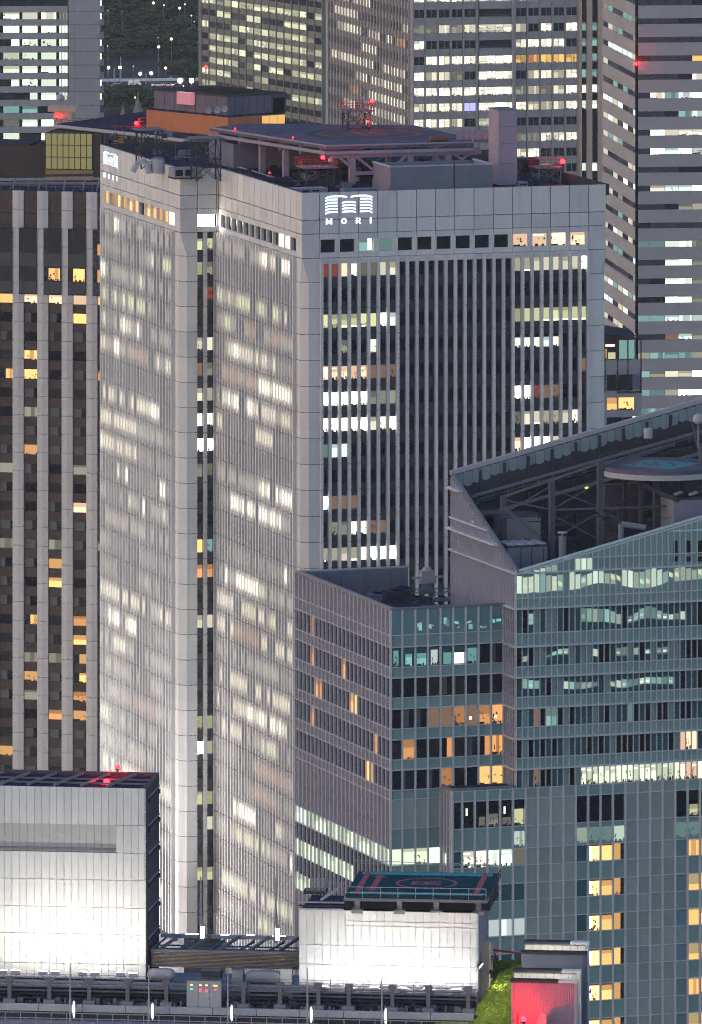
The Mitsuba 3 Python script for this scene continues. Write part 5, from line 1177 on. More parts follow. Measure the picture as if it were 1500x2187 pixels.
for t0, t1 in ((0.15, 1.75), (1.75, 3.2), (3.2, 4.8), (4.8, 6.43)):
    a, b = [np.array([hc[0] + 5.8 * math.cos(t), hc[2] + 5.8 * math.sin(t)]) for t in (t0, t1)]; n_ = np.array([-(b - a)[1], (b - a)[0]]); n_ = n_ / np.linalg.norm(n_) * .14; m.prism([a + n_, b + n_, b - n_, a - n_], HZ + .016, HZ + .02)
m.put(k + '__marking', G, 'm_orange_paint')
m = MB()
for i in range(28):
    t0, t1 = i * 2 * math.pi / 28, (i + 1) * 2 * math.pi / 28
    if .6 < (t0 % (2 * math.pi)) < 2.5: continue
for t in np.linspace(math.pi * 1.0, math.pi * 2.0, 14):
    pass
rail(m, [(hc[0] + rad * math.cos(t), HZ, hc[2] + rad * math.sin(t)) for t in np.linspace(math.pi * 1.05, math.pi * 1.95, 12)], 1.0, .03, 3, 1); m.put(k + '__railing', G, 'm_pit_steel')
for dx, dz in ((-4, -3), (4, -3), (-4, 3), (4, 3)): bx(k + '__leg', G, hc[0] + dx - .25, hc[0] + dx + .25, ZF, HZ - 1, hc[2] + dz - .25, hc[2] + dz + .25, 'm_steel_dark')
k = thing('roof_stair', 'steel stair and round dish at the upper right of the roof pit', 'stair'); a, b = pit(1478, 905, 1252), pit(1492, 965, 1246)
m = MB(); m.bar(a, b, .08); m.bar((a[0] + 1.2, a[1], a[2]), (b[0] + 1.2, b[1], b[2]), .08)
m.put(k + '__stringer', G, 'm_pit_steel')
for i in range(12): t = i / 11; q = np.array(a) * (1 - t) + np.array(b) * t; bx(k + '__tread', G, q[0], q[0] + 1.2, q[1], q[1] + .06, q[2] - .15, q[2] + .15, 'm_pit_steel')
m = MB(); q = pit(1492, 896, 1252); m.ball((q[0], q[1], q[2]), .75); m.bar((q[0], q[1] - 4, q[2]), q, .15); m.put(k + '__dome', G, 'm_steel_pale', smooth=True)
q = pit(1385, 927, 1256); k = thing('cylinder_tank', 'small white cylinder on the far catwalk of the roof pit', 'tank'); m = MB(); m.cyl(q[0], q[2], q[1] - .6, q[1] + .7, .6, sides=16); m.put(k, G, 'm_steel_pale', smooth=40)
# ---- lower wing on the left (A)
Ao = GL.p(GL.s(1080)); A2 = Fr(Ao[0], Ao[1], U_I)
a0 = A2.s(835)
wing = thing('glass_wing', 'lower teal glass wing with a sunken roof, left of the taller glass tower', 'building')
AL = A2.left(a0); aL = AL.s(632.5)
az = lambda y: A2.z(y, a0)
AT = az(1303)
AF = AT - 3.6
m = MB(); m.prism([(q[0], -q[1]) for q in [A2.p(a0 + .3, -.4), A2.p(0, -.4), A2.p(0, aL + .4), AL.p(aL + .4, -.4)]], 0, AF); m.put(wing + '__core', WORLD, 'm_core')
m = MB(); m.prism([(q[0], -q[1]) for q in [A2.p(a0 + .4, -.5), A2.p(-.1, -.5), A2.p(-.1, aL + .5), AL.p(aL + .5, -.5)]], AF + .004, AF + .06); m.put(wing + '__roof', WORLD, 'm_roof_dark')
m = MB(); m.box(a0 + .1, -.05, AF, AT - .05, -.5, -.15); m.put(wing + '__parapet', A2, 'm_grey_wall')
m = MB(); m.box(aL, -.55, AF, AT - .05, -.5, -.15); m.put(wing + '__parapet', AL, 'm_grey_wall')
m = MB(); m.box(a0 + .1, -0.05, AF, AT - .05, aL, aL + .4); m.put(wing + '__parapet', A2, 'm_grey_wall')
for i in range(9): q = a0 + 1.2 + i * (-a0 - 1) / 9; bx(wing + '__parapet__buttress', A2, q, q + .25, AF, AT - .4, aL + .41, aL + .7, 'm_steel_grey')
m = MB(); m.box(a0 - .1, .0, AT - .06, AT + .14, -.6, .15); m.put(wing + '__coping', A2, 'm_steel_grey'); m = MB(); m.box(aL - .1, .0, AT - .05, AT + .15, -.6, .15); m.put(wing + '__coping', AL, 'm_orange_grey'); m = MB(); m.box(a0, 0, AT - .06, AT + .14, aL - .1, aL + .5); m.put(wing + '__coping', A2, 'm_steel_pale')
mul = [835, 859, 887, 914, 941, 968, 995, 1022, 1049, 1075.5]
ms = [A2.s(x) for x in mul]; ms[0] = a0
AC = [1384, 1450, 1516, 1581.6, 1647]
AW = [(1386, 1427), (1452, 1492), (1518, 1558), (1583.5, 1624), (1649, 1689)]
AP = [(1360, 1382.5), (1428.5, 1449), (1493.5, 1514.5), (1559.5, 1580), (1625.5, 1646), (1691, 1709)]
awl = ['tttT' + 'tTt..', '.........', '...bbobo' + 'o', '.o..h..ho', '....o..OO']
for r, (y0, y1) in enumerate(AW):
    z1, z0 = az(y0), az(y1)
    for i in range(9):
        a, b = ms[i] + .12, ms[i + 1] - .12
        c = awl[r][i]
        if c == '.' or c == 'h': bx(wing + '__window', A2, a, b, z0, z1, -.5, -.2, 'm_glass_dark' if rng.random() < .6 else 'm_glass_dark_b')
        if c == '.' and rng.random() < .4: bx(wing + '__curtain', A2, a + .1, a + (b - a) * rng.uniform(.2, .6), z0 + .05, z1 - .05, -.2, -.18, 'm_curtain')
        if c == 'h': glow(wing + '__lit_window', A2, a + (b - a) * .55, b, z0, z1, -.15, 'o')
        elif c in 'tT':
            bx(wing + '__window', A2, a, b, z0, z1, -.5, -.2, 'm_teal_glass')
            lit(wing + '__lit_window', A2, a + (b - a) * rng.uniform(0, .4), b - (b - a) * rng.uniform(0, .3), z0 + .1, z0 + (z1 - z0) * rng.uniform(.55, .9), -.17, 'n' if c == 't' else 'T', .6)  # teal reflection in the wing glass, put in as a glow
        elif c not in '.h': lit(wing + '__lit_window', A2, a, b, z0, z1, -.15, c, 1.0 if c == 'o' or c == 'O' else .6, 'm_brown_wall')
for q in (6, 8): glow(wing + '__table_lamp', A2, ms[q] + .5, ms[q] + .85, az(1546), az(1540) , -.05, 'X')
for y0, y1 in AP:
    for i in range(9): bx(wing + '__panel', A2, ms[i] + .1, ms[i + 1] - .1, az(y1), az(y0), -.5, -.1, ['m_teal_panel', 'm_teal_panel_b'][rng.randrange(2)])
for i in range(9):
    bx(wing + '__top_pane', A2, ms[i] + .1, ms[i + 1] - .1, az(1358.5), az(1306), -.5, -.1, 'm_teal_glass_pale')
    if i > 1: 
        for q in range(2):  # broken reflections, put in as small glowing patches
            f = rng.uniform(.1, 1.1); w0 = ms[i] + .12 + rng.random() * .7; reflection_slant(wing + '__lit_pane', A2, w0, w0 + rng.uniform(.3, .75), az(1357) + f + rng.uniform(-.2, .2), az(1357) + f, az(1357) + f + rng.uniform(.25, .9), -.06, rng.choice(('t', 's', 'j_dim', 'n')))
    if i < 5:
        bx(wing + '__panel', A2, ms[i] + .1, ms[i + 1] - .1, az(1771.5), az(1711), -.5, -.1, 'm_izumi_grey')
        bx(wing + '__panel', A2, ms[i] + .1, ms[i + 1] - .1, az(1814.5), az(1773.5), -.5, -.1, 'm_teal_panel')
        lit(wing + '__lit_window', A2, ms[i] + .1, ms[i + 1] - .1, az(1850), az(1816.5), -.1, 'g' if i != 4 else 'G', .2, 'm_furn_pale')
        for q in range(6): bx(wing + '__panel', A2, ms[i] + .1, ms[i + 1] - .1, az(1888 + 37 * q), az(1852.5 + 37 * q), -.5, -.1, 'm_teal_panel_b')
for x in ms: bx(wing + '__mullion', A2, x - .11, x + .11, az(2150), AT - .1, -.1, .22, 'm_mullion')
for y in AC: bx(wing + '__cornice', A2, a0, 0, az(y) - .07, az(y) + .07, -.1, .26, 'm_mullion')
for y in (1359, 1427.5, 1492.8, 1558.8, 1624.8, 1690, 1710, 1772.5, 1815.5, 1851): bx(wing + '__transom', A2, a0, 0, az(y) - .045, az(y) + .045, -.1, .16, 'm_mullion')
# side of the wing
nL = 24; lb = -aL / nL
sill = []
bands = [(1306, 1358.5, 'p')] + [(a, b, 'w') for a, b in AW] + [(1711, 1771.5, 'p'), (1773.5, 1814.5, 'p'), (1816.5, 1850, 'G'), (1852, 1888, 'w'), (1890, 1925, 'G'), (1927, 1962, 'w'), (1964, 2000, 'G')]
olit = {(2, 12): 1, (3, 6): 1, (3, 14): 1, (3, 15): 1, (4, 20): 1, (4, 4): 1, (2, 4): 1, (3, 5): 1, (5, 18): 1, (5, 19): 1, (1, 4): 1}
for r, (y0, y1, c) in enumerate(bands):
    z1, z0 = az(y0), az(y1)
    for i in range(nL):
        a, b = aL + i * lb + .14, aL + (i + 1) * lb - .14
        if (r, i) in olit: lit(wing + '__lit_side_window', AL, a, b, z0, z1, -.05, 'O' if r > 2 and i > 13 else 'o')
        elif c == 'w': bx(wing + '__side_window', AL, a, b, z0, z1, -.4, -.1, 'm_glass_dark_b')
        elif c == 'p': bx(wing + '__side_panel', AL, a, b, z0, z1, -.4, -.1, 'm_izumi_side')
        elif r == 8 or (r == 10 and i < 15) or (r == 12 and i < 4): lit(wing + '__lit_side_window', AL, a, b, z0, z1, -.08, 'Z' if rng.random() < .85 else 'G')
        else: bx(wing + '__side_window', AL, a, b, z0, z1, -.4, -.1, 'm_glass_dark_b')
m = MB()
for y0, y1 in AP: m.box(aL, 0, az(y1) - .1, az(y0) + .1, -.4, -.08)
m.box(aL, 0, az(2200), az(2000), -.4, -.08); say(m.put(wing + '__side_spandrel', AL, 'm_izumi_side'), kind='stuff')
for i in range(nL + 1): bx(wing + '__side_fin', AL, aL + i * lb - .09, aL + i * lb + .09, az(2200), AT - .1, -.1, .17, 'm_mullion_mauve')
for y in AC + [1359, 1427.5, 1492.8, 1558.8, 1624.8, 1690, 1710, 1815.5, 1851]: bx(wing + '__side_ledge', AL, aL, .05, az(y) - .05, az(y) + .05, -.1, .21, 'm_mullion_mauve')
# things on the wing's roof
def wp(x, y, z): q = onplane(x, y, z) - A2.o; return float(q @ A2.u), float(q @ A2.n)
k = thing('gondola_crane', 'pale window-cleaning crane standing on the sunken roof of the lower wing', 'crane')
s, d = wp(912, 1268, AF)
m = MB(); m.box(s - .9, s + .9, AF, AF + .5, d - .9, d + .9); m.cyl(s, d, AF + .5, AF + 1.4, .8, .6, 16); m.put(k + '__base', A2, 'm_grey_wall')
m = MB(); m.hull([(s - 1.2, AF + 1.4, d - .8), (s + 1.2, AF + 1.4, d - .8), (s + 1.2, AF + 1.4, d + .8), (s - 1.2, AF + 1.4, d + .8), (s - .9, AF + 2.6, d - .7), (s + .9, AF + 2.6, d - .7), (s + .9, AF + 2.6, d + .7), (s - .9, AF + 2.6, d + .7)]); m.put(k + '__body', A2, 'm_steel_pale')
m = MB(); m.bar((s - 2.2, AF + 2.2, d + .4), (s + 2.2, AF + 2.2, d + .4), .2); m.put(k + '__arm', A2, 'm_steel_pale'); m = MB(); m.box(s - .9, s + .9, AF + 2.6, AF + 3.1, d - .5, d + .5); m.cyl(s, d, AF + 3.1, AF + 3.5, .7, .5, 12); m.put(k + '__head', A2, 'm_steel_pale')
for i, (x, y, w_, h, dp_, mt) in enumerate(((790, 1290, 2.6, 1.2, 1.6, 'm_grey_wall'), (826, 1292, 3.4, 1.7, 2, 'm_roof_dark'), (872, 1292, 3.2, .8, 1.5, 'm_steel_dark'), (930, 1288, 2.2, .6, 1.2, 'm_roof_pale'), (980, 1285, 1.2, 1.9, 1, 'm_grey_wall'), (850, 1275, 2, 1.1, 1.4, 'm_roof_dark'))):
    k = thing('cooling_unit', ['pale cooling unit nearest the left parapet of the sunken roof', 'largest dark cooling unit on the sunken roof', 'low dark cooling unit left of the crane on the sunken roof', 'low pale cooling unit just right of the crane', 'upright grey cooling unit near the right end of the sunken roof', 'dark cooling unit behind the others on the sunken roof'][i], 'cooling unit')
    s, d = wp(x, y, AF); bx(k + '__casing', A2, s, s + w_, AF + .15, AF + h, d - dp_, d, mt); bx(k + '__base', A2, s - .1, s + w_ + .1, AF + .06, AF + .15, d - dp_ - .1, d + .1, 'm_steel_dark')
    m = MB(); m.cyl(s + w_ / 2, d - dp_ / 2, AF + h, AF + h + .15, min(w_, dp_) * .4, sides=16); m.put(k + '__fan', A2, 'm_black')
k = thing('pipe_rack', 'thin pipes crossing the sunken roof of the lower wing', 'pipes'); m = MB()
for x0, y0, x1, y1 in ((780, 1262, 1000, 1256), (800, 1270, 1010, 1264), (880, 1290, 960, 1262), (900, 1295, 1040, 1290)):
    p, q = wp(x0, y0, AF + .4), wp(x1, y1, AF + .4); m.bar((p[0], AF + .4, p[1]), (q[0], AF + .4, q[1]), .09)
say(m.put(k + '__pipe', A2, 'm_steel_grey'), kind='stuff')
# ---- broad lower front below the tall part
base = thing('lower_building', 'wide lower part of the teal glass tower, with columns of orange-lit windows', 'building')
h0 = gs(966); hz_ = lambda y: G.z(y, gs(1122))
HT_ = hz_(1683)
m = MB(); m.prism([(q[0], -q[1]) for q in [G.p(h0 + .3, -.4), G.p(sR, -.4), G.p(sR, -20), G.p(h0 + .3, -20)]], 0, HT_ - .15); m.put(base + '__core', WORLD, 'm_core')
hb = [966, 987, 1014, 1041, 1068, 1095.5, 1122.5, 1149, 1176, 1203, 1229.5, 1256, 1282.5, 1309, 1335.5, 1362, 1388.5, 1415, 1442, 1468.5, 1495, 1521.5]
kind = 'ggggggssssgggg' + 'ssssgggg'
hsx = [gs(x) for x in hb]
lit0 = {1: 'W', 2: 'W', 3: 'G', 4: 'G', 5: 'd', 11: 'O', 12: 'O', 13: 'O', 18: 'q', 19: 'O', 20: 'X'}
for i in range(21):
    a, b = hsx[i] + .1, hsx[i + 1] - .1
    g = kind[i] == 'g'
    pm = lambda: ['m_teal_panel', 'm_teal_panel_b'][rng.randrange(2)] if g else ['m_izumi_grey', 'm_izumi_grey_b'][rng.randrange(2)]
    bx(base + '__panel', G, a, b, hz_(1706), hz_(1685.5), -.5, -.1, pm())
    if g:
        bx(base + '__window', G, a, b, hz_(1764), hz_(1707.5), -.5, -.25, 'm_glass_dark')
        if i in (2, 3, 4, 5, 19): 
            lit(base + '__lit_window', G, a + rng.uniform(.1, .7), b - .1, hz_(1762), hz_(1762) + rng.uniform(1, 2.2), -.2, rng.choice('dyd'), 1.0); 
        if i in (1, 4): glow(base + '__lit_window', G, a + .5, a + .75, hz_(1738), hz_(1722), -.18, 'G')
    else: bx(base + '__stone_panel', G, a, b, hz_(1764), hz_(1707.5), -.5, -.1, pm())
    bx(base + '__panel', G, a, b, hz_(1811.5), hz_(1765.5), -.5, -.1, pm())
    if g and i in (5, 10, 11, 12, 13, 18, 19): lit(base + '__lit_pane', G, a, b, hz_(1808), hz_(1776), -.06, rng.choice('jtt') if i != 18 else 't', 1.0, 'm_teal_panel_b')  # reflection on the teal band, put in as a glow
    for k in range(9):
        y0, y1 = 1813 + 74.7 * k, 1848 + 74.7 * k
        z1, z0 = hz_(y0), hz_(y1)
        c = '.'
        if g:
            if k == 0: c = lit0.get(i, '.')
            elif i in (11, 12, 13): c = 'O'
            elif i == 19: c = 'O'
            elif i == 20: c = 'X'
            elif i == 18: c = 'q'
            elif k == 2 and i in (3, 4, 5): c = 'T'
        if c == '.': bx(base + '__window' if g else base + '__stone_panel', G, a, b, z0, z1, -.5, -.12, 'm_teal_glass' if g else pm())
        elif c == 'q': bx(base + '__window', G, a, b, z0, z1, -.5, -.2, 'm_teal_glass_pale')
        elif c in 'OX' and i > 10:
            q = [0, .3, .2, .25][i - 10] if i < 14 else 0
            if i == 13:
                bx(base + '__window', G, b - .5, b, z0, z1, -.5, -.2, 'm_glass_dark_b'); b2 = b - .5
            else: b2 = b
            if i == 19: glow(base + '__lit_window', G, a, b2, z0 + (z1 - z0) * (.35 if k % 2 else .9), z1, -.2, 'q'); z1b = z0 + (z1 - z0) * (.35 if k % 2 else .9)
            else: z1b = z1
            lit(base + '__lit_window', G, a, b2, z0, z1b, -.15, 'O' if i != 11 else 'H', .4, 'm_gold_board')
            if i == 11: glow(base + '__lit_window', G, a + .1, a + .45, z0 + .3, z1 - .3, -.1, 'X')
            if i in (11, 12): bx(base + '__shade', G, a, b2, z1 - .25, z1 - .02, -.12, -.1, 'm_gold_board')
        else: lit(base + '__lit_window', G, a, b, z0, z1, -.15, c, .9 if c in 'WG' else .4)
        bx(base + ('__panel' if g else '__stone_panel'), G, a, b, hz_(y1 + 38.2), hz_(y1 + 1.5), -.5, -.1, pm())
for x in hsx: bx(base + '__mullion', G, x - .13, x + .13, hz_(2420), HT_, -.1, .24, 'm_mullion')
for y in [1684.5, 1706.8, 1764.8, 1812.3] + [v + 74.7 * k for k in range(8) for v in (1848.8, 1886.8)]: bx(base + '__transom', G, h0, sR, hz_(y) - .045, hz_(y) + .045, -.1, .16, 'm_mullion')
BL = G.left(h0); w_ = GL.s(1079)
m = MB(); m.box(w_, 0, hz_(2200), HT_, -.3, 0); m.put(base + '__side_wall', BL, 'm_izumi_side')
for q in (.05, .35, .65, .95): bx(base + '__side_fin', BL, w_ * q - .08, w_ * q + .08, hz_(2200), HT_, .003, .25, 'm_mullion_mauve')
glow(base + '__lit_window', BL, w_ * .6, w_ * .4, hz_(1845), hz_(1822), .03, 'G')
m = MB(); m.box(h0, -.3, HT_ - .14, HT_, w_, -.1); m.put(base + '__roof', G, 'm_steel_dark'); m = MB(); m.box(h0 - .1, 0, HT_ - .1, HT_ + .3, -.35, .1); m.box(h0 - .1, h0 + .25, HT_ - .1, HT_ + .3, w_, -.35); m.put(base + '__coping', G, 'm_steel_grey')
# ------------------------------------------------------------------ the roof in the foreground
FF = Fr(PX(312, 900), 900, (0.992, -0.125))
fs = lambda x, d=0: FF.s(x, d)
fz = lambda y, d=0, s=0: FF.z(y, s, d)
TILTQ = mikit.ply((np.array([[0, 0, 0], [1, 0, 0], [1, .30, .95], [0, .30, .95]], float), np.array([[0, 2, 1], [0, 3, 2]])))   # faces the wall and up
def flood(key, s, z, d, w=.75, look='flood'):
    return inst(key, glow_shape(look, TILTQ, 'tilt'), FF.M(s - w / 2, z, d, (w, .42, .42)))
fb = thing('foreground_block', 'grey roof structure along the bottom edge with pipes, kerb and louvres', 'building')
ZG = fz(2152, 3)                                        # roof level behind the kerb
m = MB(); m.box(-26, fs(1110), 40, ZG, -16, 4.2); m.put(fb + '__body', FF, 'm_grey_wall')
# ---- left lit screen box
lb_ = thing('screen_box', 'large floodlit white panelled roof box at the bottom left', 'roof box')
rowsy = [1686, 1765.5, 1824.5, 1883, 1942, 1999, 2063]
zt, zb = fz(1686), fz(2095)
m = MB(); m.box(-26, -.1, ZG - 1, zt - .1, -8.3, -.25); m.put(lb_ + '__core', FF, 'm_roof_dark')
cw = 16.1 / 22.2
for i in range(32):
    a, b = -(i + 1) * cw, -i * cw
    for r in range(7):
        z1 = fz(rowsy[r]); z0 = fz(rowsy[r + 1]) if r < 6 else zb
        inset = .22 if (r == 1 and b < fs(247) + .1) else 0
        mt = 'm_screen_b' if inset else rng.choice(('m_screen', 'm_screen', 'm_screen_c'))
        bx(lb_ + '__panel', FF, a + .015, b - .015, z0 + .02, z1 - .02, -.3 - inset, -inset, mt)
m = MB(); m.box(-26, fs(247), fz(1824.5) + .25, fz(1824.5) + .42, -.25, .03); m.put(lb_ + '__sill', FF, 'm_steel_grey')
m = MB(); m.box(-.02, .04, ZG, zt + .05, -8.3, .02); m.put(lb_ + '__edge_trim', FF, 'm_steel_dark')
RS = Fr(*FF.p(.04, 0), (-FF.n[0], -FF.n[1]))            # right-hand side of the box, s runs back
m = MB(); m.box(0, 8.3, ZG, zt, -.2, -.02); m.put(lb_ + '__side_wall', RS, 'm_brown_wall')
for i in range(9):
    z = zt - 1.6 - i * 2.72
    bx(lb_ + '__side_ledge', RS, 1.0, 8.0, z, z + .35, -.02, .2, 'm_steel_dark'); bx(lb_ + '__side_ledge', RS, .9, 8.1, z + .55, z + .7, -.02, .12, 'm_grey_wall')
m = MB(); m.box(-26, .04, zt - 1.2, zt + .25, -8.6, -8.2); m.box(-.25, .04, zt - .1, zt + .25, -8.2, -.3); m.put(lb_ + '__roof_kerb', FF, 'm_brown_wall')
for i in range(9):
    a = -2.2 - i * 2.6; mm = MB(); mm.bar((a - 1.6, zt + .1, -.6), (a, zt + .1, -8), .16); mm.put(lb_ + '__roof_truss', FF, 'm_steel_grey')
for d in (-2.5, -5): mm = MB(); mm.bar((-26, zt + .05, d), (-.3, zt + .05, d), .1); mm.put(lb_ + '__roof_rail', FF, 'm_steel_grey')
q = fs(228, -3); beacon(FF, q, fz(1673, -3), -3, 'red light on the near roof of the large white box', .3, .6)
q = fs(251, -8); beacon(FF, q, fz(1641, -8), -8, 'red light on the far edge of the large white box', .25, .5)
# ---- right lit screen box
rb_ = thing('screen_box', 'smaller floodlit white panelled box under the square helicopter deck', 'roof box')
r0, r1 = fs(639), fs(1022)
zt2 = fz(1944, 0, r0)
m = MB(); m.box(r0 + .1, r1 - .1, ZG - 1, zt2 - .1, -9, -.25); m.put(rb_ + '__core', FF, 'm_roof_dark')
ncol = 23; cw2 = (r1 - r0) / ncol
for i in range(ncol):
    a, b = r0 + i * cw2, r0 + (i + 1) * cw2
    ys = [1944, 2018.5, 2060, 2110] if i < 6 else [1944, 1966, 1976, 2018.5, 2060, 2110]
    for j in range(len(ys) - 1): bx(rb_ + '__panel', FF, a + .015, b - .015, fz(ys[j + 1], 0, r0) + .02, fz(ys[j], 0, r0) - .02, -.3, 0, rng.choice(('m_screen', 'm_screen', 'm_screen_c')))
RS2 = Fr(*FF.p(r1, 0), (-FF.n[0], -FF.n[1]))
m = MB(); m.box(0, 9, ZG - 3, zt2, -.2, -.02); m.put(rb_ + '__side_wall', RS2, 'm_grey_wall')
m = MB(); m.box(3.0, 4.6, ZG - 2, zt2 - 3.4, -.02, .7); m.put(rb_ + '__side_duct', RS2, 'm_conc_beige')
for i in range(3): mm = MB(); mm.cyl(5.4, .45, ZG + 1 + i * 1.7, ZG + 2 + i * 1.7, .35, sides=12); mm.put(rb_ + '__side_lantern', RS2, 'm_conc_warm', smooth=40)
# ---- square helicopter deck on it
k = thing('helipad', 'square dark teal helicopter deck with red markings above the smaller white box', 'helipad')
hz2 = fz(1912, .3, fs(890))
cor = [onplane(x, y, hz2) for x, y in ((738, 1911), (1039, 1916), (1060, 1867), (766, 1862))]
HFm = Fr(cor[0][0], cor[0][1], cor[1] - cor[0])
w_ = np.linalg.norm(cor[1] - cor[0]); dp_ = abs((cor[3] - cor[0]) @ HFm.n)
m = MB(); m.box(0, w_, hz2 - .4, hz2, -dp_, 0); m.put(k + '__deck', HFm, 'm_pad_navy')
m = MB(); m.box(-.15, w_ + .12, hz2 - .62, hz2 - .35, -dp_ - .25, .25); m.put(k + '__frame', HFm, 'm_steel_grey')
m = MB(); m.box(.4, w_ - .4, hz2 + .004, hz2 + .01, -dp_ + .2, -dp_ + 1.9); m.put(k + '__marking', HFm, 'm_pad_teal'); m = MB(); m.box(.4, w_ - .4, hz2 + .004, hz2 + .01, -1.5, -.2); m.put(k + '__marking', HFm, 'm_pad_teal')
from shapely import affinity
cx_, cy_ = w_ * .53, -dp_ * .52
m = MB(); z = hz2 + .014
m.prism(Point(cx_, cy_).buffer(3.0).difference(Point(cx_, cy_).buffer(2.7)), z, z + .006)
g = affinity.rotate(letter_r(cx_, cy_, 2.9, .48), 90, origin=(cx_, cy_)); m.prism(g, z, z + .006)
for x in (.7, w_ - 1.4): m.box(x, x + .55, z, z + .006, -dp_ + .3, -.3)
x = w_ * .17; m.box(x - .28, x + .28, z, z + .006, -dp_ + 3.4, -3.2); m.prism([(x - .75, -dp_ + 3.4), (x + .75, -dp_ + 3.4), (x, -dp_ + 2)], z, z + .006); m.prism([(x - .75, -3.2), (x + .75, -3.2), (x, -1.8)], z, z + .006)
m.put(k + '__marking', HFm, 'm_pad_red')
m = MB(); rail(m, [(0, hz2 - .3, .3), (w_, hz2 - .3, .3)], 1.05, .035, 1.7, 1); m.put(k + '__railing', HFm, 'm_steel_pale')
m = MB(); rail(m, [(w_ + .25, hz2 - .5, .2), (w_ + .25, hz2 - .5, -dp_)], .9, .05, 1.7, 1); m.put(k + '__railing', HFm, 'm_steel_dark')
m = MB(); m.bar((-.5, hz2 + 1.0, -dp_ - .2), (w_ + .2, hz2 + .75, -dp_ - .2), .04); rail(m, [(0, hz2 - .3, -dp_ - .2), (w_, hz2 - .3, -dp_ - .2)], 1.0, .03, 3.2, 0); m.put(k + '__railing', HFm, 'm_steel_pale')
for x in (.8, w_ * .36, w_ * .62, w_ - 1.1): bx(k + '__leg', HFm, x, x + .5, zt2 - .3, hz2 - .6, -1.6, -.9, 'm_steel_grey'); bx(k + '__foot', HFm, x - .3, x + .8, zt2 - .25, zt2 + .12, -1.9, -.7, 'm_steel_grey')
m = MB(); m.box(-.3, w_ + .1, zt2 - .1, hz2 - .7, -dp_ + 1, -2.6); m.put(k + '__underside', HFm, 'm_steel_dark')
k = thing('access_stair', 'white railed landing and stair left of the square helicopter deck', 'stair')
s0_, s1_ = HFm.s(656, -3), HFm.s(697, -3)
bx(k + '__landing', HFm, s0_ - .3, s1_, hz2 - .5, hz2 - .2, -4.5, -2.6, 'm_steel_dark')
m = MB()
for i in range(17): x = s0_ + (s1_ - s0_) * i / 16; m.bar((x, hz2 - .2, -2.6), (x, hz2 + 1.0, -2.6), .03)
m.bar((s0_, hz2 + 1.0, -2.6), (s1_, hz2 + 1.0, -2.6), .05); m.put(k + '__railing', HFm, 'm_steel_pale')
m = MB(); s2_ = HFm.s(738, -2)
for i in range(9): x = s1_ + (s2_ - s1_) * i / 8; m.bar((x, hz2 - .4, -2.6), (x, hz2 + .7, -2.6), .03)
m.bar((s1_, hz2 + .75, -2.6), (s2_, hz2 + .6, -2.6), .05); m.bar((s1_ - .4, hz2 - .9, -1.8), (s2_ - .6, hz2 + .25, -1.8), .16); m.put(k + '__railing', HFm, 'm_steel_pale')
for i in range(3): mm = MB(); mm.bar((s0_ - .6, hz2 - 1.0 - .28 * i, -1.0 + .3 * i), (s2_, hz2 - 1.0 - .28 * i, -1.0 + .3 * i), .1); mm.put(k + '__pipe', HFm, 'm_steel_pale' if i != 1 else 'm_steel_dark')
# ---- open structure between the two boxes
k = thing('louvre_bridge', 'louvred wall with an open steel roof between the two white boxes', 'roof structure')
l0, l1 = .3, fs(637)
zl1, zl0 = fz(2031, -1.5), fz(2066, -1.5)
m = MB(); m.box(l0, l1, zl0, zl1, -1.9, -1.7); m.put(k + '__back_board', FF, 'm_brown_wall')
for i in range(12):
    z = zl0 + (zl1 - zl0) * (i + .2) / 12; bx(k + '__louvre', FF, l0, l1, z, z + .08, -1.7, -1.45, 'm_louvre')
rz = fz(1996, -7.5)
m = MB(); m.box(l0, l1, rz - .35, rz, -7.9, -7.5); m.put(k + '__rim', FF, 'm_steel_pale')
m = MB(); m.box(l0, l1, zl1 - 1.5, zl1 - 1.2, -7.5, -1.9); m.put(k + '__floor', FF, 'm_steel_dark')
m = MB(); m.box(l0, l1, zl1, zl1 + .1, -2, -1.4); m.put(k + '__coping', FF, 'm_steel_grey')
for i in range(5):
    a = l0 + (l1 - l0) * (i + .5) / 5; mm = MB(); mm.bar((a - .8, zl1, -1.8), (a + .5, rz - .1, -7.5), .17); mm.put(k + '__brace', FF, 'm_steel_grey')
    mm = MB(); mm.bar((a - 1.6, zl1, -1.8), (a - .9, rz - .4, -7.5), .1); mm.bar((a + .5, zl1 - .2, -1.8), (a + 2.0, rz - .6, -7.5), .08); mm.put(k + '__brace', FF, 'm_steel_blue')
for d in (-3.5, -5.5): mm = MB(); mm.bar((l0, zl1 - .1 + (d + 1.5) * .02, d), (l1, zl1 - .1 + (d + 1.5) * .02, d), .1); mm.put(k + '__purlin', FF, 'm_steel_blue')
for x in (405, 415, 590, 480, 535, 600): 
    a = fs(x, -7.4); glowbox(k + '__rim_light', FF, a - .4, a + .4, rz + .0, rz + .06, -7.8, -7.52, 'lampw')
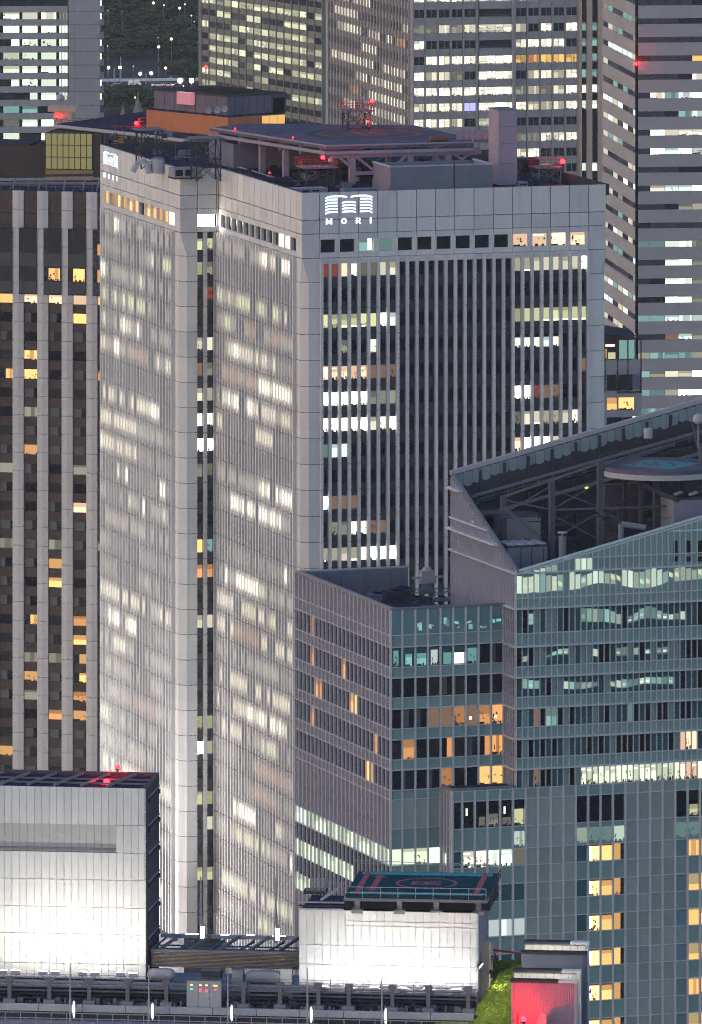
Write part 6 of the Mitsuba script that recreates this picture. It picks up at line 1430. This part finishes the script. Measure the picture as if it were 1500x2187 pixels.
for i, x in enumerate((429, 589)):
    k2 = thing('mast_lamp', ['tapered pole with a white floodlight head, before the slot windows of the pale tower', 'tapered pole with a white floodlight head, left of the smaller white box'][i], 'lamp post')
    labels[k2]['label'] = ['tapered pole with white floodlight before the slot windows of the pale tower', 'tapered pole with white floodlight left of the smaller white box'][i]
    a = fs(x, -7.2); z0_, z1_ = rz - .6, fz(1872, -7.2)
    m = MB(); m.cyl(a, -7.2, z0_, fz(1952, -7.2), .16, .16, 10); m.cyl(a, -7.2, fz(1952, -7.2), z1_, .13, .06, 10); m.put(k2 + '__pole', FF, 'm_steel_pale', smooth=40)
    m = MB(); m.hull([(a - .1, z0_ + .3, -6.9), (a + .5, z0_ + .3, -6.9), (a - .1, z0_ + .3, -7.1), (a + .5, z0_ + .3, -7.1), (a + .15, z0_ + 1.9, -6.9), (a + .5, z0_ + 1.7, -6.9), (a + .15, z0_ + 1.9, -7.1), (a + .5, z0_ + 1.7, -7.1)]); m.put(k2 + '__head', FF, 'm_steel_pale', smooth=40)
    glowbox(k2 + '__lens', FF, a + .0, a + .42, z0_ + .35, z0_ + 1.5, -6.9, -6.86, 'lampw')
# pipes and tanks below the louvres
for i, (x0, x1, y0, y1, mt) in enumerate(((325, 360, 2064, 2085, 'm_roof_pale'), (535, 590, 2066, 2092, 'm_roof_pale'), (598, 622, 2066, 2090, 'm_screen_b'), (495, 518, 2070, 2092, 'm_roof_pale'), (430, 470, 2073, 2090, 'm_steel_dark'))):
    k2 = thing('round_vessel' if i < 2 else 'cabinet', ['pale rounded vessel under the left end of the louvres', 'pale rounded vessel under the right end of the louvres', 'white cabinet under the right end of the louvres', 'pale square cabinet under the middle of the louvres', 'dark cabinet under the middle of the louvres'][i], 'vessel' if i < 2 else 'cabinet')
    a, b = fs(x0, .5), fs(x1, .5)
    if i < 2: m = MB(); m.bar((a, fz(2085, .5), -.2), (b, fz(2085, .5), -.2), .62, 12); m.ball((a, fz(2085, .5), -.2), .6); m.ball((b, fz(2085, .5), -.2), .6); m.put(k2 + '__shell', FF, mt, smooth=40); bx(k2 + '__foot', FF, a, b, ZG, fz(2090, .5), -.5, .1, 'm_steel_dark')
    else: bx(k2 + '__casing', FF, a, b, ZG, fz(y0, .5), -1, .3, mt); bx(k2 + '__lid', FF, a - .05, b + .05, fz(y0, .5), fz(y0, .5) + .06, -1.05, .35, 'm_steel_grey')
# ---- service run in front: pipes, frames, catwalk railings, floodlights
sv = thing('pipe_run', 'long pale pipes and railings running in front of the white boxes', 'pipes')
xr = fs(1018, 2.5)
for y, r, mt, d in ((2104, .22, 'm_roof_pale', 1.6), (2111, .16, 'm_steel_pale', 2.0), (2121, .1, 'm_steel_grey', 2.2), (2129, .07, 'm_steel_dark', 2.2), (2138, .09, 'm_steel_dark', 2.4)):
    m = MB(); m.bar((-26, fz(y, d), d), (xr, fz(y, d), d), r, 8); m.put(sv + '__pipe', FF, mt, smooth=40)
for y in (2087, 2093, 2099):
    m = MB(); m.bar((-26, fz(y, 2.6), 2.6), (xr, fz(y, 2.6), 2.6), .03); m.put(sv + '__rail', FF, 'm_steel_grey')
for i in range(36): a = -25 + i * 1.6; bx(sv + '__baluster', FF, a, a + .05, fz(2110, 2.6), fz(2087, 2.6), 2.57, 2.62, 'm_steel_grey') if a < xr else None
m = MB(); m.box(-26, xr, fz(2112, 2.2), fz(2109, 2.2), 1.0, 2.7); m.put(sv + '__catwalk', FF, 'm_steel_grey')
px = [20, 105, 190, 272, 355, 520, 598, 680, 745, 838, 915, 1000]
for i, x in enumerate(px):
    a = fs(x, 3); bx(sv + '__post', FF, a - .18, a + .18, ZG, fz(2096, 3), 2.6, 3.0, 'm_steel_grey'); bx(sv + '__cap', FF, a - .35, a + .35, fz(2104, 3), fz(2094, 3), 2.5, 3.1, 'm_steel_grey')
    bx(sv + '__foot', FF, a - .55, a + .55, ZG, fz(2141, 3), 2.3, 3.3, 'm_roof_pale')
m = MB(); m.box(-26, fs(1020, 4), ZG - 3, fz(2153, 4.2), 4.2, 4.6); m.put(sv + '__kerb_backing', FF, 'm_steel_dark')
for i in range(11):
    a, b = fs(-10 + i * 93, 4.6), fs(-10 + (i + 1) * 93, 4.6); bx(sv + '__kerb', FF, a + .03, b - .03, fz(2165, 4.6), fz(2151, 4.6), 4.3, 4.75, 'm_kerb')
m = MB(); rail(m, [(-26, fz(2192, 6.5), 6.5), (fs(1000, 6.5), fz(2192, 6.5), 6.5)], fz(2169, 6.5) - fz(2192, 6.5), .05, 1.5, 1); m.put(sv + '__front_railing', FF, 'm_steel_pale')
m = MB(); m.box(-26, fs(1000, 6), ZG - 3, fz(2188, 6), 4.8, 7); m.put(sv + '__ledge', FF, 'm_roof_pale')
m = MB()
R2 = random.Random(3)
for i in range(170):
    a = R2.uniform(-24, xr - 1); h = R2.uniform(.1, .9); w2 = R2.uniform(.05, .7); d = R2.uniform(-.5, 2.4)
    m.box(a, a + w2, ZG, ZG + h, d, d + R2.uniform(.1, .6))
    if i % 4 == 0: m.bar((a, ZG + h, d), (a + R2.uniform(-2, 2), ZG + R2.uniform(.1, 1.6), d + .3), .05)
say(m.put(sv + '__clutter', FF, 'm_steel_dark'), kind='stuff')
m = MB()
for i in range(90):
    a = R2.uniform(-24, xr - 1); h = R2.uniform(.1, .7); m.box(a, a + R2.uniform(.1, .5), ZG, ZG + h, 2.4, 2.4 + R2.uniform(.1, .5))
say(m.put(sv + '__clutter', FF, 'm_steel_grey'), kind='stuff')
k = thing('control_cabinet', 'grey control cabinet with rows of small red, green and amber lights', 'control cabinet')
a, b = fs(399, 3.6), fs(472, 3.6); y0, y1 = fz(2151, 3.6), fz(2094, 3.6)
bx(k + '__casing', FF, a, b, ZG, y1, 2.9, 3.6, 'm_kerb'); bx(k + '__lid', FF, a - .05, b + .05, y1, y1 + .06, 2.85, 3.65, 'm_steel_grey')
for q in (.33, .66): bx(k + '__door_gap', FF, a + (b - a) * q, a + (b - a) * q + .03, y0, y1 - .1, 3.603, 3.62, 'm_steel_dark')
for x, y, c in ((409, 2103, 'am'), (428, 2103, 'am'), (441, 2103, 'am'), (458, 2103, 'am'), (462, 2103, 'am'), (409, 2112, 'gr'), (428, 2112, 'rd'), (441, 2112, 'rd'), (460, 2112, 'rd'), (428, 2116, 'rd'), (441, 2116, 'rd')):
    q = fs(x, 3.6); glowbox(k + '__indicator', FF, q - .11, q + .11, fz(y, 3.6) - .06, fz(y, 3.6) + .06, 3.603, 3.64, c)
for i, x in enumerate((150, 318, 487, 657, 816)):
    k = thing('lamp_pole', ['thin pole with a white lamp, leftmost at the bottom edge', 'thin pole with a white lamp, second from left at the bottom edge', 'thin pole with a white lamp just right of the control cabinet', 'thin pole with a white lamp before the left end of the smaller white box', 'thin pole with a white lamp before the middle of the smaller white box'][i], 'lamp post')
    a = fs(x, 6); m = MB(); m.cyl(a, 6, ZG - 1.2, fz(2135, 6), .1, .1, 8); m.cyl(a, 6, fz(2135, 6), fz(2062 - (i == 4) * -4, 6), .085, .05, 8); m.put(k + '__pole', FF, 'm_steel_pale', smooth=40)
    m = MB(); m.ball((a + .38, fz(2160, 6.1), 6.1), .24, 3.6); m.put(k + '__housing', FF, 'm_steel_pale', smooth=True)
    inst(k + '__lamp', glow_shape('lampw2', BALL, 'ball'), FF.M(a + .40, fz(2160, 6.1), 6.28, (.12, .78, .14)))
    m = MB(); m.bar((a, fz(2176, 6), 6), (a + .4, fz(2170, 6), 6.1), .05); m.put(k + '__bracket', FF, 'm_steel_grey')
# floodlights for the left box: pairs on brackets
pairs = [20, 105, 190, 272]
n_ = 0
for i, x in enumerate(pairs):
    for j, off in enumerate((-13, 13)):
        k = thing('floodlight', ['floodlight at the left edge, before the large white box', 'floodlight right of the leftmost one', 'third floodlight from the left before the large white box', 'fourth floodlight from the left before the large white box', 'fifth floodlight from the left before the large white box', 'sixth floodlight from the left before the large white box', 'seventh floodlight from the left before the large white box', 'rightmost floodlight before the large white box'][n_], 'floodlight'); n_ += 1
        a = fs(x + off, 4.6); z = fz(2086, 4.6)
        m = MB(); m.hull([(a - .42, z - .18, 4.4), (a + .42, z - .18, 4.4), (a - .42, z - .02, 4.9), (a + .42, z - .02, 4.9), (a - .42, z + .28, 4.82), (a + .42, z + .28, 4.82), (a - .42, z - .1, 4.38), (a + .42, z - .1, 4.38)]); m.put(k + '__housing', FF, 'm_steel_pale')
        m = MB(); m.bar((a, z - .2, 4.6), (a, fz(2096, 4.6), 4.6), .05); m.bar((a, fz(2096, 4.6), 4.6), (fs(x, 4.6), fz(2096, 4.6), 4.6), .05); m.put(k + '__bracket', FF, 'm_steel_grey')
        flood(k + '__lamp', a, z + .06, 4.3)
        glowbox(k + '__lens', FF, a - .4, a + .4, z + .3, z + .33, 4.6, 4.85, 'lampw')
for i, x in enumerate((690, 745, 800, 860, 915, 975)):
    k = thing('floodlight', ['first', 'second', 'third', 'fourth', 'fifth', 'sixth'][i] + ' floodlight from the left below the smaller white box', 'floodlight')
    a = fs(x, 2.4); z = fz(2103, 2.4)
    m = MB(); m.hull([(a - .42, z - .18, 2.2), (a + .42, z - .18, 2.2), (a - .42, z - .02, 2.7), (a + .42, z - .02, 2.7), (a - .42, z + .2, 2.62), (a + .42, z + .2, 2.62)]); m.put(k + '__housing', FF, 'm_steel_pale')
    flood(k + '__lamp', a, z + .02, 2.1, .75, 'floodr')
    glowbox(k + '__lens', FF, a - .4, a + .4, z + .2, z + .23, 2.3, 2.66, 'lampw')
m = MB()
# ---- right: green bank, wing walls, red lit panel
k = thing('grass_bank', 'bright green lit grass bank between the smaller white box and the red panel', 'grass')
labels[k]['kind'] = 'stuff'; labels[k]['label'] = 'bright green lit grass bank left of the red panel'
gx0, gx1 = fs(1030, 2), fs(1108, 2)
n1, n2 = 46, 70
v = []
for j in range(n2 + 1):
    t = j / n2; d = 6 - 17 * t
    for i in range(n1 + 1):
        q = i / n1; s = gx0 - 1.2 + 2.2 * t + (gx1 - gx0 + 1.6) * q
        z = fz(2182, 6) + (fz(2072, -6) - fz(2182, 6)) * min(1, t * 1.25) ** .8
        z += .55 * math.sin(q * math.pi) * (1 - .4 * t)
        v.append((s, z, d))
v = np.array(v); v[:, 1] += .35 * (meshkit.noise(v * [1.1, .3, 1.1]) - .5) + .22 * (meshkit.noise(v * [3.2, .5, 3.2], 3) - .5) + .12 * (meshkit.noise(v * [9, 1, 9], 5) - .5)
f = []
for j in range(n2):
    for i in range(n1): a = j * (n1 + 1) + i; f += [[a, a + 1, a + n1 + 2], [a, a + n1 + 2, a + n1 + 1]]
m = MB(); m.raw(v, f)
Rg = np.random.default_rng(4)
for c in v[Rg.integers(0, len(v), 3500)]:
    a, h = Rg.random() * 6.28, .08 + .12 * Rg.random(); dx = np.array([math.cos(a), 0, math.sin(a)]) * .035
    c = c + Rg.normal(size=3) * [.05, 0, .05]; m.raw([c - dx, c + dx, c + [Rg.normal() * .05, h, Rg.normal() * .05]], [[0, 1, 2]])
m.put(k, FF, 'm_grass')
k = thing('hedge', 'clipped dark green hedge behind the grass bank', 'hedge')
m = MB(); hx0, hx1, hz0, hz1 = fs(1048, -11), fs(1122, -11), fz(2085, -11), fz(2046, -11)
g_ = trimesh.creation.box((hx1 - hx0, hz1 - hz0, 3.0)); g_ = g_.subdivide().subdivide().subdivide().subdivide()
v = np.array(g_.vertices) + [(hx0 + hx1) / 2, (hz0 + hz1) / 2, -12]; v += (meshkit.noise(v * 3) - .5)[:, None] * .3 + Rg.normal(size=v.shape) * .03
m.raw(v, g_.faces); m.put(k + '__foliage', FF, 'm_grass_dark')
m = MB(); m.box(hx0 + .3, hx1 - .3, 60, hz0 + .2, -13.3, -10.7); m.put(k + '__trough', FF, 'm_steel_dark')
k = thing('moss_strip', 'low mossy green strip on the kerb at the bottom, right of centre', 'planting')
m = MB(); n1 = 60
v = []
for j in range(9):
    for i in range(n1 + 1):
        s = fs(880, 5) + (fs(1080, 5) - fs(880, 5)) * i / n1; t = j / 8; v.append((s, fz(2183, 5.4) + .62 * math.sin(math.pi * t) ** .6 * min(1, i / 25 + .15), 4.9 + 1.3 * (1 - t)))
v = np.array(v); v[:, 1] += .2 * (meshkit.noise(v * [2.5, .5, 2.5], 8) - .5); f = []
for j in range(8):
    for i in range(n1): a = j * (n1 + 1) + i; f += [[a, a + 1, a + n1 + 2], [a, a + n1 + 2, a + n1 + 1]]
m.raw(v, f); m.put(k + '__foliage', FF, 'm_grass')
m = MB(); m.box(fs(880, 5), fs(1080, 5), fz(2200, 5), fz(2181, 5), 4.8, 6.3); m.put(k + '__trough', FF, 'm_steel_dark')
walls = [(1092, 1233, 2081, 6.5, 'm_mauve_panel', 'm_steel_pale'), (1098, 1240, 2059, 3.2, 'm_cream', 'm_cream'), (1114, 1253, 2021, 0.0, 'm_grey_wall', 'm_steel_blue'), (1122, 1258, 1999, -3.2, 'm_cream', 'm_kerb')]
wl_ = ['ribbed front wing wall lit red by a beacon, bottom right', 'cream lit wing wall just behind the red lit one', 'grey wing wall, second from the back at the bottom right', 'tallest cream wing wall, farthest back at the bottom right']
for i, (x0, x1, y, d, mt, et) in enumerate(walls):
    k = thing('wing_wall', wl_[i], 'wall'); a, b = fs(x0, d), fs(x1, d); zt_ = fz(y, d)
    m = MB(); m.box(a, b - .35, 60, zt_, d - .9, d - .05); m.put(k + '__core', FF, 'm_steel_grey')
    n = 34 if i == 0 else 8
    for j in range(n):
        p, q = a + (b - .35 - a) * j / n, a + (b - .35 - a) * (j + 1) / n
        if i == 0:
            mm = MB(); mm.hull([(p, 100, d - .06), (q, 100, d - .06), ((p + q) / 2, 100, d + .06), (p, zt_ - .1, d - .06), (q, zt_ - .1, d - .06), ((p + q) / 2, zt_ - .1, d + .06)]); mm.put(k + '__rib', FF, mt)
        else: bx(k + '__panel', FF, p + .02, q - .02, 100, zt_ - .15, d - .06, d, mt)
    bx(k + '__coping', FF, a - .1, b - 1.8 if i != 2 else b, zt_, zt_ + .22, d - 1.0, d + .12, 'm_steel_dark')
    bx(k + '__coping', FF, b - 1.79, b + .02, zt_ + .003, zt_ + .2, d - .95, d + .1, 'm_screen') if i != 2 else None
    bx(k + '__edge', FF, b - .34, b, 60, zt_ - .003, d - .9, d + .1, et)
q = fs(1120, 8); k = beacon(FF, q, fz(2158, 8), 8.4, 'red light in front of the ribbed wing wall at the bottom right', .27, 1.4)
P_ = FF.p(q, 8.4); scene[k + '__lamp'] = {**BALL, 'bsdf': refm('m_lit_pane'), 'to_world': mi.ScalarTransform4f().translate([float(P_[0]), float(P_[1]), float(fz(2158, 8))]).scale(.27), 'emitter': {'type': 'area', 'sampling_weight': 12.0, 'radiance': rgb(420.0, .10, .30)}}
bx(k + '__shield', FF, q - .62, q - .58, fz(2158, 8) - .9, fz(2158, 8) + .5, 7.6, 8.7, 'm_steel_dark')  # added plate that keeps the red light off the white box
k = thing('red_stair', 'slanting red lit frame before the ribbed wing wall', 'frame'); m = MB()
a = fs(1150, 7.6); m.hull([(a - .5, 60, 7.2), (a + .8, 60, 7.2), (a - .5, fz(2180, 7.6), 7.2), (a + .3, fz(2145, 7.6), 7.2), (a + .8, fz(2145, 7.6), 7.2), (a - .5, 60, 7.7), (a + .8, 60, 7.7), (a - .5, fz(2180, 7.6), 7.7), (a + .3, fz(2145, 7.6), 7.7), (a + .8, fz(2145, 7.6), 7.7)]); m.put(k + '__wall', FF, 'm_mauve_panel')
m = MB(); rail(m, [(fs(1000, 8.3), fz(2192, 8.3), 8.3), (fs(1140, 8.3), fz(2192, 8.3), 8.3)], .75, .07, 1.6, 0); m.put(k + '__railing', FF, 'm_steel_pale')
m = MB(); m.box(fs(998, 8), fs(1142, 8), fz(2183, 8) , fz(2178, 8), 7.7, 8.0); m.put(k + '__kerb', FF, 'm_steel_dark')
k = thing('red_gantry', 'small red painted gantry beside the hedge', 'gantry'); m = MB()
z0, z1 = fz(2050, -13), fz(2022, -13)
for x in (1058, 1112): m.bar((fs(x, -13), z0 - 1, -13), (fs(x, -13), z1, -13), .1)
m.bar((fs(1040, -13), z1 + .4, -13), (fs(1114, -13), z1, -13), .12); m.bar((fs(1056, -13), z1, -13), (fs(1072, -13), z0, -13), .08); m.put(k + '__frame', FF, 'm_red_tint')
# added unseen lamps to light the cream walls, the grass and the pale tower
def added_flood(lab, fr, s, z, d, to, w=.6, look='flood'):
    """An added box lamp on a short stem; its glass looks along the frame's direction (s, z, d) given."""
    k = thing('floodlight', lab, 'floodlight')
    t_ = np.array(to, float); t_ /= np.linalg.norm(t_); x_ = np.cross(t_, [0, 1, 0] if abs(t_[1]) < .9 else [1, 0, 0]); x_ /= np.linalg.norm(x_); y_ = np.cross(t_, x_); h = w / 2
    c = np.array([s, z, d]); co = [c + a * h * x_ + b * h * y_ for a, b in ((-1, -1), (1, -1), (1, 1), (-1, 1))]
    m = MB(); m.hull(co + [q - t_ * .3 for q in co]); m.bar(c - t_ * .15, c - t_ * .15 - [0, .6, 0], .06); m.put(k + '__housing', fr, 'm_steel_dark')
    v = np.array([q + t_ * .02 for q in co]); sh = mikit.ply((v, np.array([[0, 1, 2], [0, 2, 3]])))
    kk = num(k + '__lamp'); scene[kk] = {**sh, 'bsdf': refm('m_lit_pane'), 'emitter': {'type': 'area', 'sampling_weight': 6.0 if look == 'flood2' else 1.5, 'radiance': rgb(*LOOK[look])}, 'to_world': fr.M()}
    nn = np.cross(v[1] - v[0], v[2] - v[0])
    if nn @ t_ < 0: scene[kk]['flip_normals'] = True
for i in (1, 3):
    x0, x1, y, d = walls[i][:4]; yf, df = walls[i - 1][2:4]
    for q in (.25, .7): added_flood(['added lamp hidden behind the red lit wing wall, lighting the cream wall, left one', 'added lamp hidden behind the red lit wing wall, lighting the cream wall, right one', 'added lamp hidden behind the grey wing wall, lighting the tallest cream wall, left one', 'added lamp hidden behind the grey wing wall, lighting the tallest cream wall, right one'][(i == 3) * 2 + (q > .5)], FF, fs(x0, d) + (fs(x1, d) - fs(x0, d)) * q, fz(yf, df) - 1.6, d + 1.7, (0, .75, -.7), .3)
added_flood('added lamp on the right-hand side of the smaller white box, shining on the grass bank', FF, r1 + .6, fz(2040, 1), 3.0, (.75, -.6, .1), .5)
added_flood('added lamp over the hedge shining on the grass bank', FF, r1 + 1.0, fz(2052, -6), -3.0, (.7, -.6, -.2), .4)
# unseen floodlights added at the foot of the pale tower, aimed up its corner
for i, (s, d, w) in enumerate(((-7, 13, 1.9), (-16, 15, 1.6), (-27, 16, 1.4))):
    added_flood(['floodlight at the foot of the pale tower, nearest its cut corner', 'floodlight at the foot of the pale tower, second from its cut corner', 'floodlight at the foot of the pale tower, farthest from its cut corner'][i], LW, s, 18, d + 7, (0, .95, -.30), 2.4, 'flood2')
# an added unseen spotlight that grazes the cut corner between the two left fronts
k = thing('spotlight', 'added narrow spotlight standing before the foot of the pale tower, aimed up its cut corner', 'floodlight')
a, b = LW.p(15, 15.6), LW.p(-.4, -.4)
m = MB(); m.cyl(15, 15.6, 16.2, 17.4, .5, .35, 16); m.put(k + '__housing', LW, 'm_steel_dark', smooth=40)
scene[k + '_beam'] = {'type': 'spot', 'to_world': mi.ScalarTransform4f().look_at([float(a[0]), float(a[1]), 18.0], [float(b[0]), float(b[1]), 84.0], [1, 0, 0.1]), 'intensity': rgb(9000, 9100, 9000), 'cutoff_angle': 16.0, 'beam_width': 6.0, 'sampling_weight': 5.0}
# ------------------------------------------------------------------ the ground
scene['ground'] = mikit.ply((np.array([[-6000, 200, 0], [6000, 200, 0], [6000, 16000, 0], [-6000, 16000, 0.0]]), np.array([[0, 1, 2], [0, 2, 3]])), 'm_ground')
say('ground', kind='structure')
# ------------------------------------------------------------------ evening air
scene['air'] = {'type': 'homogeneous', 'albedo': {'type': 'rgb', 'value': [0.95, 0.95, 0.95]}, 'sigma_t': 0.000022}
scene['haze'] = {'type': 'cube', 'to_world': mi.ScalarTransform4f().translate([0, 2900, 154]).scale([1500, 3100, 155]), 'bsdf': {'type': 'null'}, 'interior': {'type': 'ref', 'id': 'air'}}
say('haze', kind='stuff')
scene['camera']['medium'] = {'type': 'ref', 'id': 'air'}
